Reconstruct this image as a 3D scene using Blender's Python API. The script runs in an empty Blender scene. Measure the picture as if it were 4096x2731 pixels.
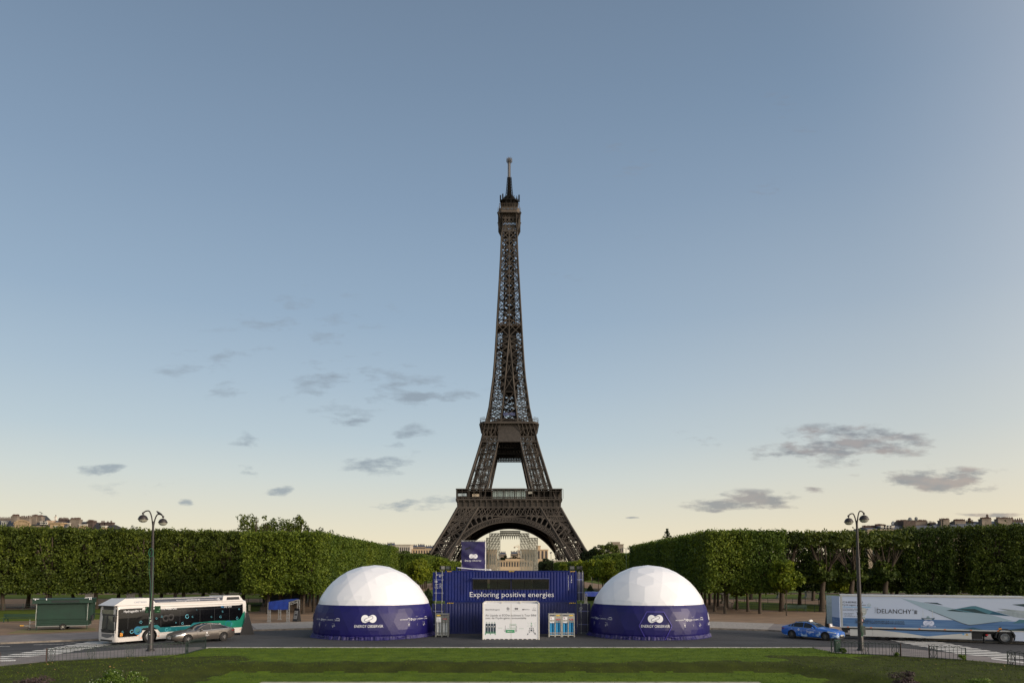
import bpy, bmesh, math, random
import numpy as np
from mathutils import Vector, Matrix
from mathutils.bvhtree import BVHTree
R = math.radians
S = bpy.context.scene
COL = S.collection
random.seed(7)
# ---------------------------------------------------------------- camera
F, CX, PITCH, HC = 2970.0, 2048.0, R(3.8), 5.8
YC = 2281 - F*math.tan(PITCH)
cam = bpy.data.cameras.new('camera'); co = bpy.data.objects.new('camera', cam); COL.objects.link(co)
co.location = (0, 0, HC); co.rotation_euler = (R(90)+PITCH, 0, 0)
cam.sensor_width = 36; cam.lens = F/4096*36
cam.shift_y = (YC-1365.5)/4096; cam.clip_end = 6000; cam.clip_start = .5
S.camera = co
S.view_settings.view_transform = 'Standard'; S.view_settings.look = 'None'
S.view_settings.gamma = 1; S.view_settings.exposure = 0.0
def ray(px, py):
    v = py-YC; c, s = math.cos(PITCH), math.sin(PITCH)
    return Vector((px-CX, c*F + s*v, s*F - c*v))
def G(px, py, z=0):
    d = ray(px, py); t = (z-HC)/d.z
    return Vector((d.x*t, d.y*t, z))
def P(px, py, Y):
    d = ray(px, py); t = Y/d.y
    return Vector((d.x*t, Y, HC+d.z*t))
# ---------------------------------------------------------------- light
SUN_EL, SUN_AZ = R(15), R(60)      # azimuth measured from the camera's back towards its right
sd = Vector((math.sin(SUN_AZ)*math.cos(SUN_EL), -math.cos(SUN_AZ)*math.cos(SUN_EL), math.sin(SUN_EL)))
sl = bpy.data.lights.new('sun', 'SUN'); so = bpy.data.objects.new('sun', sl); COL.objects.link(so)
sl.energy = 2.6; sl.angle = R(11); sl.color = (1.0, .83, .67)
so.rotation_euler = sd.to_track_quat('Z', 'Y').to_euler(); so.location = (60, -20, 40)
W = bpy.data.worlds.new('World'); S.world = W; W.use_nodes = True
nt = W.node_tree; nt.nodes.clear()
class NB:
    def __init__(s, t): s.t = t
    def n(s, typ, **k):
        x = s.t.nodes.new(typ)
        for a, b in k.items(): setattr(x, a, b)
        return x
    def l(s, a, b): s.t.links.new(a, b)
    def m(s, op, a, b=None, c=None, clamp=False):
        x = s.t.nodes.new('ShaderNodeMath'); x.operation = op; x.use_clamp = clamp
        for i, v in enumerate((a, b, c)):
            if v is None: continue
            if isinstance(v, (int, float)): x.inputs[i].default_value = v
            else: s.t.links.new(v, x.inputs[i])
        return x.outputs[0]
    def mix(s, f, a, b, mode='MIX'):
        x = s.t.nodes.new('ShaderNodeMix'); x.data_type = 'RGBA'; x.blend_type = mode
        for i, v in ((0, f), (6, a), (7, b)):
            if isinstance(v, (int, float)): x.inputs[i].default_value = v
            elif isinstance(v, tuple): x.inputs[i].default_value = (*v[:3], 1)
            else: s.t.links.new(v, x.inputs[i])
        return x.outputs[2]
def s2l(c): return tuple(((v/255)/12.92 if v/255 < .04045 else ((v/255+.055)/1.055)**2.4) for v in c)
w = NB(nt)
sky = w.n('ShaderNodeTexSky', sky_type='NISHITA'); sky.sun_disc = False
sky.sun_elevation = SUN_EL; sky.sun_rotation = math.pi - SUN_AZ; sky.air_density = 1.0; sky.dust_density = 1.5; sky.ozone_density = 2.0
tc = w.n('ShaderNodeTexCoord'); sep = w.n('ShaderNodeSeparateXYZ'); w.l(tc.outputs['Generated'], sep.inputs[0])
dx, dy, dz = sep.outputs
rmp = w.n('ShaderNodeValToRGB'); w.l(dz, rmp.inputs[0])
stops = [(0, (238, 223, 190)), (.035, (233, 222, 194)), (.075, (219, 216, 199)), (.12, (203, 210, 206)), (.17, (184, 199, 206)), (.24, (167, 186, 201)), (.32, (149, 171, 192)), (.45, (131, 153, 177)), (.56, (118, 139, 163)), (.65, (109, 128, 151)), (1.0, (88, 106, 128))]
el = rmp.color_ramp.elements
while len(el) > 1: el.remove(el[-1])
el[0].position = stops[0][0]; el[0].color = (*s2l(stops[0][1]), 1)
for p_, c_ in stops[1:]:
    e = el.new(p_); e.color = (*s2l(c_), 1)
# the sky is a little warmer and brighter towards the sun's side (right)
warm = w.m('MULTIPLY', w.m('MULTIPLY', w.m('MAXIMUM', w.m('ADD', dx, -.05), 0), .9), w.m('MAXIMUM', w.m('SUBTRACT', 1, w.m('MULTIPLY', dz, 1.9)), 0), clamp=True)
base = w.mix(warm, rmp.outputs[0], w.mix(.6, rmp.outputs[0], s2l((240, 214, 172))))
# clouds: each a warped ellipse in direction space (x/y, z/y), broken up by noise
u = w.m('DIVIDE', dx, w.m('MAXIMUM', dy, .02)); v = w.m('DIVIDE', dz, w.m('MAXIMUM', dy, .02))
cmb = w.n('ShaderNodeCombineXYZ'); w.l(u, cmb.inputs[0]); w.l(v, cmb.inputs[1])
mp = w.n('ShaderNodeMapping'); w.l(cmb.outputs[0], mp.inputs[0]); mp.inputs['Scale'].default_value = (1, 3.2, 1); mp.inputs['Rotation'].default_value = (0, 0, R(-4))
nz = w.n('ShaderNodeTexNoise'); w.l(mp.outputs[0], nz.inputs[0]); nz.inputs['Scale'].default_value = 16; nz.inputs['Detail'].default_value = 8; nz.inputs['Roughness'].default_value = .62
CL = [  # px, py, half width, half height, strength (full-size photograph pixels)
 (1520, 1560, 400, 95, .55), (1330, 1500, 180, 80, .6), (1720, 1590, 210, 46, .7), (1250, 1590, 160, 60, .5), (1480, 1500, 130, 50, .6), (1370, 1670, 130, 34, .7), (1650, 1740, 110, 60, .6), (1510, 1845, 120, 50, .85),
 (1000, 1765, 90, 34, .7), (975, 1868, 70, 28, .65), (1110, 1958, 62, 30, 1.0), (745, 1993, 40, 15, .9), (420, 1878, 95, 26, .9), (1660, 2016, 210, 28, .8),
 (3390, 1775, 330, 75, .95), (3030, 1800, 150, 36, .7), (2790, 1745, 80, 60, .45), (3750, 1910, 300, 50, .9), (2950, 2005, 220, 42, 1.0), (3000, 2032, 190, 20, .9), (3290, 1975, 90, 14, .7),
 (3960, 2055, 150, 11, .9), (3540, 1855, 60, 18, .6), (2480, 2074, 50, 6, .9), (1180, 1330, 420, 130, .42), (1300, 1250, 260, 110, .40), (860, 1450, 240, 110, .42), (1560, 1470, 170, 60, .45), (930, 1580, 110, 60, .45), (720, 1500, 130, 60, .4), (2520, 620, 120, 130, .36), (3050, 430, 110, 130, .33), (3060, 770, 100, 60, .35), (2480, 930, 110, 70, .3), (530, 1950, 200, 30, .4), (2240, 1090, 120, 80, .3), (3240, 540, 160, 60, .3)]
wn = w.n('ShaderNodeTexNoise'); w.l(mp.outputs[0], wn.inputs[0]); wn.inputs['Scale'].default_value = 7; wn.inputs['Detail'].default_value = 5
wc_ = w.n('ShaderNodeSeparateColor'); w.l(wn.outputs['Color'], wc_.inputs[0])
u0 = u; u = w.m('ADD', u, w.m('MULTIPLY', w.m('SUBTRACT', wc_.outputs[0], .5), .11)); v = w.m('ADD', v, w.m('MULTIPLY', w.m('SUBTRACT', wc_.outputs[1], .5), .034))
acc = None
for (px, py, a, b, st) in CL:
    d = ray(px, py); uu, vv = d.x/d.y, d.z/d.y
    a1, b1 = a*1.35/F, b*1.4/F
    q = w.m('ADD', w.m('POWER', w.m('DIVIDE', w.m('SUBTRACT', u, uu), a1), 2), w.m('POWER', w.m('DIVIDE', w.m('SUBTRACT', v, vv), b1), 2))
    e = w.m('MULTIPLY', w.m('MAXIMUM', w.m('SUBTRACT', 1, q), 0), st)
    acc = e if acc is None else w.m('MAXIMUM', acc, e)
th = w.m('SUBTRACT', w.m('ADD', w.m('MULTIPLY', w.m('SUBTRACT', nz.outputs[0], .5), 2.3), w.m('MULTIPLY', w.m('POWER', acc, .7), .95)), .53)
cm = w.m('MULTIPLY', w.m('MULTIPLY', th, 2.6, clamp=True), w.m('MINIMUM', w.m('MULTIPLY', acc, 1.6), 1), clamp=True)
nz2 = w.n('ShaderNodeTexNoise'); w.l(mp.outputs[0], nz2.inputs[0]); nz2.inputs['Scale'].default_value = 22; nz2.inputs['Detail'].default_value = 4
lowc = w.m('SUBTRACT', 1, w.m('MULTIPLY', dz, 7), clamp=True)
ccol = w.mix(w.m('MULTIPLY', w.m('MULTIPLY', w.m('MULTIPLY', w.m('SUBTRACT', nz2.outputs[0], .42), 5, clamp=True), w.m('MAXIMUM', u, 0)), .75, clamp=True), w.mix(w.m('MULTIPLY', w.m('MAXIMUM', u, 0), 3, clamp=True), s2l((136, 147, 158)), s2l((122, 124, 132))), s2l((184, 156, 142)))
base = w.mix(w.m('MULTIPLY', cm, .74), base, ccol)
# dawn glow added round the low sun, behind the camera, to brighten the foreground
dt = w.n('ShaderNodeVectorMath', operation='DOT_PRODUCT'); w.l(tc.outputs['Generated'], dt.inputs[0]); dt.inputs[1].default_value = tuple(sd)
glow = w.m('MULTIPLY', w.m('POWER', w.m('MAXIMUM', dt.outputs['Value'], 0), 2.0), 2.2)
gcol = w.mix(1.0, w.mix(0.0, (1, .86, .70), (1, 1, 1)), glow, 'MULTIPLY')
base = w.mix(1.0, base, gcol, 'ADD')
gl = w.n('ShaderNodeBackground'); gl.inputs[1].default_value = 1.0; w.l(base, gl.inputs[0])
nb = w.n('ShaderNodeBackground'); nb.inputs[1].default_value = .008; w.l(sky.outputs[0], nb.inputs[0])
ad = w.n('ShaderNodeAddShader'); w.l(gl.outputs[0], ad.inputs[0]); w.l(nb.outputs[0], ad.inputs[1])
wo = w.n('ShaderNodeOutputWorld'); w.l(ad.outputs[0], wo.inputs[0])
# ---------------------------------------------------------------- materials
MATS = {}
def mat(name, rgb, rough=.6, metal=0, var=.12, scale=6, rgb2=None, bump=0, bscale=40, coat=0, spec=.5, isl=0, trans=0, obj=True, det=4, srgb=True, aniso=None):
    if name in MATS: return MATS[name]
    m = bpy.data.materials.new(name); m.use_nodes = True; b = NB(m.node_tree)
    bs = m.node_tree.nodes['Principled BSDF']
    c1 = s2l(rgb) if srgb else rgb
    c2 = (s2l(rgb2) if srgb else rgb2) if rgb2 else tuple(v*(1-var) for v in c1)
    if not rgb2: c1 = tuple(min(1, v*(1+var)) for v in c1)
    t = b.n('ShaderNodeTexCoord'); n = b.n('ShaderNodeTexNoise'); n.inputs['Scale'].default_value = scale; n.inputs['Detail'].default_value = det
    src = t.outputs['Object']
    if aniso:
        mp = b.n('ShaderNodeMapping'); mp.inputs['Scale'].default_value = aniso; b.l(src, mp.inputs[0]); src = mp.outputs[0]
    b.l(src, n.inputs[0])
    f = b.m('MULTIPLY_ADD', n.outputs[0], 2.4, -.7, clamp=True)
    col = b.mix(f, c1, c2)
    if isl:
        g = b.n('ShaderNodeNewGeometry'); r = b.m('MULTIPLY_ADD', g.outputs['Random Per Island'], 2*isl, 1-isl)
        oi = b.n('ShaderNodeObjectInfo'); r = b.m('MULTIPLY', r, b.m('MULTIPLY_ADD', oi.outputs['Random'], .35, .82))
        hs = b.n('ShaderNodeHueSaturation'); b.l(col, hs.inputs['Color']); b.l(r, hs.inputs['Value'])
        b.l(b.m('ADD', b.m('MULTIPLY_ADD', g.outputs['Random Per Island'], -.03, .525), b.m('MULTIPLY', oi.outputs['Random'], -.022)), hs.inputs['Hue']); col = hs.outputs[0]
    b.l(col, bs.inputs['Base Color'])
    bs.inputs['Roughness'].default_value = rough; bs.inputs['Metallic'].default_value = metal
    bs.inputs['Specular IOR Level'].default_value = spec
    if coat: bs.inputs['Coat Weight'].default_value = coat; bs.inputs['Coat Roughness'].default_value = .06
    if bump:
        n2 = b.n('ShaderNodeTexNoise'); n2.inputs['Scale'].default_value = bscale; n2.inputs['Detail'].default_value = 5; b.l(src, n2.inputs[0])
        bp = b.n('ShaderNodeBump'); bp.inputs['Strength'].default_value = bump; bp.inputs['Distance'].default_value = .03
        b.l(n2.outputs[0], bp.inputs['Height']); b.l(bp.outputs[0], bs.inputs['Normal'])
    if trans:
        tr = b.n('ShaderNodeBsdfTranslucent'); b.l(col, tr.inputs[0]); ms = b.n('ShaderNodeMixShader'); ms.inputs[0].default_value = trans
        b.l(bs.outputs[0], ms.inputs[1]); b.l(tr.outputs[0], ms.inputs[2]); b.l(ms.outputs[0], m.node_tree.nodes['Material Output'].inputs[0])
    MATS[name] = m; return m
def glass(name, tint=(.02, .025, .03), rough=.04):
    if name in MATS: return MATS[name]
    m = bpy.data.materials.new(name); m.use_nodes = True; bs = m.node_tree.nodes['Principled BSDF']
    bs.inputs['Base Color'].default_value = (*tint, 1); bs.inputs['Roughness'].default_value = rough; bs.inputs['Specular IOR Level'].default_value = .55
    MATS[name] = m; return m
def clearglass(name, tint=(.6, .7, .7), alpha=.35):
    m = bpy.data.materials.new(name); m.use_nodes = True; b = NB(m.node_tree); bs = m.node_tree.nodes['Principled BSDF']
    bs.inputs['Base Color'].default_value = (.03, .04, .04, 1); bs.inputs['Roughness'].default_value = .03
    tr = b.n('ShaderNodeBsdfTransparent'); tr.inputs[0].default_value = (*tint, 1)
    ms = b.n('ShaderNodeMixShader'); ms.inputs[0].default_value = alpha
    b.l(tr.outputs[0], ms.inputs[1]); b.l(bs.outputs[0], ms.inputs[2]); b.l(ms.outputs[0], m.node_tree.nodes['Material Output'].inputs[0])
    return m
# ---------------------------------------------------------------- mesh builder
TXT = {}
def text_geo(s):
    if s in TXT: return TXT[s]
    c = bpy.data.curves.new('t', 'FONT'); c.body = s; c.offset = -.006 if s.startswith('Expl') else 0; c.size = 1; c.resolution_u = 3
    o = bpy.data.objects.new('t', c); me = o.to_mesh()
    vs = [tuple(v.co[:2]) for v in me.vertices]; fs = [tuple(p.vertices) for p in me.polygons]
    o.to_mesh_clear(); bpy.data.objects.remove(o); bpy.data.curves.remove(c)
    if not vs: vs = [(0, 0)]
    TXT[s] = (vs, fs); return TXT[s]
class MB:
    def __init__(s): s.v = []; s.f = []; s.mi = []; s.sm = []; s.m = 0; s.smooth = False; s.T = None
    def add(s, vs, fs):
        n = len(s.v)
        if s.T: vs = [s.T(Vector(v)) for v in vs]
        s.v += [tuple(v) for v in vs]
        for f in fs: s.f.append(tuple(i+n for i in f)); s.mi.append(s.m); s.sm.append(s.smooth)
    def box(s, c, d, rz=0, M=None):
        x, y, z = d[0]/2, d[1]/2, d[2]/2
        vs = [Vector((a*x, b*y, e*z)) for e in (-1, 1) for b in (-1, 1) for a in (-1, 1)]
        if rz: m = Matrix.Rotation(rz, 3, 'Z'); vs = [m @ v for v in vs]
        if M: vs = [M @ v for v in vs]
        vs = [v+Vector(c) for v in vs]
        s.add(vs, [(0, 2, 3, 1), (4, 5, 7, 6), (0, 1, 5, 4), (1, 3, 7, 5), (3, 2, 6, 7), (2, 0, 4, 6)])
    def bb(s, x0, x1, y0, y1, z0, z1): s.box(((x0+x1)/2, (y0+y1)/2, (z0+z1)/2), (x1-x0, y1-y0, z1-z0))
    def beam(s, a, b, w, h=None):
        a, b = Vector(a), Vector(b); d = b-a
        if d.length < 1e-6: return
        h = h or w
        q = d.to_track_quat('Z', 'Y').to_matrix(); X, Y = q.col[0]*w/2, q.col[1]*h/2
        s.add([a-X-Y, a+X-Y, a+X+Y, a-X+Y, b-X-Y, b+X-Y, b+X+Y, b-X+Y], [(3, 2, 1, 0), (4, 5, 6, 7), (0, 1, 5, 4), (1, 2, 6, 5), (2, 3, 7, 6), (3, 0, 4, 7)])
    def tube(s, pts, r, n=8, cap=True):
        pts = [Vector(p) for p in pts]; rs = r if isinstance(r, (list, tuple)) else [r]*len(pts)
        vs = []; ref = None
        for i, p in enumerate(pts):
            d = (pts[min(i+1, len(pts)-1)]-pts[max(i-1, 0)]).normalized()
            if ref is None: ref = Vector((1, 0, 0)) if abs(d.x) < .9 else Vector((0, 1, 0))
            X = (ref-d*ref.dot(d)).normalized(); Y = d.cross(X); ref = X
            vs += [p+(X*math.cos(2*math.pi*k/n)+Y*math.sin(2*math.pi*k/n))*rs[i] for k in range(n)]
        fs = [(i*n+k, i*n+(k+1) % n, (i+1)*n+(k+1) % n, (i+1)*n+k) for i in range(len(pts)-1) for k in range(n)]
        if cap: fs += [tuple(range(n))[::-1], tuple((len(pts)-1)*n+k for k in range(n))]
        s.add(vs, fs)
    def lathe(s, prof, n=16, c=(0, 0, 0), axis='Z', sc=(1, 1), cap=True):
        vs = []
        for (r, z) in prof:
            for k in range(n):
                a = 2*math.pi*k/n; x, y = r*math.cos(a)*sc[0], r*math.sin(a)*sc[1]
                p = (x, y, z) if axis == 'Z' else ((x, z, y) if axis == 'Y' else (z, x, y))
                vs.append(Vector(p)+Vector(c))
        fs = [(i*n+k, i*n+(k+1) % n, (i+1)*n+(k+1) % n, (i+1)*n+k) for i in range(len(prof)-1) for k in range(n)]
        if axis == 'Y': fs = [f[::-1] for f in fs]
        if cap and prof[0][0] > 1e-5: fs.append(tuple(range(n))[::-1] if axis != 'Y' else tuple(range(n)))
        if cap and prof[-1][0] > 1e-5:
            t = tuple((len(prof)-1)*n+k for k in range(n)); fs.append(t if axis != 'Y' else t[::-1])
        s.add(vs, fs)
    def prism(s, pts, z0, z1):
        n = len(pts)
        A = sum(pts[i][0]*pts[(i+1) % n][1]-pts[(i+1) % n][0]*pts[i][1] for i in range(n))
        if A < 0: pts = pts[::-1]
        vs = [(p[0], p[1], z0) for p in pts]+[(p[0], p[1], z1) for p in pts]
        s.add(vs, [tuple(range(n))[::-1], tuple(range(n, 2*n))]+[(i, (i+1) % n, n+(i+1) % n, n+i) for i in range(n)])
    def slab(s, pts, y0, y1):      # polygon in x,z extruded in y
        n = len(pts)
        A = sum(pts[i][0]*pts[(i+1) % n][1]-pts[(i+1) % n][0]*pts[i][1] for i in range(n))
        if A < 0: pts = pts[::-1]
        vs = [(p[0], y0, p[1]) for p in pts]+[(p[0], y1, p[1]) for p in pts]
        s.add(vs, [tuple(range(n)), tuple(range(n, 2*n))[::-1]]+[(i, n+i, n+(i+1) % n, (i+1) % n) for i in range(n)])
    def text(s, t, x, z, w, h=None, y=0, M=None):
        vs, fs = text_geo(t); xs = [v[0] for v in vs]; zs = [v[1] for v in vs]
        sx = w/max(1e-6, max(xs)-min(xs)); sz = (h/.70 if h else sx); x0 = min(xs)
        out = [Vector((x+(v[0]-x0)*sx, y, z+v[1]*sz)) for v in vs]
        if M: out = [M @ v for v in out]
        s.add(out, fs)
    def ring(s, x, z, r, t, y=0, n=20, a0=0, a1=2*math.pi):
        k = n if a1-a0 < 6.28 else n
        vs = []
        for i in range(n+1):
            a = a0+(a1-a0)*i/n
            vs += [(x+(r+t/2)*math.cos(a), y, z+(r+t/2)*math.sin(a)), (x+(r-t/2)*math.cos(a), y, z+(r-t/2)*math.sin(a))]
        s.add(vs, [(2*i+2, 2*i, 2*i+1, 2*i+3)[::-1] if False else (2*i, 2*i+2, 2*i+3, 2*i+1)[::-1] for i in range(n)])
    def disc(s, x, z, r, y=0, n=24, sx=1):
        s.add([(x+r*sx*math.cos(2*math.pi*i/n), y, z+r*math.sin(2*math.pi*i/n)) for i in range(n)], [tuple(range(n))])
    def rect(s, x0, x1, z0, z1, y=0): s.add([(x0, y, z0), (x1, y, z0), (x1, y, z1), (x0, y, z1)], [(0, 1, 2, 3)])
    def poly(s, pts, y=0):
        A = sum(pts[i][0]*pts[(i+1) % len(pts)][1]-pts[(i+1) % len(pts)][0]*pts[i][1] for i in range(len(pts)))
        if A < 0: pts = pts[::-1]
        s.add([(p[0], y, p[1]) for p in pts], [tuple(range(len(pts)))])
    def mesh(s, name, mats):
        me = bpy.data.meshes.new(name); me.from_pydata(s.v, [], s.f)
        for m in (mats if isinstance(mats, (list, tuple)) else [mats]): me.materials.append(m)
        me.polygons.foreach_set('material_index', s.mi); me.polygons.foreach_set('use_smooth', s.sm)
        if any(s.sm): me.update(); me.set_sharp_from_angle(angle=R(38))
        me.update(); return me
    def build(s, name, mats, parent=None):
        o = bpy.data.objects.new(name, s.mesh(name, mats)); COL.objects.link(o)
        if parent: o.parent = parent
        return o
def tag(o, label, cat, group=None):
    o['label'] = label; o['category'] = cat
    if group: o['group'] = group
    return o
def thing(name, label, cat, loc=(0, 0, 0), rz=0, group=None):
    o = bpy.data.objects.new(name, None); COL.objects.link(o); o.location = loc; o.rotation_euler = (0, 0, rz)
    o.empty_display_size = .3
    return tag(o, label, cat, group)
def struct(name, mb, m):
    o = mb.build(name, m); o['kind'] = 'structure'; return o
def stuff(o): o['kind'] = 'stuff'; return o
KIDS = {}
def copy_tree(o, loc=None, rz=None, label=None, group=None, scale=None, kids=None):
    kids = kids or {}
    def rec(a, par):
        c = a.copy(); COL.objects.link(c); c.parent = par
        for ch in [k for k in list(a.children)]: rec(ch, c)
        return c
    r = rec(o, None)
    if loc is not None: r.location = loc
    if rz is not None: r.rotation_euler = (0, 0, rz)
    if label: r['label'] = label
    if group: r['group'] = group
    if scale: r.scale = scale
    return r
def boolean(me, cutters):
    """cut boxes / cylinders (list of MB) out of a closed mesh"""
    o = bpy.data.objects.new('tmp', me); COL.objects.link(o); cs = []
    for c in cutters:
        cm_ = c.mesh('cut', list(me.materials)); q = bpy.data.objects.new('cut', cm_); COL.objects.link(q); cs.append(q)
        md = o.modifiers.new('b', 'BOOLEAN'); md.object = q; md.operation = 'DIFFERENCE'; md.solver = 'EXACT'
    dg = bpy.context.evaluated_depsgraph_get(); dg.update()
    out = bpy.data.meshes.new_from_object(o.evaluated_get(dg))
    bpy.data.objects.remove(o)
    for q in cs: bpy.data.objects.remove(q)
    return out
def logo(mb, x, z, w, y=0, inner=1):
    """two linked loops: mb.m 0 = light shape, inner = line material"""
    r = w*.26; c = w*.24; m0 = mb.m
    mb.disc(x-c, z, r, y, 26); mb.disc(x+c, z, r, y-.003, 26)
    mb.poly([(x-c, z-r*.55), (x+c*.2, z-r*.9), (x+c, z+r*.55), (x-c*.2, z+r*.9)], y-.006)
    mb.m = inner; a = R(24); ca, sa = math.cos(a), math.sin(a); L = w*.20; q = w*.10; t = w*.022
    pts = []
    for i in range(9): b = R(90)+R(180)*i/8; pts.append((-L+q*math.cos(b), q*math.sin(b)))
    for i in range(9): b = R(-90)+R(180)*i/8; pts.append((L+q*math.cos(b), q*math.sin(b)))
    pts.append(pts[0]); pts = [(x+p[0]*ca-p[1]*sa, z+p[0]*sa+p[1]*ca) for p in pts]
    for i in range(len(pts)-1):
        (ax, az), (bx, bz) = pts[i], pts[i+1]; dx_, dz_ = bx-ax, bz-az; l = math.hypot(dx_, dz_) or 1; nx, nz_ = -dz_/l*t/2, dx_/l*t/2
        mb.poly([(ax-nx, az-nz_), (bx-nx, bz-nz_), (bx+nx, bz+nz_), (ax+nx, az+nz_)], y-.010-.0004*i)
    mb.poly([(x-t*.2, z+r*.62), (x+t*3.2, z+r*1.05), (x-t*.9, z+r*1.05)], y-.02); mb.poly([(x+t*.2, z-r*.62), (x-t*3.2, z-r*1.05), (x+t*.9, z-r*1.05)], y-.02)
    mb.m = m0
# ================================================================ GROUND
gravel = mat('gravel', (150, 124, 96), .95, var=.1, scale=.35, bump=.6, bscale=9)
sand = mat('sand', (130, 106, 82), .95, rgb2=(104, 84, 65), scale=.5, bump=.5, bscale=14)
asph = mat('asphalt', (62, 63, 66), .9, rgb2=(40, 41, 44), scale=.16, bump=.7, bscale=55, det=8)
pave = mat('pavement_asphalt', (128, 120, 117), .9, rgb2=(104, 99, 98), scale=.8, bump=.4, bscale=50, det=6)
setts = mat('granite_setts', (158, 152, 145), .85, rgb2=(118, 114, 110), scale=5, bump=.6, bscale=12)
kerbm = mat('kerb_stone', (140, 131, 120), .85, rgb2=(104, 98, 90), scale=2.5, bump=.3, bscale=20)
paintw = mat('road_paint', (226, 224, 218), .7, rgb2=(190, 188, 182), scale=4)
grassm = mat('lawn_grass', (88, 108, 22), .95, rgb2=(62, 82, 14), scale=.9, bump=1.0, bscale=30, det=10, spec=.15)
grassd = mat('bank_grass', (62, 70, 16), .95, rgb2=(44, 50, 11), scale=.8, bump=1.0, bscale=26, det=10, spec=.15)
grassf = mat('park_grass', (84, 98, 30), .95, rgb2=(58, 70, 18), scale=.4, bump=.8, bscale=18, det=8, spec=.15)
stonem = mat('pale_stone', (168, 160, 146), .85, rgb2=(128, 122, 112), scale=1.5, bump=.3, bscale=18)
g2 = lambda pts: [(G(a, b).x, G(a, b).y) for a, b in pts]
m = MB(); m.prism([(-2500, -300), (2500, -300), (2500, 4000), (-2500, 4000)], -1.2, -.6); struct('ground', m, sand)
kf = g2([(-900, 2606), (-400, 2590), (0, 2575), (383, 2560), (700, 2543), (1020, 2522.5), (1250, 2516)])
kr = [(-p[0], p[1]) for p in kf][::-1]
far_k = kf+[(0, kf[-1][1]+.9)]+kr
m = MB(); m.prism([(-95, 12), (-54, 12), (-46, 36), (-37, 43.5), (-31, 47.5), (31, 47.5), (37, 43.5), (46, 36), (54, 12), (95, 12), (95, 50)]+far_k[::-1]+[(-95, 50)], -.5, 0.0); struct('road', m, asph)
of = g2([(-900, 2570), (-400, 2557), (0, 2545.5), (383, 2531), (700, 2516), (1020, 2497), (1250, 2489)]); orr = [(-p[0], p[1]) for p in of][::-1]
out_k = of+[(0, of[-1][1]+1)]+orr
pin = [(p[0], p[1]+.22) for p in far_k]
m = MB(); m.prism(pin+out_k[::-1], -.5, .13); pv = struct('pavement', m, pave)
m = MB()
for i in range(len(far_k)-1):     # kerb stones
    a, b = Vector((*far_k[i], 0)), Vector((*far_k[i+1], 0)); n = max(1, int((b-a).length/1.6))
    for k in range(n):
        p, q = a.lerp(b, (k+.012)/n), a.lerp(b, (k+.988)/n)
        m.prism([(p.x, p.y), (q.x, q.y), (q.x, q.y+.215), (p.x, p.y+.215)], -.4, .14+random.uniform(-.004, .004))
struct('kerb', m, kerbm)
# old repair patches in the asphalt
rp_ = random.Random(21); m = MB(); patchm = mat('asphalt_patch', (50, 51, 54), .92, rgb2=(42, 43, 46), scale=1.5, bump=.6, bscale=60)
for (px, py, l_, w_, a_) in ((1150, 2548, 5, 1.1, .2), (2950, 2560, 6, .9, -.1), (760, 2590, 4, .7, .5), (2450, 2578, 5, .6, 0), (1500, 2580, 7, .7, 0), (3300, 2580, 5, .8, -.3), (60, 2600, 4, 1.0, .4), (1950, 2572, 3, .8, .05)):
    g_ = G(px, py); pts = []
    for (sx, sy) in ((-1, -1), (-.3, -1.1), (.5, -.95), (1, -1), (1.04, .2), (1, 1), (.2, 1.08), (-.6, .96), (-1, 1), (-1.03, 0)): x, y = sx*l_/2+rp_.uniform(-.1, .1), sy*w_/2+rp_.uniform(-.05, .05); pts.append((g_.x+x*math.cos(a_)-y*math.sin(a_), g_.y+x*math.sin(a_)+y*math.cos(a_)))
    m.prism(pts, -.02, .004)
struct('road_patch', m, patchm)
# pale setts strip on the pavement behind the domes
mid = [(p[0], p[1]) for p in far_k if abs(p[0]) < 40]
m = MB(); lo = [(p[0], p[1]+.5) for p in far_k if abs(p[0]) < 26]; hi = [(p[0]*1.02, p[1]) for p in out_k if abs(p[0]) < 28]
m.prism(lo+hi[::-1], .12, .136); struct('paved_strip', m, setts)
m = MB(); m.prism([(p[0], p[1]+.02) for p in out_k]+[(200, 70), (900, 60), (900, 900), (-900, 900), (-900, 60), (-200, 70)], -.55, .134); struct('gravel_esplanade', m, sand)
# park lawns (each a sheet on the gravel)
def lawn(name, pts, z=.138, m_=grassf):
    mm = MB(); mm.prism(pts, z-.03, z+.035); return struct(name, mm, m_)
lawn('lawn', g2([(-500, 2500), (60, 2488), (600, 2476), (1035, 2447), (1050, 2411), (700, 2420), (0, 2444), (-500, 2452)]))
lawn('lawn', g2([(2930, 2437), (3080, 2443), (3330, 2450), (4300, 2490), (4700, 2470), (3330, 2423), (2940, 2406)]))
lawn('lawn', [(-150, 150), (-34, 150), (-34, 176), (-150, 176)])
lawn('lawn', [(150, 150), (36, 150), (36, 178), (150, 178)])
lawn('lawn', [(-15, 100), (15, 100), (15, 330), (-15, 330)])
lawn('lawn', [(-24, 104), (-17.8, 104), (-17.8, 300), (-24, 300)])
lawn('lawn', [(24, 104), (17.8, 104), (17.8, 300), (24, 300)])
lawn('lawn', [(-300, 190), (-37, 190), (-37, 420), (-300, 420)]); lawn('lawn', [(300, 190), (37, 190), (37, 420), (300, 420)])
m = MB()
a = g2([(30, 2538), (90, 2520), (380, 2516), (383, 2527)]); m.prism(a, .1, .15); struct('grass_verge', m, mat('worn_grass', (96, 98, 48), .95, rgb2=(118, 100, 70), scale=1.1, bump=.7, bscale=20))
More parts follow.
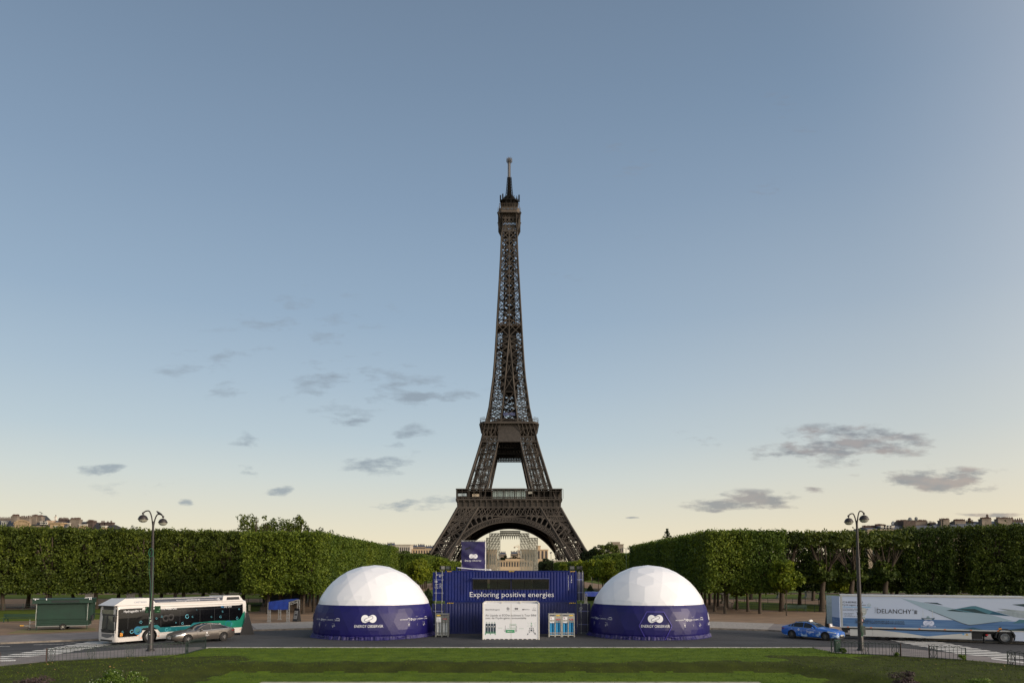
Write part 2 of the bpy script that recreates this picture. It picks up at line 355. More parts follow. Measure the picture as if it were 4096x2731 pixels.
# near pavement, kerb line, front lawn
npv = g2([(-700, 2745), (-300, 2697), (0, 2667), (187, 2648), (742, 2619), (821, 2597), (800, 2591), (580, 2596), (170, 2624), (0, 2641), (-300, 2668), (-700, 2712)])
nx = [(-p[0]+.3, p[1]) for p in npv]
npr = g2([(3240, 2590.5), (3600, 2594), (3874, 2622), (4096, 2646), (4500, 2690), (4600, 2760), (4096, 2668), (3864, 2643), (3605, 2627), (3318, 2613)])
m = MB(); m.prism(npv, -.4, .09); struct('pavement', m, pave); m = MB(); m.prism(npr, -.4, .09); struct('pavement', m, pave)
YE = G(2048, 2595).y
edge = g2([(-700, 2750), (-300, 2699), (0, 2668), (187, 2650), (742, 2621), (826, 2597)])
edgr = g2([(3255, 2597), (3318, 2614), (3605, 2629), (3864, 2645), (4096, 2669), (4600, 2764)])
ledge = G(2048, 2592).y
m = MB(); xs = [G(826, 2594).x, G(3250, 2594).x]; n = 44
for k in range(n):
    a0 = xs[0]+(xs[1]-xs[0])*(k+.01)/n; a1 = xs[0]+(xs[1]-xs[0])*(k+.99)/n; m.bb(a0, a1, YE+.012, YE+.30, -.2, .135+random.uniform(-.003, .003))
struct('kerb', m, mat('white_kerb', (178, 176, 170), .85, rgb2=(140, 138, 132), scale=3))
# lawn with a bank dropping to a sunken lawn (grid surface)
SNK = -.25
CLX0, CLX1, CY = G(905, 2692, SNK).x, G(3140, 2692, SNK).x, G(2048, 2692, SNK).y
def hgt(x, y):
    # bank: from z=.12 down to -.35 in the last metres before the sunken lawn
    d = max(y-CY, (CLX0-(CY-y)*.25-x), (x-CLX1-(CY-y)*.55))
    if d <= 0: return SNK
    t = min(1, d/2.2); b = SNK+.37*(t*t*(3-2*t)) if t < 1 else .12
    return b+.03*math.sin(x*.35)*math.sin(y*.5) * t
xs_ = np.linspace(-48, 48, 241)
def yend(x):
    if xs[0] <= x <= xs[1]: return YE
    pts = sorted([(e[0], e[1]) for e in (edge[:-1] if x < 0 else edgr[1:])])
    for i in range(len(pts)-1):
        if pts[i][0] <= x <= pts[i+1][0]:
            t = (x-pts[i][0])/max(1e-6, pts[i+1][0]-pts[i][0]); return pts[i][1]+(pts[i+1][1]-pts[i][1])*t
    return pts[0][1] if x < 0 else pts[-1][1]
vs = []; NY = 90
for x in xs_:
    ye = yend(x)
    for j in range(NY):
        y = 26+(ye-26)*j/(NY-1); h = hgt(x, y); y_ = y
        if j == NY-1: h = min(h, .1)
        vs.append((x, y, h))
fs = []; mi = []
for i in range(len(xs_)-1):
    for j in range(NY-1):
        a = i*NY+j; fs.append((a, a+NY, a+NY+1, a+1)); x, y = vs[a][0], vs[a][1]; d = max(y-CY, (CLX0-(CY-y)*.25-x), (x-CLX1-(CY-y)*.55)); mi.append(1 if (0 < d+.35*math.sin(x*1.3)+.2*math.sin(x*3.1) < 2.6 and SNK < vs[a][2]) or (x < CLX0-.5+.4*math.sin(y*2) and y < 49.5+.5*math.sin(x*.9)) or (x > CLX1+.8+.4*math.sin(y*2) and y < 50+.5*math.sin(x*.8)) else 0)
m = MB(); m.smooth = True; m.add(vs, fs); m.mi = mi; struct('front_lawn', m, [grassm, grassd])
LAWNV = None
# grass blades over the front lawn
def blades(n):
    rs = np.random.RandomState(3); x = rs.uniform(-44, 44, n*2); y = rs.uniform(33, 56, n*2)
    ok = np.abs(x) < y*.72+2; x, y = x[ok][:n], y[ok][:n]
    ye = np.array([yend(a) for a in x]); k = y < ye-.03; x, y = x[k], y[k]; z = np.array([hgt(a, b) for a, b in zip(x, y)])
    a = rs.uniform(0, 6.283, len(x)); h = rs.uniform(.03, .075, len(x)); wd = rs.uniform(.012, .03, len(x))
    V = np.zeros((len(x), 3, 3)); V[:, 0] = np.stack([x-np.cos(a)*wd, y-np.sin(a)*wd, z-.01], 1); V[:, 1] = np.stack([x+np.cos(a)*wd, y+np.sin(a)*wd, z-.01], 1)
    V[:, 2] = np.stack([x+rs.normal(0, .03, len(x)), y+rs.normal(0, .03, len(x)), z+h], 1)
    return tri_mesh('grass', V)
def tri_mesh(name, V):
    k = V.shape[1]; me = bpy.data.meshes.new(name); n = V.shape[0]
    me.vertices.add(n*k); me.vertices.foreach_set('co', V.reshape(-1).astype(np.float32))
    me.loops.add(n*k); me.loops.foreach_set('vertex_index', np.arange(n*k, dtype=np.int32))
    me.polygons.add(n); me.polygons.foreach_set('loop_start', np.arange(0, n*k, k, dtype=np.int32)); me.update(calc_edges=True); me.validate(); return me
me = blades(45000); me.materials.append(mat('grass_blade', (78, 96, 22), .8, rgb2=(54, 70, 14), scale=.8, isl=.2, spec=.2))
o = bpy.data.objects.new('grass', me); COL.objects.link(o); stuff(o); tag(o, 'short green grass blades covering the front lawn and its bank', 'grass')
# bottom stone edging
yb = G(2048, 2725, -.2).y; m = MB()
for k in range(24):
    x0, x1 = G(1010, 2726).x, G(3072, 2726).x; a0, a1 = x0+(x1-x0)*(k+.01)/24, x0+(x1-x0)*(k+.99)/24; m.bb(a0, a1, yb-.9, yb, -.7, -.2)
struct('stone_edging', m, stonem)
m = MB(); m.bb(-44, 44, 10, yb-.9, -1, -.3); struct('ornamental_pool_edge', m, kerbm)
# crosswalks
def cross(A, B, n, v, wid=.5, ext=0):
    mm = MB()
    for i in range(-ext, n+ext):
        p = A.lerp(B, i/(n-1)); q = p+(B-A)/(n-1)*wid
        mm.prism([(p.x, p.y), (p.x+v.x, p.y+v.y), (q.x+v.x, q.y+v.y), (q.x, q.y)], .001, .005)
    return mm
c6 = lambda x, y: G(x/5.345, 2500+y/5.345)
m = cross(c6(1870, 352), c6(30, 655), 9, c6(1590, 545)-c6(560, 565)); 
p, v_ = c6(-215, 700), c6(880, 685)-c6(-215, 700); q = c6(-350, 722); m.prism([(p.x, p.y), (p.x+v_.x, p.y+v_.y), (q.x+v_.x, q.y+v_.y), (q.x, q.y)], .001, .005)
p, v_ = c6(-700, 790), c6(340, 762)-c6(-700, 790); q = c6(-720, 815); m.prism([(p.x, p.y), (p.x+v_.x, p.y+v_.y), (q.x+v_.x, q.y+v_.y), (q.x, q.y)], .09, .097)
struct('crosswalk', m, paintw)
m = cross(G(3554, 2558), G(3883, 2623), 11, G(3865, 2585)-G(3664, 2580.3)); 
p, q, v_ = G(3965, 2636), G(3966, 2640), G(4120, 2655)-G(3965, 2636); m.prism([(p.x, p.y), (p.x+v_.x, p.y+v_.y), (q.x+v_.x, q.y+v_.y), (q.x, q.y)], .09, .097)
struct('crosswalk', m, paintw)
m = MB(); a = c6(0, 452); b = c6(200, 448); m.prism([(a.x-6, a.y), (b.x, b.y), (b.x, b.y+.1), (a.x-6, a.y+.1)], .001, .005)
a = c6(720, 412); b = c6(1350, 398); c = c6(1640, 352); m.prism([(a.x, a.y), (b.x, b.y), (b.x, b.y+.08), (a.x, a.y+.08)], .001, .005); m.prism([(b.x, b.y), (c.x, c.y), (c.x, c.y+.08), (b.x, b.y+.08)], .001, .005)
struct('road_marking', m, paintw)
# ================================================================ TOWER
TD = 534.0; TX = -2.0
iron = mat('brown_iron', (72, 66, 60), .75, rgb2=(49, 45, 41), scale=.08, spec=.3)
irond = mat('dark_and_shade_iron', (18, 16, 15), .9, var=.15, scale=.1, spec=.2)  # near-black iron; on the tower its colour carries the shade of the interior
def wz(hpx, y):
    wv = 20.0
    for _ in range(30):
        Y = TD-wv; p = P(2048, y, Y); dep = Y*math.cos(PITCH)+(p.z-HC)*math.sin(PITCH); wv = hpx*dep/F
    return p.z, wv
OUT = sorted([wz(*a) for a in [(330, 2240), (301, 2187), (268, 2140), (236, 2084), (206, 2030), (183, 1993), (170, 1953), (108.4, 1755), (97, 1700), (83, 1651), (62, 1495), (54, 1377), (48, 1266), (38.5, 1105), (34, 1021), (31, 940), (30, 850)]])
INN = sorted([wz(*a) for a in [(242, 2240), (190, 2147), (116, 2028), (95, 1993), (84, 1944), (41.5, 1769), (34, 1700), (28.6, 1653), (17.5, 1545), (8, 1440), (0.4, 1361)]])
dzd = (OUT[1][1]-OUT[0][1])/(OUT[1][0]-OUT[0][0]); OUT = [(0, OUT[0][1]-dzd*OUT[0][0])]+OUT
dzd = (INN[1][1]-INN[0][1])/(INN[1][0]-INN[0][0]); INN = [(0, INN[0][1]-dzd*INN[0][0])]+INN
def ip(T, z):
    if z <= T[0][0]: return T[0][1]
    for i in range(len(T)-1):
        if T[i][0] <= z <= T[i+1][0]: return T[i][1]+(T[i+1][1]-T[i][1])*(z-T[i][0])/(T[i+1][0]-T[i][0])
    return T[-1][1]
wo_ = lambda z: ip(OUT, z)
wi_ = lambda z: max(0.0, ip(INN, z)) if z <= INN[-1][0] else 0.0
tower = thing('iron_lattice_tower', 'tall dark brown iron lattice tower rising in the centre against the sky', 'tower', (TX, TD, 0))
def zy(y, w=None):
    z = 60.0
    for _ in range(25): z = P(2048, y, TD-(wo_(z) if w is None else w)).z
    return z
Z1b, Z1t = wz(203, 2030)[0], wz(211, 1993)[0]; Z2b, Z2t = wz(99, 1714)[0], wz(118, 1682)[0]; ZM = INN[-1][0]; Z3 = zy(905); 
def lattice(mb, a, b, c, d, n, w, chord=None):
    """lattice girder between rail a->b and rail c->d"""
    a, b, c, d = map(Vector, (a, b, c, d))
    for i in range(n):
        t0, t1 = i/n, (i+1)/n
        mb.beam(a.lerp(b, t0), c.lerp(d, t1), w); mb.beam(c.lerp(d, t0), a.lerp(b, t1), w)
        mb.beam(a.lerp(b, t0), c.lerp(d, t0), w)
    mb.beam(a.lerp(b, 1), c.lerp(d, 1), w)
def truss(mb, a, b, th, w, n, nrm):
    """open girder: two chords th apart with zigzag web"""
    a, b = Vector(a), Vector(b); d = (b-a).normalized(); s_ = d.cross(Vector(nrm)).normalized()*th/2
    mb.beam(a+s_, b+s_, w); mb.beam(a-s_, b-s_, w)
    for i in range(n):
        t0, t1 = i/n, (i+1)/n
        mb.beam((a+s_*(-1)**i).lerp(b+s_*(-1)**i, t0), (a-s_*(-1)**i).lerp(b-s_*(-1)**i, t1), w*.55)
def leg_seg(mb, z0, z1, nb, cw, bw, sx, sy, inner=True, th=1.3, detail=1):
    zs = [z0+(z1-z0)*k/nb for k in range(nb+1)]
    def C(z):
        o_, i_ = wo_(z), wi_(z); return [Vector((sx*a, sy*b, z)) for a, b in ((o_, o_), (i_, o_), (i_, i_), (o_, i_))]
    for k in range(nb):
        A, B = C(zs[k]), C(zs[k+1])
        for j in range(4): mb.beam(A[j], B[j], cw)
        for j in range(4):
            j2 = (j+1) % 4; nrm = (B[j]-A[j]).cross(A[j2]-A[j]).normalized(); q = 6 if detail else 4
            truss(mb, A[j], B[j2], th, bw, q, nrm); truss(mb, A[j2], B[j], th, bw, q, nrm)
            truss(mb, B[j], B[j2], th*.8, bw, q, nrm)
            mA, mB = (A[j]+A[j2])/2, (B[j]+B[j2])/2
            mb.beam(mA, mB, bw*1.3)
            # secondary lattice
            if detail:
                for t in (.25, .5, .75): mb.beam(A[j].lerp(B[j], t), A[j2].lerp(B[j2], t), bw*.8)
        if inner:   # internal cross frame, lift track and stairs
            c0, c1 = sum(A, Vector())/4, sum(B, Vector())/4
            mb.beam(B[0], B[2], bw*1.5); mb.beam(B[1], B[3], bw*1.5)
            for ox in (-.16, .16):
                off = Vector((ox*(wo_(z0)-wi_(z0)), .12*(wo_(z0)-wi_(z0))*sy, 0)); mb.beam(c0+off, c1+off, bw*2.4)
            for t in range(9):
                p = c0.lerp(c1, t/9); s_ = .22*(wo_(z0)-wi_(z0)); mb.beam(p+Vector((-s_, 0, 0)), c0.lerp(c1, (t+.9)/9)+Vector((s_, 0, 0)), bw*1.1); mb.beam(p+Vector((0, -s_*1.4, 0)), p+Vector((0, s_*1.4, 1)), bw*1.1)
for sx in (-1, 1):
    for sy in (-1, 1):
        mb = MB(); leg_seg(mb, 0, Z1b, 4, 1.25, .34, sx, sy, th=1.5)
        for zz, aa in ((0, 1),):      # masonry foot
            pass
        lg = mb.build('leg', iron, tower)
        mb = MB(); o_, i_ = wo_(0), wi_(0)
        mb.prism([(sx*(i_-1.5), sy*(i_-1.5)), (sx*(o_+1.5), sy*(i_-1.5)), (sx*(o_+1.5), sy*(o_+1.5)), (sx*(i_-1.5), sy*(o_+1.5))], -.6, 3.2); mb.build('masonry_foot', stonem, lg)
        mb = MB(); leg_seg(mb, Z1t, Z2b-6, 4, .95, .26, sx, sy, th=1.0); mb.build('upper_leg', iron, tower)
# horizontal girders and X panels per face, rotated four times
def face_map(f):
    a = f*math.pi/2; c, s_ = math.cos(a), math.sin(a)
    return lambda x, y, z: Vector((x*c-y*s_, x*s_+y*c, z))
zl1, zl2 = zy(2063), zy(2082)
for f in range(4):
    M_ = face_map(f); mb = MB()
    Fp = lambda x, z, k=0: M_(x, -(wo_(z)-k), z)
    # big X band between the legs and over them (20 panels)
    n = 20
    for z0, z1, nn, w_ in ((zl1, Z1b, n, .42),):
        for k in range(nn):
            a0, a1 = -1+2*k/nn, -1+2*(k+1)/nn
            p00, p10, p01, p11 = Fp(a0*wo_(z0), z0), Fp(a1*wo_(z0), z0), Fp(a0*wo_(z1), z1), Fp(a1*wo_(z1), z1)
            mb.beam(p00, p11, w_); mb.beam(p10, p01, w_); mb.beam(p00, p01, w_*.9); mb.beam(p00, p10, .8, .8); mb.beam(p01, p11, .7, .7)
    for sgn in (-1, 1):          # lower small lattice over the legs
        nn = 11
        for k in range(nn):
            q = lambda t, z: sgn*(wi_(z)+(wo_(z)-wi_(z))*t)
            for e in (0, 1):
                zA, zB = (zl2, (zl2+zl1)/2) if e == 0 else ((zl2+zl1)/2, zl1)
                p00, p10, p01, p11 = Fp(q(k/nn, zA), zA), Fp(q((k+1)/nn, zA), zA), Fp(q(k/nn, zB), zB), Fp(q((k+1)/nn, zB), zB)
                mb.beam(p00, p11, .3); mb.beam(p10, p01, .3)
            mb.beam(Fp(q(k/nn, zl2), zl2), Fp(q((k+1)/nn, zl2), zl2), .7)
    # dark backing sheet behind the band, painting the shade inside it
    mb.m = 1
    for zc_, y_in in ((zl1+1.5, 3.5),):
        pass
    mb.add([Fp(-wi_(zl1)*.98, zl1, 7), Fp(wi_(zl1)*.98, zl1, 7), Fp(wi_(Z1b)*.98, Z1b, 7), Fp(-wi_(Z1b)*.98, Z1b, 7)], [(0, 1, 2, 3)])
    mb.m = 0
    mb.build('girder', [iron, irond], tower)
    # the arch
    mb = MB(); Ro, Ri = 46.2, 43.0; zc = zy(2086)-Ri; N = 44
    amax = math.acos(max(-1, (14.0-zc)/Ri)) if abs((14.0-zc)/Ri) < 1 else R(75)
    def AP(r, a, k=0): z = zc+r*math.cos(a); return M_(r*math.sin(a), -(wo_(max(z, 0))-k), z)
    for k in range(N):
        a0, a1 = -amax+2*amax*k/N, -amax+2*amax*(k+1)/N
        for dep in (0, 2.6):
            mb.beam(AP(Ro, a0, dep), AP(Ro, a1, dep), .75); mb.beam(AP(Ri, a0, dep), AP(Ri, a1, dep), .75)
            if dep == 0:
                mb.beam(AP(Ri+.9, a0), AP(Ri+.9, a1), .3)
                am = (a0+a1)/2
                for aa in (a0, a0*.7+a1*.3, am, a0*.3+a1*.7): mb.beam(AP(Ri+.9, am), AP(Ro-.2, aa+(aa-am)*.35), .26)
                mb.beam(AP(Ri, a0), AP(Ro, a0), .45)
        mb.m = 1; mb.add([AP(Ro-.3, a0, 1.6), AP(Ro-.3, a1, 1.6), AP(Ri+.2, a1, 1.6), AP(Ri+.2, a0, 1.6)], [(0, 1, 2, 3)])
        # soffit plates, the underside's shade put into their dark colour
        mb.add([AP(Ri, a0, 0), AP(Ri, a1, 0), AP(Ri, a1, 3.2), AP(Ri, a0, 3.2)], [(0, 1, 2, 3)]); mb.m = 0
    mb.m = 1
    for k in range(12):      # dark sheet added as painted shade over the crown of the arch
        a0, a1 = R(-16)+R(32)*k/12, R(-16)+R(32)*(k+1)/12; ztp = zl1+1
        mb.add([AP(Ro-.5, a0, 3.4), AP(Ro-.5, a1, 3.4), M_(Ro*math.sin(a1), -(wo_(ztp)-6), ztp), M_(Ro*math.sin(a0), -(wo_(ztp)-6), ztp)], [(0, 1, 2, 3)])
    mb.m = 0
    # spandrel: plate with arched openings between arch and girder
    for sgn in (-1, 1):
        for k in range(8):
            a0 = R(14+k*4.3); a1 = R(14+(k+1)*4.3); x0 = Ro*math.sin(a0); z0 = zc+Ro*math.cos(a0)
            ln = min(zl1-z0, 1.2+ k*1.05) if k < 7 else 2
            r2 = Ro+.8+min(5.4, .6+k*.95)
            mb.beam(AP(Ro, sgn*a0), AP(min(r2+1.4, Ro+8), sgn*a0), .75)
            am = (a0+a1)/2
            for q in range(6):
                b0, b1 = a0+(a1-a0)*q/6, a0+(a1-a0)*(q+1)/6; h0 = math.sin(math.pi*q/6)*1.3; h1 = math.sin(math.pi*(q+1)/6)*1.3
                mb.beam(AP(r2+h0, sgn*b0), AP(r2+h1, sgn*b1), .6)
                mb.add([AP(r2+h0, sgn*b0), AP(r2+h1, sgn*b1), AP(r2+2.0+k*.1, sgn*b1), AP(r2+2.0+k*.1, sgn*b0)], [(0, 1, 2, 3)])
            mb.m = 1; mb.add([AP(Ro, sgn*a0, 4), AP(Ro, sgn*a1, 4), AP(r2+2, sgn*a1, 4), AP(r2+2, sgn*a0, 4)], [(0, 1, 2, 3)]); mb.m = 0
    mb.build('arch', [iron, irond], tower)
# first platform
W1 = wz(211, 1994)[1]; W1b = wz(203, 2027)[1]; zg = wz(211, 1955)[0]
fp = MB()
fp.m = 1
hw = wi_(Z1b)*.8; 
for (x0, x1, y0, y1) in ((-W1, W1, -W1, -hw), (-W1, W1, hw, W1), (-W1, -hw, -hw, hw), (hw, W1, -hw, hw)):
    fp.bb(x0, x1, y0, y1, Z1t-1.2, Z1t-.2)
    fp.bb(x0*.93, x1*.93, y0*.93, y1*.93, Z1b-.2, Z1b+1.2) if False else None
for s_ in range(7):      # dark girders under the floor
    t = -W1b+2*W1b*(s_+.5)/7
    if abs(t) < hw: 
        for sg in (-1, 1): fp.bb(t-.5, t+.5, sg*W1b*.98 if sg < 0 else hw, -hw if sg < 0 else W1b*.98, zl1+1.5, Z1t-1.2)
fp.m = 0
plat = fp.build('first_platform', [iron, irond], tower)
for f in range(4):
    M_ = face_map(f); mb = MB()
    q = lambda x, y, z: M_(x, y, z)
    mb.add([q(-W1b, -W1b, Z1b+.4), q(W1b, -W1b, Z1b+.4), q(W1b*1.0, -W1b*1.0, Z1t-1), q(-W1b*1.0, -W1b*1.0, Z1t-1)], [(0, 1, 2, 3)])
    for k in range(19):      # consoles
        x = -W1b+2*W1b*k/18; mb.beam(q(x, -W1b-.5, Z1b+.6), q(x, -W1b-.7, Z1t-1.6), .55); mb.beam(q(x, -W1b-.8, Z1t-2.2), q(x, -W1-.1, Z1t-.9), .7, .7)
        p = q(x, -W1b-1.0, Z1t-1.5); mb.box(p, (1.1, 1.1, 1.1))
    mb.beam(q(-W1b, -W1b-.4, Z1b+.3), q(W1b, -W1b-.4, Z1b+.3), .9); mb.beam(q(-W1b, -W1b-.2, Z1b+2.3), q(W1b, -W1b-.2, Z1b+2.3), .25)
    mb.beam(q(-W1, -W1, Z1t-.6), q(W1, -W1, Z1t-.6), .9, 1.0); mb.beam(q(-W1, -W1, Z1t+1.0), q(W1, -W1, Z1t+1.0), .35)
    for k in range(60): x = -W1+2*W1*k/59; mb.beam(q(x, -W1, Z1t-.2), q(x, -W1, Z1t+1.0), .2)
    mb.build('frieze', iron, plat)
    mb = MB()
    zt = zg
    mb.beam(q(-W1, -W1, zt), q(W1, -W1, zt), .9, .6); mb.beam(q(-W1, -W1+3, zt), q(W1, -W1+3, zt), .5)
    mb.add([q(-W1, -W1, zt+.25), q(W1, -W1, zt+.25), q(W1-8, -W1+8, zt+.25), q(-W1+8, -W1+8, zt+.25)], [(0, 1, 2, 3)])
    for k in range(19):
        x = -W1+2*W1*k/18
        mb.beam(q(x, -W1+.1, Z1t), q(x, -W1+.1, zt), .32)
        if k % 2 == 0: mb.beam(q(x+.9, -W1+.1, Z1t), q(x+.9, -W1+.1, zt), .25)
    mb.beam(q(-W1, -W1, zt-1.5), q(W1, -W1, zt-1.5), .25)
    mb.build('gallery', iron, plat)
    mb = MB(); mb.add([q(-11.5, -W1+2, Z1t+.3), q(11.5, -W1+2, Z1t+.3), q(11.5, -W1+2, zt-.8), q(-11.5, -W1+2, zt-.8)], [(0, 1, 2, 3)])
    gp = mb.build('window', mat('gallery_glass', (150, 166, 162), .15, var=.08, scale=.3), plat)
    mb = MB()
    for k in range(16): x = -11.5+23*k/15; mb.beam(q(x, -W1+1.85, Z1t+.3), q(x, -W1+1.85, zt-.8), .45 if k % 5 == 0 else .16)
    mb.beam(q(-11.5, -W1+1.8, Z1t+1.1), q(11.5, -W1+1.8, Z1t+1.1), .3); mb.build('window_bars', irond, gp)
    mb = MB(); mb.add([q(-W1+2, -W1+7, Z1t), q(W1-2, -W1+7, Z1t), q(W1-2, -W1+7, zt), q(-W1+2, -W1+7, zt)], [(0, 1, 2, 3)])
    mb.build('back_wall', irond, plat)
for (px, py, c, wd) in ((1849, 1978, (176, 190, 196), 6), (1903, 1980, (190, 174, 150), 4.6), (2121, 1969, (180, 178, 168), 3)):
    p = P(px, py, TD-W1+2.5)-Vector((TX, TD, 0)); mb = MB(); mb.box(p, (wd, .6, 1.8)); mb.build('kiosk_panel', mat('kiosk%d' % px, c, .5), plat)
# roofline of pavilion seen above the gallery
mb = MB(); mb.bb(-11, 11, -W1+4, -W1+12, zg, zg+.9); mb.build('pavilion_roof', iron, plat)
# second platform
W2 = wz(118, 1683)[1]; W2b = wz(99, 1714)[1]; z2c = zy(1745); z2d = zy(1766); z2e = zy(1823); 
sp = MB(); ch = 5.5
oct_ = lambda w_, c_: [(-w_, -w_+c_), (-w_+c_, -w_), (w_-c_, -w_), (w_, -w_+c_), (w_, w_-c_), (w_-c_, w_), (-w_+c_, w_), (-w_, w_-c_)]
sp.prism(oct_(W2, 3.5), Z2t-1.6, Z2t-.4); sp.prism(oct_(W2+.5, 3.6), Z2t-2.0, Z2t-1.55)
o1, o2 = oct_(W2b, .3), oct_(W2, 3.5)
sp.prism(oct_(W2b, .3), Z2b-.3, Z2b+.7)
sp.prism(oct_(W2b-.4, .3), Z2b+.6, Z2t-1.9)
for i in range(8):
    pass
for f in range(4):
    M_ = face_map(f)
    for k in range(13): x = -W2b+2*W2b*k/12; sp.beam(M_(x, -W2b-.1, Z2b), M_(x*1.03, -W2b-.4, Z2t-2), .34)
    for sg in (-1, 1):      # curved corner brackets flaring out
        for k in range(6):
            t0, t1 = k/6, (k+1)/6
            c = lambda t: M_(sg*(W2b-.3+(W2-W2b+.2)*t*t), -(W2b-.3+(W2-W2b-1.2)*t*t), z2c+(Z2t-2-z2c)*t)
            sp.beam(c(t0), c(t1), .5)
        for k in range(5):
            x = wo_(z2c); zz = z2c+(Z2t-2-z2c)*k/5
            sp.beam(M_(sg*wo_(z2c), -(wo_(z2c)-k*2.6), z2c+2), M_(sg*(W2-.2), -(W2-4-k*2.6), Z2t-2), .4)
            mbx = 0
    for k in range(41): x = -(W2-3)+2*(W2-3)*k/40; sp.beam(M_(x, -W2+.2, Z2t-.5), M_(x, -W2+.2, Z2t+1.3), .12)
    sp.beam(M_(-W2+3, -W2+.2, Z2t+1.3), M_(W2-3, -W2+.2, Z2t+1.3), .3); sp.beam(M_(-W2+3.4, -W2+.2, Z2t+1.3), M_(-W2, -W2+3.6, Z2t+1.3), .25)
    for k in range(6):      # tall corner guard railing
        t = k/5; p0 = M_(W2-.2, -W2+3.6, 0).lerp(M_(W2-3.4, -W2+.2, 0), t); sp.beam((p0.x, p0.y, Z2t-.5), (p0.x, p0.y, Z2t+2.6), .14)
    sp.beam(M_(W2-.2, -W2+3.6, Z2t+2.6), M_(W2-3.4, -W2+.2, Z2t+2.6), .2)
p2 = sp.build('second_platform', iron, tower)
for f in range(4):
    M_ = face_map(f); mb = MB(); Fp = lambda x, z, k=0: M_(x, -(wo_(z)-k), z)
    for sg in (-1, 1):
        for (z0, z1, nn, w_) in ((z2c, Z2b, 4, .45), (z2d, z2c, 7, .26)):
            for k in range(nn):
                q = lambda t, z: sg*(wi_(z)+(wo_(z)-wi_(z))*t)
                p00, p10, p01, p11 = Fp(q(k/nn, z0), z0), Fp(q((k+1)/nn, z0), z0), Fp(q(k/nn, z1), z1), Fp(q((k+1)/nn, z1), z1)
                if nn == 7:
                    h0, h1 = p00.lerp(p01, .5), p10.lerp(p11, .5)
                    mb.beam(p00, h1, w_); mb.beam(p10, h0, w_); mb.beam(h0, p11, w_); mb.beam(h1, p01, w_)
                else: mb.beam(p00, p11, w_) if k % 2 == 0 else mb.beam(p10, p01, w_); mb.beam(p10, p11, w_*.8)
        for z0, z1 in ((z2d, Z2b),):
            mb.beam(Fp(sg*wo_(z0), z0), Fp(sg*wo_(z1), z1), 1.0); mb.beam(Fp(sg*wi_(z0), z0), Fp(sg*wi_(z1), z1), 1.0)
    for zz in (z2c, z2d, Z2b): mb.beam(Fp(-wo_(zz), zz), Fp(wo_(zz), zz), .7)
    # central netting sheet hung over the middle bays
    mb.build('girder', iron, tower)
    mb = MB(); zt = Z2t-1.0
    for k in range(8):
        za, zb = z2d+(zt-z2d)*k/8, z2d+(zt-z2d)*(k+1)/8
        h = lambda z: (8.2 if z > Z2b else 7.2+.8*((Z2b-z)/(Z2b-z2d)))
        yv = lambda z: -(max(wo_(z), W2b if z > Z2b else 0)+ (1.2 if z > Z2b else .9))
        mb.add([M_(-h(za), yv(za), za), M_(h(za), yv(za), za), M_(h(zb), yv(zb), zb), M_(-h(zb), yv(zb), zb)], [(0, 1, 2, 3)])
    if f in (0, 2): mb.build('safety_netting', mat('netting', (54, 50, 47), .9, var=.25, scale=.5), tower)
    # three lattice crossbeams seen under the second level
    mb = MB()
    for (za, zb) in ((zy(1823), zy(1808)), (zy(1803), zy(1788)), (zy(1783), zy(1769))):
        dd = 4+ (zb-za)*0 + {0: 14, 1: 9, 2: 5}[[zy(1823), zy(1803), zy(1783)].index(za)]
        xw = wi_(za)+.5; y0 = -(wo_(za)-dd)
        if f in (0, 2):
            n = 9
            for k in range(n):
                a0, a1 = -xw+2*xw*k/n, -xw+2*xw*(k+1)/n
                mb.beam(M_(a0, y0, za), M_(a1, y0, zb), .5); mb.beam(M_(a1, y0, za), M_(a0, y0, zb), .5)
            mb.beam(M_(-xw, y0, za), M_(xw, y0, za), .9); mb.beam(M_(-xw, y0, zb), M_(xw, y0, zb), .9); mb.beam(M_(-xw, y0+2, zb+.8), M_(xw, y0+2, zb+.8), 2.5, 1.2)
    if mb.v: mb.build('crossbeam', irond, tower)
# upper shaft: two chords per corner merging into one
us = MB(); zs = [Z2t]; k = 0
while zs[-1] < ZM-6: zs.append(zs[-1]+11.2)
zs[-1] = ZM
for sx in (-1, 1):
    for sy in (-1, 1):
        for k in range(len(zs)-1):
            z0, z1 = zs[k], zs[k+1]
            A = [Vector((sx*a, sy*b, z0)) for a, b in ((wo_(z0), wo_(z0)), (wi_(z0), wo_(z0)), (wi_(z0), wi_(z0)), (wo_(z0), wi_(z0)))]
            B = [Vector((sx*a, sy*b, z1)) for a, b in ((wo_(z1), wo_(z1)), (wi_(z1), wo_(z1)), (wi_(z1), wi_(z1)), (wo_(z1), wi_(z1)))]
            for j in (0, 1, 3): us.beam(A[j], B[j], .85)
            us.beam(A[2], B[2], .5)
            for j in range(4):
                j2 = (j+1) % 4; nrm = Vector((0, 1, 0)) if j in (0, 2) else Vector((1, 0, 0))
                zm = .5
                mA, mB = A[j].lerp(B[j], .5), A[j2].lerp(B[j2], .5)
                for (a, b) in ((A[j], mB), (A[j2], mA), (mA, B[j2]), (mB, B[j])): us.beam(a, b, .42)
                us.beam(A[j], A[j2], .4); us.beam(mA, mB, .25)
for k in range(len(zs)-1):
    z0, z1 = zs[k], zs[k+1]
    for f in range(4):
        M_ = face_map(f); i0, i1 = wi_(z0), wi_(z1)
        if i0 > .8: us.beam(M_(-i0, -wo_(z0), z0), M_(i1, -wo_(z1), z1), .35); us.beam(M_(i0, -wo_(z0), z0), M_(-i1, -wo_(z1), z1), .35); us.beam(M_(-i0, -wo_(z0), z0), M_(i0, -wo_(z0), z0), .4)
zs2 = [ZM]
while zs2[-1] < Z3-3: zs2.append(zs2[-1]+max(4.6, wo_(zs2[-1])*.98))
zs2[-1] = Z3
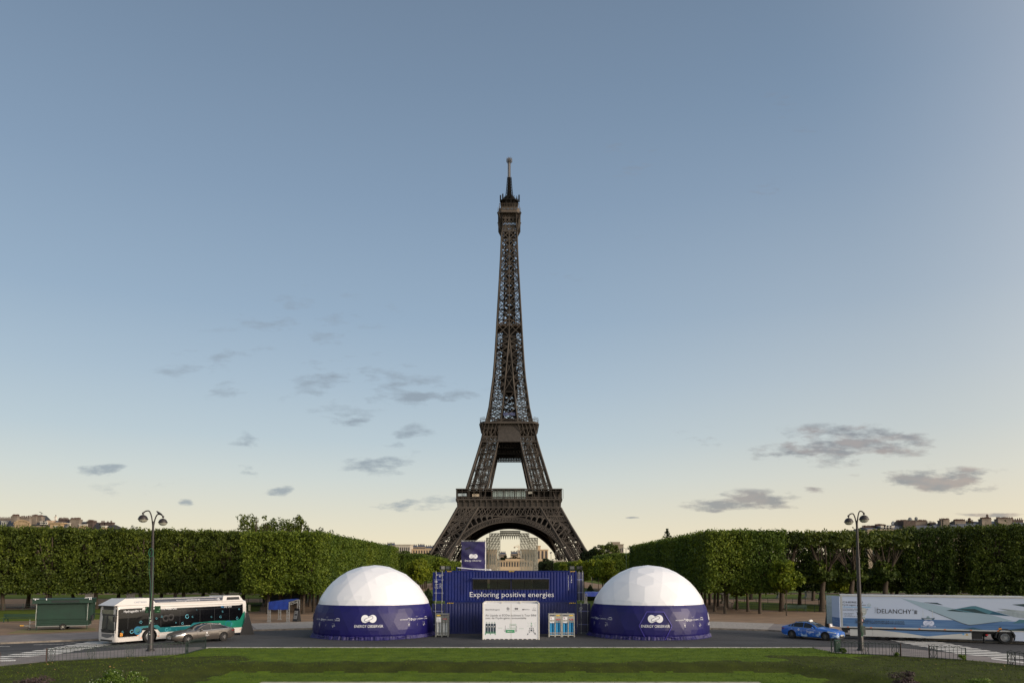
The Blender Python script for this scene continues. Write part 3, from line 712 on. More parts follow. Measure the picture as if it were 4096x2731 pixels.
for k in range(len(zs2)-1):
    z0, z1 = zs2[k], zs2[k+1]; w0, w1 = wo_(z0), wo_(z1); wm = (w0+w1)/2; zm = (z0+z1)/2
    for f in range(4):
        M_ = face_map(f)
        us.beam(M_(-w0, -w0, z0), M_(-w1, -w1, z1), .8); us.beam(M_(0, -w0, z0), M_(0, -w1, z1), .75)
        for sg in (-1, 1):
            us.beam(M_(0, -w0, z0), M_(sg*w1, -w1, z1), .5); us.beam(M_(sg*w0, -w0, z0), M_(0, -w1, z1), .5)
            us.beam(M_(sg*w0, -w0, z0), M_(sg*wm*.5, -wm, zm), .2); us.beam(M_(sg*wm, -wm, zm), M_(sg*w1*.5, -w1, z1), .25); us.beam(M_(0, -wm, zm), M_(sg*w1*.5, -w1, z1), .25)
        us.beam(M_(-w0, -w0, z0), M_(w0, -w0, z0), .45)
us.build('upper_shaft', iron, tower)
core = MB()
for k in range(40):
    z0 = Z2t+(Z3-Z2t)*k/40; z1 = Z2t+(Z3-Z2t)*(k+1)/40; a0, a1 = min(4.2, wo_(z0)*.46), min(4.2, wo_(z1)*.46)
    for (sx, sy) in ((-1, -1), (1, -1), (1, 1), (-1, 1)): core.beam((sx*a0, sy*a0, z0), (sx*a1, sy*a1, z1), .7)
    for (sx, sy) in ((-1, 0), (1, 0), (0, -1), (0, 1)): core.beam((sx*a0, sy*a0, z0), (sx*a1, sy*a1, z1), .6)
    core.beam((-a0, -a0, z0), (a1, -a1, z1), .8); core.beam((a0, a0, z0), (-a1, a1, z1), .8); core.beam((a0, -a0, z0), (-a1, -a1, z1), .6); core.beam((-a0, -a0, z0), (a0, -a0, z0), .5); core.beam((-a0, a0, z1), (-a1, -a1, z1), .4); core.beam((a0, 0, z0), (-a0, 0, z0+2), 1.0, .5)
    if k % 2: 
        q = wo_(z0)*.9
        core.beam((-q, -q, z0), (q, q, z0), .4); core.beam((-q, q, z0), (q, -q, z0), .4)
        core.beam((-q, -q*.5, z0), (q, q*.2, z1), .35); core.beam((q, -q*.3, z0), (-q, q*.5, z1), .35)
for k in range(9):      # dark work netting inside the middle of the shaft
    z0, z1 = zy(1560)+(zy(1310)-zy(1560))*k/9, zy(1560)+(zy(1310)-zy(1560))*(k+1)/9; q0_, q1_ = wo_(z0)*(.62+.05*(k % 2)), wo_(z1)*(.62+.05*((k+1) % 2))
    for f in range(4):
        M_ = face_map(f); core.add([M_(-q0_*.8, -q0_, z0), M_(q0_*(.9-.3*(k % 3 == 0)), -q0_, z0), M_(q1_*(.9-.3*(k % 3 == 0)), -q1_, z1), M_(-q1_*.8, -q1_, z1)], [(0, 1, 2, 3)])
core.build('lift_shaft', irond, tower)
# intermediate platform and blue-windowed cabin on level two
mb = MB(); zi = zy(1297); wv = wo_(zi)*.93; zc_ = zy(1283)
mb.prism([(-wv, -wv), (wv, -wv), (wv, wv), (-wv, wv)], zi-1, zi)
for f in range(4):
    M_ = face_map(f); mb.beam(M_(-wv, -wv, zi-.4), M_(0, -wv, zc_+1.5), 1.8, .5); mb.beam(M_(wv, -wv, zi-.4), M_(0, -wv, zc_+1.5), 1.8, .5)
mb.build('intermediate_platform', mat('ochre_iron', (72, 60, 49), .8), tower)
mb = MB(); zc2 = zy(1658); mb.bb(-9, 9, -9, 9, Z2t-.2, Z2t+3.6); mb.bb(-11, 11, -11, 11, Z2t-.2, Z2t+2); mb.build('pavilion', irond, tower)
mb = MB(); mb.bb(-4.2, 4.2, -9.3, -9.05, zy(1655), zy(1643)); mb.build('blue_panel', mat('blue_glass', (74, 84, 128), .3), tower)
# top cabin
tp = MB(); wc = wz(45.5, 842)[1]; w0 = wo_(Z3); za, zb, zc3, zd = zy(945), zy(905, 6.5), zy(870, 7), zy(849, 8)
for f in range(4):
    M_ = face_map(f)
    tp.add([M_(-w0, -w0, za), M_(w0, -w0, za), M_(w0*1.02, -w0, zb), M_(-w0*1.02, -w0, zb)], [])
    nn = 3
    for (z0, z1) in ((zy(925), zb), (zb, zc3), (zc3, zd)):
        for k in range(4):
            a0, a1 = -w0+2*w0*k/4, -w0+2*w0*(k+1)/4; tp.beam(M_(a0, -w0, z0), M_(a1, -w0, z1), .45); tp.beam(M_(a1, -w0, z0), M_(a0, -w0, z1), .45); tp.beam(M_(a0, -w0, z0), M_(a0, -w0, z1), .5)
        tp.beam(M_(-w0, -w0, z0), M_(w0, -w0, z0), .8); tp.beam(M_(w0, -w0, z0), M_(w0, -w0, z1), .8)
    for sg in (-1, 1):
        for k in range(8):
            t0, t1 = k/8, (k+1)/8; c = lambda t: M_(sg*(w0+(wc-w0)*t**2.2), -(w0+(wc-w0)*t**2.2), zb-4+(zd-zb+4)*t)
            tp.beam(c(t0), c(t1), 1.1)
        tp.add([M_(sg*w0, -w0, zb-4), M_(sg*wc, -wc*.6, zb+1), M_(sg*wc, -wc*.6, zd), M_(sg*w0, -w0, zd)], [(0, 1, 2, 3)])
tp.prism(oct_(wc, 2.5), zd-.3, zd+.5); tp.build('flared_top', iron, tower)
tp = MB(); zt1, zt2 = zy(838, 8), zy(828, 8); tp.prism(oct_(wc, 2.6), zd+.5, zd+1.5); tp.prism(oct_(wc-.5, 2.5), zd+1.5, zt2)
for f in range(4):
    M_ = face_map(f)
    for k in range(13): x = -(wc-2.5)+2*(wc-2.5)*k/12; tp.beam(M_(x, -wc, zd+1.4), M_(x, -wc, zt2+.6), .22)
    for k in range(13): x = -(wc-1)+2*(wc-1)*k/12; tp.beam(M_(x, -wc+.8, zt2), M_(x*.97, -wc+1.2, zt2+3.0), .14)
    tp.beam(M_(-wc+1, -wc+1, zt2+3), M_(wc-1, -wc+1, zt2+3), .2)
cab = tp.build('top_cabin', mat('cabin_ochre', (76, 66, 56), .8, var=.2, scale=.4), tower)
mb = MB()
for f in range(4):
    M_ = face_map(f)
    for k in range(4): x = -5+k*2.9; mb.add([M_(x, -wc-.02, zd+1.8), M_(x+2.3, -wc-.02, zd+1.8), M_(x+2.3, -wc-.02, zd+3.1), M_(x, -wc-.02, zd+3.1)], [(0, 1, 2, 3)])
mb.build('window', glass('cabin_glass', (.03, .04, .05)), cab)
tp = MB(); w4 = wc*.80; z5, z6 = zy(800, 6), zy(788, 4)
tp.prism(oct_(w4*.78, 2), zt2, z5); tp.prism(oct_(w4, 2.4), z5, z5+.8); tp.prism(oct_(w4*.55, 1.5), z5+.8, z6+1)
rnd = random.Random(4)
for k in range(60):      # aerials and platforms
    a = rnd.uniform(0, 6.283); r = w4*rnd.uniform(.75, 1.02); x, y = r*math.cos(a), r*math.sin(a); z0 = z5+.6; h = rnd.uniform(1.2, 4.2)
    tp.beam((x, y, z0), (x+rnd.uniform(-.4, .4), y, z0+h), rnd.choice([.16, .25, .4])); tp.beam((x*.5, y*.5, z0+h), (x, y, z0+.5), .18)
for (x, h) in ((-6.5, 5), (-4.8, 6), (7.2, 5.2)): tp.beam((x, -3, z5), (x, -3, z5+h), 1.0)
for k in range(30): a = rnd.uniform(0, 6.283); tp.beam((w4*.8*math.cos(a), w4*.8*math.sin(a), zt2), (w4*math.cos(a+.2), w4*math.sin(a+.2), z5), .35)
zA, zB, zC, zD = z6, zy(765, 0), zy(711, 0), zy(652, 0)
for k in range(14):
    z0, z1 = zA+(zC-zA)*k/14, zA+(zC-zA)*(k+1)/14; a0 = 3.6-(3.6-1.5)*(k/14)**.5 if k else 4.2
    for (sx, sy) in ((-1, -1), (1, -1), (1, 1), (-1, 1)): tp.beam((sx*a0*.55, sy*a0*.55, z0), (sx*a0*.5, sy*a0*.5, z1), .4)
    tp.beam((-a0*.5, -a0*.5, z0), (a0*.5, -a0*.5, z1), .35); tp.beam((a0*.5, -a0*.5, z0), (-a0*.5, a0*.5, z1), .35)
    tp.beam((-a0*.95, 0, z0+.6), (a0*.95, 0, z0+.6), .4); tp.beam((0, -a0*.9, z0+.6), (0, a0*.9, z0+.6), .4); tp.beam((-a0*.95, 0, z0), (-a0*.95, 0, z0+1.6), .4); tp.beam((a0*.95, 0, z0), (a0*.95, 0, z0+1.6), .4)
tp.tube([(0, 0, zA), (0, 0, zC)], [1.7, .95], 8)
tp.build('upper_works', irond, tower)
tp = MB(); tp.tube([(0, 0, zC), (0, 0, zD)], .65, 8)
for k in range(14): z = zC+(zD-zC)*k/14; tp.beam((-.95, -.3, z), (-.95, -.3, z+.5), .5); tp.beam((.8, .3, z+.3), (.8, .3, z+.8), .4)
z7 = zy(643, 0)
for k in range(16): a = k*math.pi/8; tp.beam((0, 0, z7+(-1)**k*.5), (2.1*math.cos(a), 2.1*math.sin(a), z7+(1.7 if k % 2 else -1.2)), .32); tp.beam((2.0*math.cos(a), 2.0*math.sin(a), z7-1), (2.0*math.cos(a), 2.0*math.sin(a), z7+1), .28)
tp.beam((0, 0, zD), (0, 0, z7+2.4), .5); tp.tube([(0, 0, z7-1.2), (0, 0, z7+1.2)], 1.0, 8); tp.build('antenna', mat('antenna_grey', (84, 82, 82), .6), tower)
# ================================================================ CONTAINERS
navy = mat('navy_paint', (5, 27, 98), .5, rgb2=(4, 20, 80), scale=1.2, spec=.25)
navyd = mat('dark_navy_paint', (13, 20, 56), .5, var=.15, scale=1.2)
navyL = mat('navy_lower_paint', (5, 24, 88), .55, rgb2=(4, 17, 68), scale=.8)
white = mat('white_lettering', (225, 226, 230), .5, var=.02)
steel = mat('galvanised_steel', (150, 152, 152), .45, metal=.3, var=.15, scale=8)
black = mat('black_trim', (18, 18, 20), .5, var=.1)
rubber = mat('tyre_rubber', (22, 22, 23), .8, var=.15, scale=12)
yellow = mat('yellow_paint', (214, 176, 40), .5, var=.05)
orange = mat('orange_marker', (220, 120, 40), .4, var=.05)
CY0 = G(2043, 2533.5).y          # front face of the containers
CXc = (2043-CX)*CY0/F; CLn, CWd, CH = 12.19, 2.44, 2.896
def container(name, label, z0, win, mtl):
    t = thing(name, label, 'container', (CXc, CY0, z0), 0, 'stacked navy shipping containers')
    h = CLn/2; mb = MB()
    for sx in (-1, 1):
        for y0 in (0, CWd-.16): mb.bb(sx*h-(.16 if sx > 0 else 0), sx*h+(.16 if sx < 0 else 0), y0, y0+.16, 0, CH)
    for z in (0, CH-.11):
        for y0 in (0.01, CWd-.13): mb.bb(-h+.16, h-.16, y0, y0+.12, z, z+(.11 if z else .16))
    mb.build('frame', mtl, t)
    # corrugated walls
    def corr(y, flip, openings):
        mb = MB(); per = .278; x = -h+.16; pts = []
        while x < h-.16-.01:
            for (dx_, dp) in ((0, 0), (.072, .03), (.139, .03), (.211, 0)):
                if x+dx_ < h-.16: pts.append((x+dx_, dp))
            x += per
        pts.append((h-.16, 0))
        zz = [.16, CH-.11] if not openings else [.16, openings[0][2], openings[0][3], CH-.11]
        for i in range(len(pts)-1):
            (xa, da), (xb, db) = pts[i], pts[i+1]
            for k in range(len(zz)-1):
                if k == 1 and len(zz) == 4 and any(o_[0] <= (xa+xb)/2 <= o_[1] for o_ in openings): continue
                ya, yb_ = (y+da, y+db) if not flip else (y-da, y-db); q = [(xa, ya, zz[k]), (xb, yb_, zz[k]), (xb, yb_, zz[k+1]), (xa, ya, zz[k+1])]
                mb.add(q, [(0, 1, 2, 3)] if not flip else [(3, 2, 1, 0)])
        return mb
    sc = CLn/529.0
    wx = lambda c: (c-1035)/1596*CLn; wzf = lambda c: (985-c)/380*CH
    op = [(wx(578), wx(1030), wzf(826), wzf(708)), (wx(1048), wx(1497), wzf(826), wzf(708))] if win else None
    corr(.02, False, op).build('side_wall', mtl, t); corr(CWd-.02, True, [(wx(740), wx(1300), wzf(826), wzf(708))] if win else None).build('side_wall', mtl, t)
    mb = MB(); mb.bb(-h+.1, h-.1, .1, CWd-.1, CH-.06, CH-.02); mb.build('roof', mtl, t); mb = MB(); mb.bb(-h+.1, h-.1, .1, CWd-.1, .1, .16); mb.build('floor', black, t)
    # door leaves swung open, left end in the plane of the front
    def leaf(x0, y0, wl, rz, vents=True, dm=mtl):
        d = bpy.data.objects.new('door', None); 
        mb = MB(); M = Matrix.Translation((x0, y0, 0)) @ Matrix.Rotation(rz, 4, 'Z'); mb.T = lambda v: M @ v
        mb.bb(0, wl, 0, .05, .13, CH-.14)
        for k in range(5): z = .3+k*(CH-.5)/5; mb.bb(.06, wl-.08, -.02, 0, z+.02, z+.30); 
        dd = mb.build('door', dm, t)
        lb = MB(); lb.T = mb.T
        for fx in (.28, .78): lb.tube([(wl*fx, -.06, .02), (wl*fx, -.06, CH-.02)], .022, 8); 
        for fx in (.28, .78):
            for z in (.1, .85, 2.0, CH-.2): lb.box((wl*fx, -.05, z), (.08, .05, .09))
        lb.build('locking_bar', steel, dd)
        vb = MB(); vb.T = mb.T
        for z in (CH*.28, CH*.70): vb.bb(wl*.1, wl*.9, -.045, -.02, z, z+.07)
        vb.build('crossbar', mat('worn_navy', (86, 92, 140), .5, var=.1), dd)
        return dd, mb.T
    return t, h, wx, wzf, leaf, op
ct, h, wx, wzf, leaf, op = container('shipping_container', 'upper navy corrugated container with two long serving windows and white lettering', CH+.0, True, navy)
dl, T1 = leaf(-h-1.12, .03, 1.12, 0); dr, T2 = leaf(h+.05, .9, 1.15, R(48), dm=navyd)
lt = MB(); lt.T = T1
for (tx, x, z, w_, hh) in (('ARDU', .27, 2.47, .22, .09), ('503382', .53, 2.47, .33, .09), ('5', .93, 2.47, .05, .09), ('25G1', .56, 2.33, .2, .08)): lt.text(tx, x, z, w_, hh, -.03)
for k in range(4):
    lt.text(('GROSS', 'TARE', 'NET', 'CU.CAP')[k], .2, 1.62-k*.12, .3-(k == 1)*.1, .05, -.03); lt.text(('30480 KG', '2220 KG', '28260 KG', '33.2 CU.M')[k], .6, 1.66-k*.12, .24, .06, -.03)
lt.rect(.2, .42, 1.84, 1.92, -.028); lt.build('lettering', white, dl)
fr = MB()
for (x0, x1, z0, z1) in op:
    for (a, b, c, d) in ((x0-.03, x0+.03, z0, z1), (x1-.03, x1+.03, z0, z1), (x0-.03, x1+.03, z0-.06, z0), (x0-.03, x1+.03, z1, z1+.05)): fr.bb(a, b, -.02, .09, c, d)
fo = fr.build('window', black, ct)
sh = MB()
for (x0, x1, z0, z1) in op: sh.add([(x0-.06, .0, z1+.11), (x1+.06, .0, z1+.11), (x1+.06, -.5, z1+.07), (x0-.06, -.5, z1+.07), (x0-.06, .0, z1+.06), (x1+.06, .0, z1+.06), (x1+.06, -.5, z1+.03), (x0-.06, -.5, z1+.03)], [(0, 1, 2, 3)[::-1], (4, 5, 6, 7), (3, 2, 6, 7)[::-1], (0, 3, 7, 4)[::-1], (1, 5, 6, 2)[::-1]])
sh.build('awning', mat('awning_navy', (66, 74, 128), .5), fo)
pn = MB()
for c in (750, 770, 875, 1200): x = wx(c); pn.bb(x-.02, x+.02, .3, .34, wzf(826), wzf(712))
pn.build('mullion', black, fo)
bk = MB(); bk.bb(wx(578), wx(745), 1.6, 1.64, .2, CH-.2); bk.bb(wx(1305), wx(1497), 1.5, 1.54, .2, CH-.2); bk.build('partition', mat('olive_panel', (60, 56, 30), .8), ct)
bg = MB(); bg.bb(wx(772), wx(1300), CWd-.12, CWd-.1, wzf(826), wzf(708)); bg.build('rear_pane', mat('dusty_pane', (112, 110, 76), .35, var=.15, scale=.6), ct)
gpn = MB()
for (x0, x1, z0, z1) in op: gpn.rect(x0, x1, z0, z1, .06)
gpn.build('pane', clearglass('pane_glass', (.55, .56, .45), .35), fo)
lt = MB(); lt.text('Exploring positive energies', wx(540), wzf(921), wx(1556)-wx(540), .46, -.012); lt.build('lettering', white, ct)
lt = MB()
for i, ch_ in enumerate('ARDU503382'): lt.text(ch_, wx(1729), wzf(672+i*16.4), .065, .09, -.012)
lt.text('5', wx(1729), wzf(838), .065, .09, -.012)
for i, ch_ in enumerate('45G1'): lt.text(ch_, wx(1766), wzf(674+i*17), .065, .09, -.012)
lt.ring(wx(1769), wzf(742), .05, .02, -.012); lt.build('lettering', white, ct)
def hazard(parent, xs_, z):
    mb = MB(); kb = MB()
    for (x0, x1) in xs_:
        n = 7; s_ = (x1-x0)/n; kb.rect(x0, x1, z, z+.075, -.003+.0)
        for k in range(0, n, 2): mb.poly([(x0+k*s_, z), (x0+(k+1)*s_, z), (x0+(k+1)*s_+.05, z+.075), (x0+k*s_+.05, z+.075)], -.008)
    o = kb.build('hazard_stripe', black, parent); mb.build('yellow_stripe', yellow, o)
hazard(ct, [(wx(262), wx(310)), (wx(1010), wx(1072)), (wx(1755), wx(1808))], CH-.10)
cb, h, wx, wzf, leaf, _ = container('shipping_container', 'lower navy corrugated container resting on the asphalt behind the white hoarding', 0, False, navyL)
cb.location.z = 0.01; cb.location.x += .02
d1, T1 = leaf(-h-1.2, .03, 1.17, 0, dm=navyL); d2, T2 = leaf(h+.03, .05, 1.22, 0, dm=navyd)
hazard(cb, [(wx(262), wx(335)), (wx(1740), wx(1812))], CH-.13)
lt = MB(); lt.T = T2; lt.text('CMA CGM', .18, 2.28, .3, .05, -.03); lt.poly([(.2, 2.4), (.46, 2.4), (.36, 2.45)], -.03); lt.poly([(.2, 2.2), (.46, 2.2), (.3, 2.15)], -.03); lt.rect(.2, .42, .2, .42, -.03) if False else None; lt.build('lettering', white, d2)
# things on the roof
RZ = 2*CH+.01
bld = thing('white_board', 'long narrow white folded board lying on the container roof below the banner', 'board', (0, 0, 0))
mb = MB(); a, b, c = P(1833, 2270.5, CY0+1.2), P(1893, 2277, CY0+.9), P(1962, 2280.2, CY0+.5)
mb.beam(a+Vector((0, 0, .04)), b+Vector((0, 0, .05)), .5, .07); mb.build('panel', white, bld); mb = MB(); mb.beam(b+Vector((.05, 0, .05)), c+Vector((0, 0, .06)), .55, .09); mb.build('panel', white, bld)
mb = MB(); mb.beam((a.x+.1, a.y, RZ), (a.x+.1, a.y, a.z), .06); mb.beam((b.x, b.y, RZ), (b.x, b.y, b.z), .06); mb.build('prop', steel, bld)
p = P(1827.5, 2270, CY0+.8); mb = MB(); mb.beam((p.x, p.y, RZ-.03), (p.x, p.y, RZ+.35), .1); mb.beam((p.x, p.y, RZ+.2), (p.x+.22, p.y, RZ+.2), .05); tag(mb.build('roof_post', navy), 'short blue post on the container roof left of the white board', 'post')
def flood(px, lab, rz):
    p = P(px, 2280, CY0+.9); t = thing('floodlight', lab, 'floodlight', (p.x, p.y, RZ-.02), rz, 'black floodlights on the container roof')
    mb = MB(); mb.bb(-.22, .22, -.16, .14, .12, .46); mb.bb(-.17, .17, .14, .2, .16, .42)
    for k in range(5): mb.bb(-.2+k*.09, -.17+k*.09, -.2, -.16, .14, .44)
    mb.build('housing', black, t); mb = MB(); mb.rect(-.18, .18, .16, .42, -.202); mb.build('lens', glass('lens', (.05, .06, .07)), t)
    mb = MB(); mb.beam((-.26, 0, 0), (-.26, 0, .34), .04); mb.beam((.26, 0, 0), (.26, 0, .34), .04); mb.beam((-.26, 0, .02), (.26, 0, .02), .05); mb.build('bracket', black, t)
flood(1769, 'black floodlight at the far left end of the container roof', .5); flood(1793, 'black floodlight second from the left on the container roof', -.2)
flood(2288, 'black floodlight inner one of two at the right end of container roof', 0); flood(2318, 'black floodlight at the far right end of the container roof', -.6)
# ---------------------------------------------------------------- banner tower
BY = 88.0; bl, br_ = P(1846, 2165, BY), P(1940.5, 2165, BY); zt = bl.z; bx0, bx1 = bl.x, br_.x
bt = thing('banner_tower', 'tall purple blue banner cube on a metal frame with white logo behind containers', 'banner', ((bx0+bx1)/2, BY, .13))
bw = (bx1-bx0)/2; bd = 3.2; ban = mat('banner_vinyl', (40, 32, 90), .38, rgb2=(32, 25, 78), scale=.7, bump=.35, bscale=1.6); ban2 = mat('banner_vinyl_dark', (26, 21, 70), .38, var=.1, bump=.35, bscale=1.6, scale=.7)
zt -= .13; zb_ = zt-4.6
mb = MB()
for sx in (-1, 1):
    for y in (.06, bd-.06): mb.tube([(sx*(bw-.05), y, 0), (sx*(bw-.05), y, zt+.16)], .045, 6)
for z in (.5, 2.4, zb_, zb_+1.6, zt-.8, zt+.1):
    for y in (.06, bd-.06): mb.beam((-bw+.05, y, z), (bw-.05, y, z), .05)
    for sx in (-1, 1): mb.beam((sx*(bw-.05), .06, z), (sx*(bw-.05), bd-.06, z), .05)
for k in range(9): x = -bw+2*bw*k/8; mb.beam((x, .06, zt), (x, .06, zt+.16), .03)
mb.build('frame', steel, bt)
bn = MB(); bn.smooth = True; NXs, NZ = 24, 32; V = []
for j in range(NZ+1):
    for i in range(NXs+1):
        x = -bw+2*bw*i/NXs; z = zb_+(zt-zb_)*j/NZ; e = min(i, NXs-i)/NXs; V.append((x+(.03*math.sin(z*4) if i in (0, NXs) else 0), -.02+.035*math.sin(x*2.3+z*1.7)+.02*math.sin(z*5+x*3), z))
Fs = []; MI = []
for j in range(NZ):
    for i in range(NXs):
        a = j*(NXs+1)+i; Fs.append((a, a+1, a+NXs+2, a+NXs+1)); s_ = (j/NZ)-(i/NXs)*.8; MI.append(1 if s_ > .38 or s_ < -.55 else 0)
bn.add(V, Fs); bn.mi = MI; bo = bn.build('banner', [ban, ban2], bt)
mb = MB(); mb.add([(bw, 0, zb_), (bw, bd, zb_), (bw, bd, zt), (bw, 0, zt)], [(0, 1, 2, 3)]); mb.add([(-bw, 0, zb_), (-bw, bd, zb_), (-bw, bd, zt), (-bw, 0, zt)], [(3, 2, 1, 0)]); mb.build('side_sheet', mat('white_sheet', (196, 196, 198), .6), bt)
lt = MB(); logo(lt, .02, zt-1.74, 1.02, -.10); lt.build('logo', [white, ban], bo)
lt = MB(); lt.text('Energy Observer', -.98, zt-2.34, 1.96, .2, -.10); lt.build('lettering', white, bo)
lt = MB()
for k in range(3): lt.poly([(-.95+k*.22, zt-.85+k*.08), (-.8+k*.22, zt-.75+k*.08), (-.74+k*.22, zt-.9+k*.1), (-.86+k*.22, zt-1.0+k*.09)], -.1)
lt.build('vent_flap', black, bo)
# ---------------------------------------------------------------- white hoarding box
HX0, HX1, HY = G(1932.5, 2556.5).x, G(2156, 2556.5).x, G(2045, 2556.5).y
hb = thing('hoarding_box', 'white open-topped hoarding box with printed hydrogen poster standing before the containers', 'hoarding', ((HX0+HX1)/2, HY, 0))
hw_, hd, hh = (HX1-HX0)/2, 3.4, 3.02; wp = mat('white_panel', (216, 218, 222), .55, var=.02, scale=.6)
mb = MB(); mb.bb(-hw_+.05, hw_-.05, 0, .04, .06, hh); mb.bb(-hw_, -hw_+.05, .0, hd, .06, hh); mb.bb(hw_-.05, hw_, .0, hd, .06, hh); mb.bb(-hw_+.05, hw_-.05, hd-.04, hd, .06, hh); mb.build('panel', wp, hb)
mb = MB()
for sx in (-1, 1): mb.bb(sx*hw_-.05, sx*hw_+.05, -.05, .05, 0, hh+.02); mb.bb(sx*hw_-.05, sx*hw_+.05, hd, hd+.1, 0, hh+.02); mb.bb(sx*hw_-.045, sx*hw_+.045, .05, hd, hh, hh+.05)
mb.bb(-hw_+.05, hw_-.05, hd-.1, hd+.02, hh, hh+.08)
for x in (-.82, .82): mb.bb(x-.05, x+.05, hd-.16, hd-.04, hh-.35, hh)
for k in range(12): x = -hw_+2*hw_*(k+.5)/12; mb.bb(x-.06, x+.06, .0, .05, 0, .06)
mb.build('frame', mat('white_frame', (212, 208, 198), .5, var=.03), hb)
mb = MB(); mb.bb(.0-.008, .012, -.006, -.002, .08, hh-.02); mb.build('seam', mat('seam_tan', (150, 140, 120), .7), hb)
ux = lambda c: (c-1212)/ (2142-282)*(2*hw_); uz = lambda c: (1392-c)/(1392-175)*(hh)+.0
gry = mat('print_grey', (70, 70, 76), .6); grn = mat('print_green', (62, 142, 100), .6, var=.03); dkb = mat('print_dark_blue', (34, 52, 66), .6); lgr = mat('print_light_grey', (140, 142, 140), .6)
lt = MB(); lt.m = 0
lt.text('#parishydrogene', ux(358), uz(400), ux(832)-ux(358), .13, -.008); 
lt.text('Air Liquide et EODev éclairent la Tour Eiffel', ux(358), uz(604), ux(2048)-ux(358), .175, -.008); lt.text("avec de l'hydrogène renouvelable", ux(358), uz(694), ux(1720)-ux(358), .165, -.008)
lt.text('PARIS', ux(1915), uz(420), ux(2050)-ux(1915), .08, -.008); lt.ring(ux(1985), uz(345), .085, .015, -.008, 14, -.5, 3.6); lt.ring(ux(1975), uz(355), .06, .012, -.008, 12, 2.6, 6.2)
lt.ring(ux(1113), uz(352), .095, .035, -.008); lt.disc(ux(1113), uz(352), .045, -.008); lt.poly([(ux(1068), uz(352)), (ux(1068), uz(306)), (ux(1113), uz(306))], -.006); lt.text('Air Liquide', ux(1055), uz(430), ux(1175)-ux(1055), .035, -.008)
lt.text('Energy Observer', ux(1270), uz(424), ux(1505)-ux(1270), .05, -.008); logo(lt, ux(1390), uz(348), ux(1450)-ux(1332), -.008, inner=2); logo(lt, ux(1622), uz(375), ux(1662)-ux(1582), -.008, inner=2)
lt.text('EODev', ux(1678), uz(392), ux(1838)-ux(1678), .095, -.008)
lt.build('lettering', [gry, grn, wp], hb)
il = MB(); 
for k in range(4):
    c = ux(398+89*k); wv = ux(75)-ux(0); il.m = 1
    il.poly([(c-wv/2, uz(1165)), (c+wv/2, uz(1165)), (c+wv/2, uz(875)), (c+wv*.36, uz(850)), (c-wv*.36, uz(850)), (c-wv/2, uz(875))], -.008)
    il.m = 0; il.rect(c-.05, c+.05, uz(828), uz(822), -.008); il.rect(c-.055, c-.045, uz(850), uz(825), -.008); il.rect(c+.045, c+.055, uz(850), uz(825), -.008); il.rect(c-.008, c+.008, uz(822), uz(795), -.008); il.rect(c-.04, c+.04, uz(799), uz(793), -.008)
    il.m = 2; il.disc(c, uz(945), .04, -.01, 12); il.rect(c-.06, c+.06, uz(979), uz(974), -.01)
il.m = 0; il.rect(ux(350), ux(700), uz(1142), uz(1127), -.012); il.rect(ux(350), ux(700), uz(1186), uz(1168), -.012)
il.poly([(ux(347), uz(1232)), (ux(368), uz(1232)), (ux(380), uz(1186)), (ux(347), uz(1186))], -.012); il.poly([(ux(680), uz(1232)), (ux(697), uz(1232)), (ux(697), uz(1186)), (ux(665), uz(1186))], -.012); il.rect(ux(512), ux(532), uz(1232), uz(1186), -.012)
il.rect(ux(770), ux(918), uz(1004), uz(997), -.008); il.rect(ux(1482), ux(1632), uz(1023), uz(1017), -.008)
il.poly([(ux(1035), uz(1160)), (ux(1328), uz(1160)), (ux(1328), uz(1060)), (ux(1035), uz(1060))], -.008)
def ln(pts, t_=.014):
    for i in range(len(pts)-1):
        (ax, az), (bx, bz) = pts[i], pts[i+1]; ax, bx, az, bz = ux(ax), ux(bx), uz(az), uz(bz); l = math.hypot(bx-ax, bz-az); nx_, nz__ = -(bz-az)/l*t_/2, (bx-ax)/l*t_/2
        il.poly([(ax-nx_, az-nz__), (bx-nx_, bz-nz__), (bx+nx_, bz+nz__), (ax+nx_, az+nz__)], -.01)
ln([(1035, 1060), (1080, 1012), (1368, 1012), (1328, 1060)]); ln([(1368, 1012), (1368, 1110), (1328, 1160)]); ln([(1170, 990), (1170, 865), (1378, 865), (1378, 990), (1170, 990)]); ln([(1190, 925), (1190, 888), (1355, 888), (1355, 925), (1190, 925)], .01)
il.m = 3; ln([(1220, 905), (1345, 905)], .02); ln([(1020, 912), (1020, 1105), (1035, 1105)], .018); ln([(975, 1050), (990, 1110), (1035, 1128)], .018); ln([(1378, 930), (1400, 940), (1400, 1070), (1345, 1070)], .018); ln([(1350, 1088), (1420, 1088)], .018); ln([(1350, 1112), (1405, 1112), (1405, 1130)], .018)
for (x, z, r) in ((1890, 800, .016), (1890, 955, .045), (1890, 1010, .045), (1890, 1075, .08), (1836, 1020, .045), (1948, 1020, .045), (1965, 1073, .045), (1815, 1095, .045), (1952, 1125, .045), (1830, 1145, .04), (2015, 1200, .05), (1768, 1205, .05), (2038, 1232, .02), (1745, 1235, .02), (1860, 922, .02), (1922, 922, .02), (1846, 980, .02), (1936, 980, .02), (1996, 1132, .02), (1976, 1160, .02), (1976, 1188, .02), (1786, 1160, .02), (1806, 1190, .02), (1890, 1132, .02), (2014, 1172, .04)):
    il.m = 1; il.disc(ux(x), uz(z), r, -.008, 14)
il.m = 0; il.disc(ux(1890), uz(840), .045, -.008, 14); il.disc(ux(1890), uz(897), .045, -.008, 14)
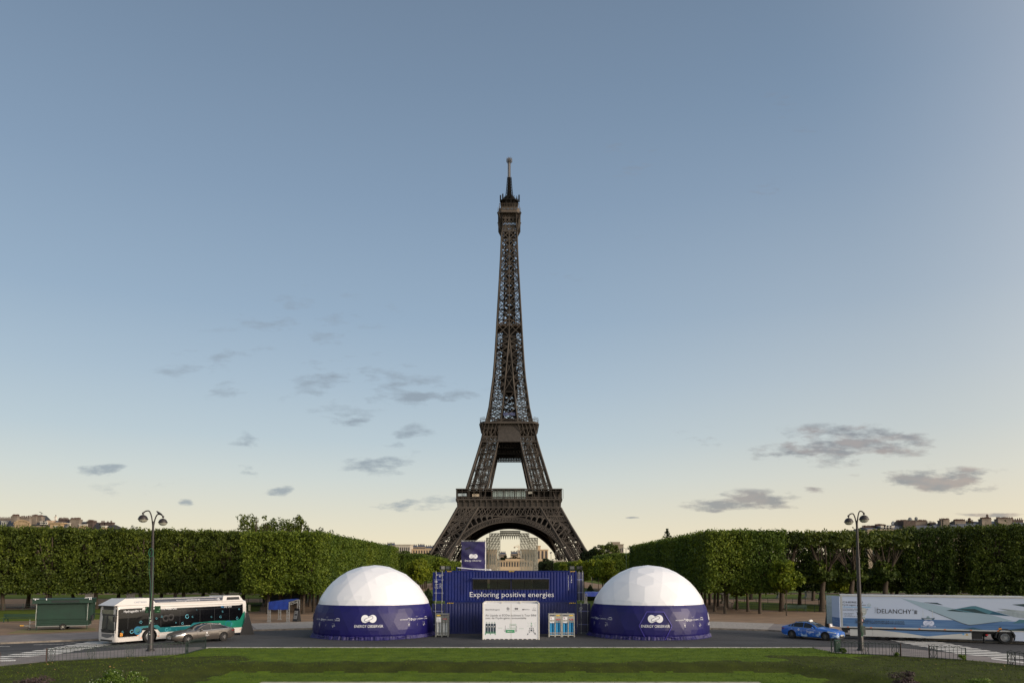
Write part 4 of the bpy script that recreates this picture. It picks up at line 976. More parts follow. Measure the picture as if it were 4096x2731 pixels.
il.m = 3; ln([(1836, 1020), (1815, 1095), (1830, 1145)], .012); ln([(1948, 1020), (1965, 1073)], .012); ln([(1890, 1075), (1952, 1125)], .012); ln([(1890, 1075), (1830, 1145)], .012); ln([(1952, 1125), (2015, 1200)], .008)
il.m = 0
for (a, b) in (((1755, 812), (1795, 865)), ((1775, 890), (1810, 915)), ((1748, 930), (1800, 948)), ((1800, 820), (1815, 850)), ((2040, 808), (1985, 865)), ((1982, 818), (1966, 850)), ((2050, 870), (1990, 895)), ((2050, 915), (1996, 948)), ((1985, 990), (2005, 993)), ((1785, 993), (1803, 996))): ln([a, b], .007)
il.m = 2; il.text('EODev', ux(1150), uz(1120), ux(1265)-ux(1150), .05, -.012); logo(il, ux(1117), uz(1112), ux(1142)-ux(1092), -.012, inner=0)
il.build('illustration', [grn, dkb, mat('print_white', (222, 222, 220), .6), gry], hb)
# ---------------------------------------------------------------- gas cylinder cages
cage = mat('cage_steel', (132, 133, 128), .6, rgb2=(96, 98, 95), scale=7, metal=.2)
cagew = mat('cage_steel_pale', (176, 176, 170), .6, rgb2=(138, 138, 132), scale=7, metal=.1)
def gas_cage(label, x, y, W_, cm_, tank, left):
    t = thing('gas_cylinder_cage', label, 'gas cage', (x, y, 0.01), 0, 'gas cylinder cages in front of the containers'); hw2 = W_/2; H, D = 1.98, 1.0
    mb = MB()
    for x_ in (-hw2+.04, 0, hw2-.04):
        for y_ in (.04, D-.04): mb.bb(x_-.04, x_+.04, y_-.04, y_+.04, 0, H)
    for z in (.1, .32, 1.28, 1.62, H-.06, H-.22):
        if z == 1.62: continue
        mb.bb(-hw2+.08, -.04, .0, .05, z, z+.07); mb.bb(.04, hw2-.08, .0, .05, z, z+.07)
        mb.bb(-hw2+.01, -hw2+.06, .08, D-.08, z, z+.07); mb.bb(hw2-.06, hw2-.01, .08, D-.08, z, z+.07)
    mb.bb(-hw2, hw2, 0.002, D, H, H+.03); mb.bb(-hw2, hw2, .05, D-.05, .14, .2); mb.bb(-.02, .02, .4, .5, H, H+.16)
    for k in range(4):
        for sg in (0, 1): x_ = -hw2+.14+k*.13+sg*hw2; mb.bb(x_, x_+.025, .0, .03, H-.16, H-.02)
    for x_ in (-hw2+.04, 0, hw2-.04): mb.bb(x_-.06, x_+.06, -.02, .1, 0, .12)
    mb.build('frame', cm_, t)
    mb = MB(); mb.bb(-hw2+.09, -.05, .01, .03, 1.34, 1.76); mb.bb(.05, hw2-.09, .01, .03, 1.42, 1.76); mb.build('panel', cm_, t)
    for i in range(4):
        for j in range(3):
            cx = -hw2+.17+i*(W_-.34)/3; mb = MB(); mb.smooth = True
            mb.lathe([(.0, .2), (.115, .2), (.115, 1.36), (.105, 1.45), (.05, 1.53), (.035, 1.6), (.0, 1.6)], 12, (cx, .2+j*.29, 0)); mb.build('gas_cylinder', tank, t)
    sg = MB(); sg.m = 0
    if left:
        sg.rect(-hw2+.1, -.09, 1.28, 1.72, -.004); sg.m = 2; sg.rect(.07, hw2-.13, 1.52, 1.62, .004); sg.m = 1; sg.rect(-hw2+.12, -.12, H-.16, H-.06, -.01); sg.m = 2; sg.poly([(-.34, 1.68), (-.3, 1.64), (-.34, 1.6), (-.38, 1.64)], -.008)
        sg.m = 3
        for k in range(5): sg.rect(-hw2+.14+.03*(k % 2), -.14-.1*(k % 3), 1.33+k*.05, 1.345+k*.05, -.008)
        sg.m = 0; sg.text('Hydrogène H2', .09, 1.55, hw2-.24, .04, 0.0)
    else:
        sg.rect(-hw2+.1, -.07, 1.5, 1.74, -.004); sg.rect(-hw2+.13, -.1, 1.22, 1.34, -.004); sg.m = 2; sg.rect(.07, hw2-.11, 1.46, 1.58, .004); sg.m = 1; sg.rect(.08, hw2-.14, H-.16, H-.06, -.01)
        sg.m = 2; sg.poly([(-.36, 1.72), (-.3, 1.66), (-.36, 1.6), (-.42, 1.66)], -.008); sg.m = 3; sg.ring(-.3, 1.58, .035, .015, -.008, 10); sg.text('Air Liquide', -hw2+.16, 1.255, .26, .035, -.008)
        sg.m = 0; sg.text('Hydrogène H2', .09, 1.5, hw2-.22, .045, 0.0)
    sg.build('sign', [white, yellow, mat('sign_red', (150, 40, 36), .5), gry], t)
grt = mat('grey_cylinder', (176, 180, 182), .4, var=.05); blt = mat('blue_cylinder', (24, 132, 184), .4, var=.06)
a = G(1741, 2546.5); b = G(1793.5, 2546.5); gas_cage('grey steel cage of pale grey gas cylinders left of the white hoarding', (a.x+b.x)/2, a.y, b.x-a.x, cage, grt, True)
a = G(2195, 2546.5); b = G(2299, 2546.5); wc2 = (b.x-a.x)/2-.01
gas_cage('cage of bright blue gas cylinders, the left one of the pair', a.x+wc2/2, a.y, wc2, cagew, blt, False); gas_cage('cage of bright blue gas cylinders, the right one of the pair', b.x-wc2/2, a.y, wc2, cagew, blt, False)
# ================================================================ DOMES
DR, DZ = 5.48, .82; ZB = 2.86
fab = mat('white_fabric', (222, 223, 227), .32, var=.03, scale=.5, spec=.6); fabb = mat('blue_fabric', (22, 16, 92), .46, rgb2=(15, 11, 76), scale=.5, bump=.3, bscale=5, spec=.4)
def dome(label, px, seed, logos, door):
    cx = (px-CX)*67.8/F; t = thing('geodesic_dome', label, 'dome tent', (cx, 67.8, 0), 0, 'white and blue geodesic dome tents'); t.scale = (.982, .982, 1)
    bm = bmesh.new(); bmesh.ops.create_icosphere(bm, subdivisions=4, radius=DR)
    bmesh.ops.rotate(bm, verts=bm.verts, cent=(0, 0, 0), matrix=Matrix.Rotation(R(31.7), 3, 'Y') @ Matrix.Rotation(R(seed), 3, 'Z')) if False else bmesh.ops.rotate(bm, verts=bm.verts, cent=(0, 0, 0), matrix=Matrix.Rotation(R(seed), 3, 'Z'))
    bmesh.ops.translate(bm, verts=bm.verts, vec=(0, 0, DZ))
    # coarser facets: geodesic of frequency 4
    bm.free(); bm = bmesh.new(); bmesh.ops.create_icosphere(bm, subdivisions=3, radius=DR); bmesh.ops.rotate(bm, verts=bm.verts, cent=(0, 0, 0), matrix=Matrix.Rotation(R(seed), 3, 'Z')); bmesh.ops.translate(bm, verts=bm.verts, vec=(0, 0, DZ))
    g = bm.verts[:]+bm.edges[:]+bm.faces[:]; bmesh.ops.bisect_plane(bm, geom=g, plane_co=(0, 0, .05), plane_no=(0, 0, -1), clear_outer=True)
    g = bm.verts[:]+bm.edges[:]+bm.faces[:]; bmesh.ops.bisect_plane(bm, geom=g, plane_co=(0, 0, ZB), plane_no=(0, 0, -1))
    # sag and random tilt of each panel so that facets catch the light differently
    rn = random.Random(seed)
    for v in bm.verts:
        if v.co.z > .3 and abs(v.co.z-ZB) > .05: k = 1+rn.uniform(-.002, .002); v.co = Vector((v.co.x*k, v.co.y*k, v.co.z))
    def part(cond, name, mt, sub):
        b2 = bm.copy(); bmesh.ops.delete(b2, geom=[f for f in b2.faces if not cond(f.calc_center_median().z)], context='FACES')
        if True:      # taut fabric pillows slightly between the struts
            old = set(v.index for v in b2.verts); b2.verts.ensure_lookup_table(); bmesh.ops.subdivide_edges(b2, edges=b2.edges[:], cuts=1, use_grid_fill=True)
            for v in b2.verts:
                if v.index not in old or v.index < 0:
                    c_ = Vector((0, 0, DZ)); r_ = v.co-c_; tgt = c_+r_.normalized()*DR
                    if v.co.z > .1 and abs(v.co.z-ZB) > .03: v.co = v.co.lerp(tgt, .78)
        if False:      # fabric sags slightly inside each facet, with soft creases along the struts
            bmesh.ops.subdivide_edges(b2, edges=b2.edges[:], cuts=2, use_grid_fill=True)
        me = bpy.data.meshes.new(name); b2.to_mesh(me); b2.free(); me.materials.append(mt); me.polygons.foreach_set('use_smooth', [True]*len(me.polygons)); me.set_sharp_from_angle(angle=R(5.5)); o = bpy.data.objects.new(name, me); COL.objects.link(o); o.parent = t; return o
    up = part(lambda z: z > ZB, 'upper_cover', fab, False); lo = part(lambda z: z <= ZB, 'lower_cover', fabb, False)
    bm.free(); tree = BVHTree.FromPolygons([v.co[:] for v in lo.data.vertices], [tuple(p.vertices) for p in lo.data.polygons])
    def wrap(az):      # (u along the wall, height) -> dome surface
        def T(v):
            a = az+v.x/DR; d = Vector((math.sin(a), -math.cos(a), 0)); hit = tree.ray_cast(Vector((0, 0, v.z))+d*9, -d); p = hit[0] if hit[0] else Vector((0, 0, v.z))+d*DR
            return p+d*(.035-v.y)
        return T
    lt = MB(); lt.m = 0
    for kind, az in logos:
        lt.T = wrap(R(az))
        if kind == 'main':
            for (tx, w_, z) in (('ENERGY OBSERVER', 2.45, 1.06),): lt.text(tx, -w_/2, z, w_, .22, 0)
            # logo as a fine grid so that it follows the facets
            r = .30; c = .33
            def dsk(cx_, cz, rr, yy=0):
                lt.add([(cx_, yy, cz)]+[(cx_+q*rr*math.cos(2*math.pi*i/20), yy, cz+q*rr*math.sin(2*math.pi*i/20)) for q in (.5, 1) for i in range(20)],
                       [(0, 1+i, 1+(i+1) % 20) for i in range(20)]+[(1+i, 21+i, 21+(i+1) % 20, 1+(i+1) % 20) for i in range(20)])
            dsk(-c, 1.78, r+.03); dsk(c, 1.78, r+.03, -.012)
            for k in range(6): x0 = -.33+.66*k/6; x1 = -.33+.66*(k+1)/6; f0 = lambda x: 1.78+.26*x/.33*.55-.2; f1 = lambda x: 1.78+.26*x/.33*.55+.2; lt.add([(x0, -.024, f0(x0)), (x1, -.024, f0(x1)), (x1, -.024, f1(x1)), (x0, -.024, f1(x0))], [(0, 1, 2, 3)])
            lt.m = 1; a = R(24); L = .25; q = .12; t_ = .03; pts = [(-L+q*math.cos(R(90)+R(180)*i/8), q*math.sin(R(90)+R(180)*i/8)) for i in range(9)]+[(-.08, -q), (.08, -q)]+[(L+q*math.cos(R(-90)+R(180)*i/8), q*math.sin(R(-90)+R(180)*i/8)) for i in range(9)]+[(.08, q), (-.08, q)]
            pts.append(pts[0]); pts = [(p[0]*math.cos(a)-p[1]*math.sin(a), 1.78+p[0]*math.sin(a)+p[1]*math.cos(a)) for p in pts]
            for i in range(len(pts)-1):
                (ax, az_), (bx, bz) = pts[i], pts[i+1]; l = math.hypot(bx-ax, bz-az_) or 1; nx_, nz_ = -(bz-az_)/l*t_/2, (bx-ax)/l*t_/2
                yo = -.036-.0006*i; lt.add([(ax-nx_, yo, az_-nz_), (bx-nx_, yo, bz-nz_), (bx+nx_, yo, bz+nz_), (ax+nx_, yo, az_+nz_)], [(0, 1, 2, 3)])
            lt.m = 0
        else:
            first = 'ACCOR' if kind == 'a' else 'ACCORINVEST'; w1 = .55 if kind == 'a' else .85
            lt.text(first, -1.75+(.0 if kind == 'a' else -.3), 1.6, w1, .09, 0)
            lt.poly([(-1.9, 1.58), (-1.78, 1.58), (-1.84, 1.74)], 0) if kind == 'a' else lt.poly([(-1.17, 1.7), (-1.05, 1.72), (-1.15, 1.78)], 0)
            lt.rect(-1.06, -1.045, 1.54, 1.74, 0); lt.ring(-.87, 1.64, .075, .04, 0, 12); lt.text('thélem', -.76, 1.6, .5, .12, 0); lt.rect(-.7, -.4, 1.53, 1.545, 0); lt.rect(-.14, -.125, 1.54, 1.74, 0)
            lt.text('DELANCHY', -.02, 1.6, .62, .10, 0); lt.rect(.62, .635, 1.58, 1.7, 0); lt.rect(.79, .805, 1.54, 1.74, 0); lt.text('ENGIE', .94, 1.58, .46, .10, 0); lt.ring(1.17, 1.50, .3, .03, 0, 10, R(50), R(130))
            lt.text('Main Partners', -.3, 1.86, .3, .035, 0)
            for (x, n_) in ((-1.15, 0), (.75, 1)):
                lt.text('Official Partner', x-.14, 1.33, .28, .03, 0)
                if n_ == 0: lt.ring(x, 1.2, .07, .018, 0, 14); lt.ring(x, 1.21, .035, .014, 0, 10); lt.text('TOYOTA', x-.1, 1.05, .2, .045, 0)
                else: lt.text('CMA CGM', x-.19, 1.12, .38, .06, 0); lt.poly([(x-.02, 1.22), (x+.12, 1.22), (x+.1, 1.27)], 0); lt.poly([(x-.12, 1.08), (x+.02, 1.08), (x-.1, 1.03)], 0)
            lt.rect(-.2, -.19, 1.08, 1.28, 0)
    lt.T = None; lt.build('lettering', [white, fabb], lo)
    # ruffled skirt on the ground
    sk = MB(); n = 480; V = []
    rr = random.Random(seed+3); ph = [rr.uniform(0, 6.28) for _ in range(6)]
    rows = [(0, .34), (.05, .22), (.10, .12), (.19, .035), (.27, .01)]
    for j, (dr_, z) in enumerate(rows):
        for i in range(n):
            a = 2*math.pi*i/n; wv = .035*math.sin(47*a+ph[0])+.03*math.sin(83*a+ph[1])+.025*math.sin(131*a+ph[2])+.05*math.sin(9*a+ph[3])*(j > 1)
            r = math.sqrt(max(0, DR*DR-(z-DZ)**2))*(.985 if j == 0 else 1)+dr_*(.75+.35*math.sin(5*a+ph[4]))+wv*(j > 0)*1.1; V.append((r*math.sin(a), -r*math.cos(a), max(.006, z*(1+.35*math.sin(23*a+ph[5])*(j in (1, 2)))+.02*math.sin(61*a)*(0 < j < 4))))
    sk.add(V, [(j*n+i, (j+1)*n+i, (j+1)*n+(i+1) % n, j*n+(i+1) % n) for j in range(len(rows)-1) for i in range(n)]); sk.build('skirt', mat('skirt_fabric', (34, 27, 96), .6, rgb2=(20, 15, 70), scale=3, spec=.6), t)
    # seam rope between covers
    sb = MB(); rz_ = math.sqrt(DR*DR-(ZB-DZ)**2)
    if door:
        dm = MB(); dm.T = wrap(R(door)); pts = [(-.75, 2.35), (.75, 2.35), (1.4, 1.2), (.8, .0), (-.8, .0), (-1.4, 1.2)]
        for i in range(6):
            (ax, az_), (bx, bz) = pts[i], pts[(i+1) % 6]
            if i == 3: continue
            for k in range(8):
                p0 = (ax+(bx-ax)*k/8, az_+(bz-az_)*k/8); p1 = (ax+(bx-ax)*(k+1)/8, az_+(bz-az_)*(k+1)/8); l = math.hypot(p1[0]-p0[0], p1[1]-p0[1]); nx_, nz_ = -(p1[1]-p0[1])/l*.03, (p1[0]-p0[0])/l*.03
                q = [(p0[0]-nx_, p0[1]-nz_), (p1[0]-nx_, p1[1]-nz_), (p1[0]+nx_, p1[1]+nz_), (p0[0]+nx_, p0[1]+nz_)]
                dm.add([(a_, y_, max(.05, b_)) for y_ in (-.03, .05) for a_, b_ in q], [(0, 1, 2, 3), (0, 1, 5, 4), (3, 2, 6, 7)])
        dm.build('door_flap', mat('door_piping', (70, 62, 150), .3), t)
    return t
dome('geodesic dome tent with white top and navy skirt left of the containers', 1499, 6, [('main', 6), ('a', -36), ('b', 56), ('main', -78)], None)
dome('geodesic dome tent with hexagonal door flap right of the containers', 2590, 40, [('main', -4), ('b', 36), ('b', -60), ('main', 74)], -4)
# ================================================================ CARS
hl = mat('headlight_lens', (196, 204, 212), .12, var=.1, spec=.9); chrome = mat('chrome', (210, 212, 214), .18, metal=.9, var=.03); rimm = mat('rim_silver', (104, 104, 106), .35, metal=.7, var=.05)
platem = mat('number_plate', (214, 214, 208), .5, var=.03); redl = mat('tail_light', (120, 16, 18), .25, var=.1); dglass = glass('car_glass', (.012, .014, .016), .03)
def interp(T, x):
    if x <= T[0][0]: return T[0][1]
    for i in range(len(T)-1):
        if x <= T[i+1][0]:
            t = (x-T[i][0])/(T[i+1][0]-T[i][0]); t = t*t*(3-2*t)*.5+t*.5; return T[i][1]+(T[i+1][1]-T[i][1])*t
    return T[-1][1]
def wheel(par, x, y, r, wd, side, nsp=20, rim=rimm, name='wheel', deep=.0, truck=False):
    w_ = bpy.data.objects.new(name, None); mb = MB(); mb.smooth = True
    prof = [(r*.66, -wd/2+.01), (r*.93, -wd/2), (r, -wd/2+.03), (r, wd/2-.03), (r*.93, wd/2), (r*.66, wd/2-.01), (r*.64, 0)]
    mb.lathe(prof+[prof[0]], 32, (x, y, r), axis='Y', cap=False)
    ty = mb.build(name, rubber, par)
    rb = MB(); ys = y+side*(wd/2-.02)
    rb.lathe([(r*.69, -.012), (r*.69, .008), (r*.665, .01), (r*.65, -.06)], 28, (x, ys, r), axis='Y', cap=False)
    if truck:
        rb.lathe([(r*.62, -.02), (r*.5, -.05), (r*.40, .02), (r*.2, .03)], 24, (x, ys-side*.03, r), axis='Y', cap=False); rb.lathe([(r*.2, -.02), (r*.2, .06*1), (.0, .06)], 14, (x, ys, r), axis='Y')
        for k in range(10): a = k*.628; rb.box((x+r*.32*math.cos(a), ys+side*.01, r+r*.32*math.sin(a)), (.045, .04, .045))
    else:
        for k in range(nsp):
            a = 2*math.pi*k/nsp; a2 = a+.12; rb.beam((x+.05*math.cos(a), ys-side*.015, r+.05*math.sin(a)), (x+r*.64*math.cos(a2), ys+side*.004, r+r*.64*math.sin(a2)), .008, .018)
        rb.lathe([(.06, -.01), (.06, .014), (0, .018)], 12, (x, ys, r), axis='Y')
    rb.build('rim', mat('truck_rim', (150, 152, 154), .35, metal=.6, var=.05) if truck else rim, ty)
    bk = MB(); bk.lathe([(r*.66, -.01), (r*.66, .01)], 24, (x, y+side*.01, r), axis='Y'); bk.build('hub_back', black, ty)
    return ty
def make_car(label, name, paint, cloud=False):
    L, WB, X0 = 4.97, 2.92, .98      # front axle at x=.98
    t = thing(name, label, 'car')
    top = [(0, .62), (.04, .70), (.25, .78), (.9, .93), (1.45, .99), (1.62, 1.03), (2.2, 1.33), (2.65, 1.455), (3.1, 1.47), (3.6, 1.42), (4.2, 1.22), (4.65, 1.06), (4.85, 1.0), (4.97, .9)]
    sh_ = [(0, .58), (.05, .64), (.3, .74), (.9, .86), (1.5, .90), (2.5, .93), (3.6, .97), (4.3, 1.0), (4.8, .97), (4.97, .86)]
    wid = [(0, .60), (.06, .72), (.25, .83), (.6, .905), (1.0, .935), (2.4, .94), (3.7, .942), (4.2, .925), (4.7, .85), (4.9, .77), (4.97, .66)]
    bot = [(0, .30), (.1, .22), (.5, .17), (4.5, .19), (4.8, .28), (4.97, .42)]
    gw = [(1.5, .80), (1.7, .74), (2.2, .68), (3.0, .64), (3.8, .62), (4.4, .66), (4.97, .60)]
    def sec(x):
        zt, zs, w_, zb = interp(top, x), interp(sh_, x), interp(wid, x), interp(bot, x); g = interp(gw, x) if x > 1.5 else interp(wid, x)*.84
        h_ = max(zt-zs, .03); zm = zb+(zs-zb)*.45
        if x < 1.6 or zt-zs < .1: up = [(w_*.93, zs+.3*h_), (w_*.84, zs+.7*h_), (w_*.6, zt-.01), (w_*.3, zt), (0, zt+.004)]
        else: up = [(w_*.90, zs+.05), (g+(w_*.9-g)*.42, zs+.52*h_), (g, zt-.055), (g*.55, zt-.012), (0, zt)]
        return [(0, zb), (w_*.8, zb), (w_*.95, zb+.06), (w_*.985, zm-.1), (w_, zm), (w_*.985, zs-.12), (w_*.965, zs-.03), (w_*.935, zs+.01)]+up
    xs = [0, .03, .08, .16, .3, .5, .7, .9, 1.1, 1.3, 1.48, 1.62, 1.8, 2.0, 2.2, 2.45, 2.7, 3.0, 3.3, 3.6, 3.9, 4.15, 4.4, 4.6, 4.75, 4.87, 4.94, 4.97]
    mb = MB(); mb.smooth = True; n = 13; V = []
    for x in xs:
        s_ = sec(x); V += [(x, -p[0], p[1]) for p in s_]+[(x, p[0], p[1]) for p in s_[-2:0:-1]]
    m_ = 24; Fs = [(i*m_+k, (i+1)*m_+k, (i+1)*m_+(k+1) % m_, i*m_+(k+1) % m_) for i in range(len(xs)-1) for k in range(m_)]
    Fs += [tuple(range(m_)), tuple((len(xs)-1)*m_+k for k in range(m_))[::-1]]; mb.add(V, Fs)
    me = mb.mesh('body', [paint, black]); bm = bmesh.new(); bm.from_mesh(me); bmesh.ops.recalc_face_normals(bm, faces=bm.faces); bm.to_mesh(me); bm.free()
    cs = []
    for x in (X0, X0+WB):
        for sy in (-1, 1): c = MB(); c.m = 1; c.lathe([(.385, -.2), (.385, .2)], 36, (x, sy*.86, .36), axis='Y'); cs.append(c)
    for c in cs:
        cm2 = c
    me = boolean(me, cs); me.set_sharp_from_angle(angle=R(30)); body = bpy.data.objects.new('body', me); COL.objects.link(body); body.parent = t
    def ysurf(x, z):
        s_ = sec(x); 
        for a, b in zip(s_[4:], s_[5:]):
            if a[1] <= z <= b[1] or b is s_[-1]: 
                if b[1]-a[1] < 1e-6: return a[0]
                q = min(1, max(0, (z-a[1])/(b[1]-a[1]))); return a[0]+(b[0]-a[0])*q
        return s_[4][0]
    def patch(mb_, xa, xb, lo, hi, sg, off=.007, n=8, nz_=4):
        vs_ = []
        for i in range(n+1):
            x = xa+(xb-xa)*i/n; a, b = lo(x), hi(x)
            for j in range(nz_+1): z = a+(b-a)*j/nz_; vs_.append((x, sg*(ysurf(x, z)+off), z))
        f_ = [(i*(nz_+1)+j, (i+1)*(nz_+1)+j, (i+1)*(nz_+1)+j+1, i*(nz_+1)+j+1) for i in range(n) for j in range(nz_)]
        mb_.add(vs_, f_ if sg < 0 else [q[::-1] for q in f_])
    belt = lambda x: interp(sh_, x)+.035; rf = lambda x: interp(top, x)-.085
    hi = lambda x: min(rf(x), belt(x)+max(.0, (x-1.78))*.62) if x < 2.7 else min(rf(x), belt(x)+max(0, (4.32-x))*.75)
    for sg in (-1, 1):
        mb = MB(); mb.smooth = True; patch(mb, 1.84, 2.86, belt, hi, sg, n=12); patch(mb, 2.91, 3.78, belt, hi, sg, n=10); patch(mb, 3.80, 4.28, belt, hi, sg, n=8)
        mb.build('window', dglass, body)
        mb = MB(); mb.smooth = True; patch(mb, 1.72, 4.36, lambda x: belt(x)-.028, lambda x: belt(x)-.006, sg, .01, 26, 1); patch(mb, 3.0, 4.34, lambda x: hi(x)+.006, lambda x: hi(x)+.026, sg, .01, 16, 1); mb.build('window_trim', chrome, body)
        mb = MB()
        for x in (1.72, 2.885, 3.72):
            for k in range(7): z0 = .3+k*.085; z1 = z0+.085; mb.add([(x, sg*(ysurf(x, z0)+.004), z0), (x+.012, sg*(ysurf(x, z0)+.004), z0), (x+.012, sg*(ysurf(x, z1)+.004), z1), (x, sg*(ysurf(x, z1)+.004), z1)], [(0, 1, 2, 3)])
        mb.build('door_seam', black, body)
        for x in (2.55, 3.5):
            mb = MB(); mb.bb(x, x+.24, sg*.942-.014*(sg < 0)-.0, sg*.942+.02*(sg > 0)+.004, .79, .82); mb.build('handle', paint, body)
        mb = MB(); mb.smooth = True; mb.lathe([(0, -.09), (.07, -.06), (.09, 0), (.075, .06), (0, .09)], 12, (2.02, sg*1.02, 1.0), axis='Y'); mb.beam((2.0, sg*.86, .95), (2.02, sg*.98, .98), .05); mb.build('mirror', paint, t)
        # headlight, sill trim
        mb = MB(); mb.smooth = True; patch(mb, .13, .78, lambda x: .615+.12*(x-.1), lambda x: .665+.19*(x-.1), sg, .008, 8, 2); mb.build('headlight', hl, body)
        mb = MB(); mb.smooth = True; patch(mb, .1, .42, lambda x: .27, lambda x: .52-.55*(x-.1), sg, .008, 6, 3); mb.build('bumper_vent', black, body)
        mb = MB(); patch(mb, 4.6, 4.93, lambda x: .80, lambda x: .87, sg, .008, 6, 1); mb.build('tail_light', redl, body)
        mb = MB(); patch(mb, 1.5, 3.5, lambda x: .235, lambda x: .25, sg, .012, 12, 1); mb.build('sill_trim', chrome, body)
        wheel(t, X0, sg*.80, .36, .24, sg); wheel(t, X0+WB, sg*.80, .36, .24, sg)
    # windscreen, roof glass, rear glass
    def across(mb_, xa, xb, fr, off=.008, n=8):
        vs_ = []
        for i in range(n+1):
            x = xa+(xb-xa)*i/n; s_ = sec(x); pts = s_[-3:]; g0 = pts[0][0]*fr
            for j in range(9):
                y = -g0+2*g0*j/8; a = abs(y); z = pts[2][1]
                for p, q in ((pts[0], pts[1]), (pts[1], pts[2])):
                    if q[0] <= a <= p[0]: z = p[1]+(q[1]-p[1])*((p[0]-a)/(p[0]-q[0] or 1))
                vs_.append((x, y, z+off))
        mb_.add(vs_, [(i*9+j, (i+1)*9+j, (i+1)*9+j+1, i*9+j+1) for i in range(n) for j in range(8)])
    mb = MB(); mb.smooth = True; across(mb, 1.66, 2.50, .97); mb.build('windscreen', dglass, body)
    mb = MB(); mb.smooth = True; across(mb, 2.54, 3.5, .9, .006); mb.build('glass_roof', glass('roof_black', (.01, .01, .012), .08), body)
    mb = MB(); mb.smooth = True; across(mb, 3.62, 4.5, .93); mb.build('rear_window', dglass, body)
    # nose
    mb = MB(); mb.add([(-.006, -.5, .24), (-.006, .5, .24), (-.006, .36, .50), (-.006, -.36, .50)], [(0, 3, 2, 1)]); mb.bb(-.02, .1, -.62, .62, .22, .25); mb.build('grille', black, body)
    mb = MB(); mb.beam((.01, -.66, .235), (-.03, -.45, .225), .03); mb.beam((-.03, -.45, .225), (-.03, .45, .225), .03); mb.beam((-.03, .45, .225), (.01, .66, .235), .03); mb.build('bumper_trim', chrome, body)
    mb = MB(); mb.bb(-.03, -.01, -.26, .26, .385, .495); pl_ = mb.build('number_plate', platem, body)
    mb = MB(); mb.T = lambda v: Vector((-.033, -v.x, v.z)); mb.text('GD-440-NB', -.21, .405, .42, .07, 0); mb.build('lettering', gry, pl_)
    mb = MB(); mb.smooth = True; mb.lathe([(.05, -.01), (.05, .01), (0, .012)], 14, (0, 0, 0)); mb.T = None
    mb2 = MB(); mb2.T = lambda v: Vector((-.012, v.x, v.z)); mb2.ring(0, .60, .055, .015, 0, 14); mb2.ring(0, .605, .028, .012, 0, 12); mb2.build('badge', chrome, body)
    mb = MB(); mb.bb(3.9, 3.98, -.015, .015, 1.30, 1.40); mb.build('roof_aerial', paint, body)
    return t, body, ysurf
silver = mat('bronze_metallic', (88, 83, 79), .28, metal=.55, var=.04, scale=1, coat=.8)
tx = bpy.data.materials.new('sky_blue_wrap')
mt = mat('blue_wrap', (40, 100, 186), .28, var=.05, coat=.6)
# printed cloud pattern on the taxi wrap
b = NB(mt.node_tree); bs = mt.node_tree.nodes['Principled BSDF']; tcn = b.n('ShaderNodeTexCoord'); nn = b.n('ShaderNodeTexNoise'); nn.inputs['Scale'].default_value = 2.2; nn.inputs['Detail'].default_value = 7; b.l(tcn.outputs['Object'], nn.inputs[0])
sp_ = b.n('ShaderNodeSeparateXYZ'); b.l(tcn.outputs['Object'], sp_.inputs[0]); hgt_ = b.m('SUBTRACT', 1, b.m('MULTIPLY', b.m('ABSOLUTE', b.m('SUBTRACT', sp_.outputs[2], .42)), 2.2), clamp=True)
fc = b.m('MULTIPLY', b.m('SUBTRACT', b.m('MULTIPLY', nn.outputs[0], b.m('MULTIPLY_ADD', hgt_, .25, .85)), .55), 12, clamp=True)
cmx = b.mix(b.m('MULTIPLY', fc, .95), s2l((40, 98, 184)), s2l((176, 200, 226))); b.l(cmx, bs.inputs['Base Color'])
def place_car(t, fw, rw):
    """fw, rw: ground pixels of the visible front and rear wheels"""
    d = (rw-fw); d.z = 0; t.rotation_euler = (0, 0, math.atan2(d.y, d.x)); return d.normalized()
car, cbody, ys = make_car('metallic bronze grey saloon car parked in front of the white bus', 'parked_car', silver)
a = G(748, 2574); dirx = Vector((.645, .764, 0)); rz = math.atan2(dirx.y, dirx.x); nrm = Vector((dirx.y, -dirx.x, 0)) # towards the camera side
o_ = a-dirx*.98-nrm*.92; car.scale = (1.04, 1.04, 1.04); car.location = (o_.x, o_.y, .008); car.rotation_euler = (0, 0, rz)
lt = MB(); sg = -1
for (tx_, x, z, w_, h_) in (('ENERGY', 2.38, .62, .26, .03), ('TOYOTA', 2.34, .54, .34, .035), ('MIRAI', 2.4, .47, .22, .03)): 
    lt.T = lambda v: Vector((v.x, -ys(v.x, v.z)-.008, v.z)); lt.text(tx_, x, z, w_, h_, 0)
lt.ring(2.5, .76, .05, .03, 0, 14); 
for i in range(6): lt.rect(2.2+i*.1, 2.3+i*.1, .33, .355, 0)
for i in range(4): lt.rect(2.4+i*.05, 2.45+i*.05, .52, .53, 0)
lt.build('lettering', white, cbody)
taxi, tbody, ys = make_car('blue taxi wrapped with white clouds and a white roof sign beside the trailer', 'taxi', mt)
fr_ = G(3301, 2561); dirx = Vector((-.672, .740, 0)); nrm = Vector((-dirx.y, dirx.x, 0))
nrm = Vector((-.740, -.672, 0)); o_ = fr_-dirx*.98-nrm*.92; taxi.location = (o_.x, o_.y, .008); taxi.rotation_euler = (0, 0, math.atan2(dirx.y, dirx.x))
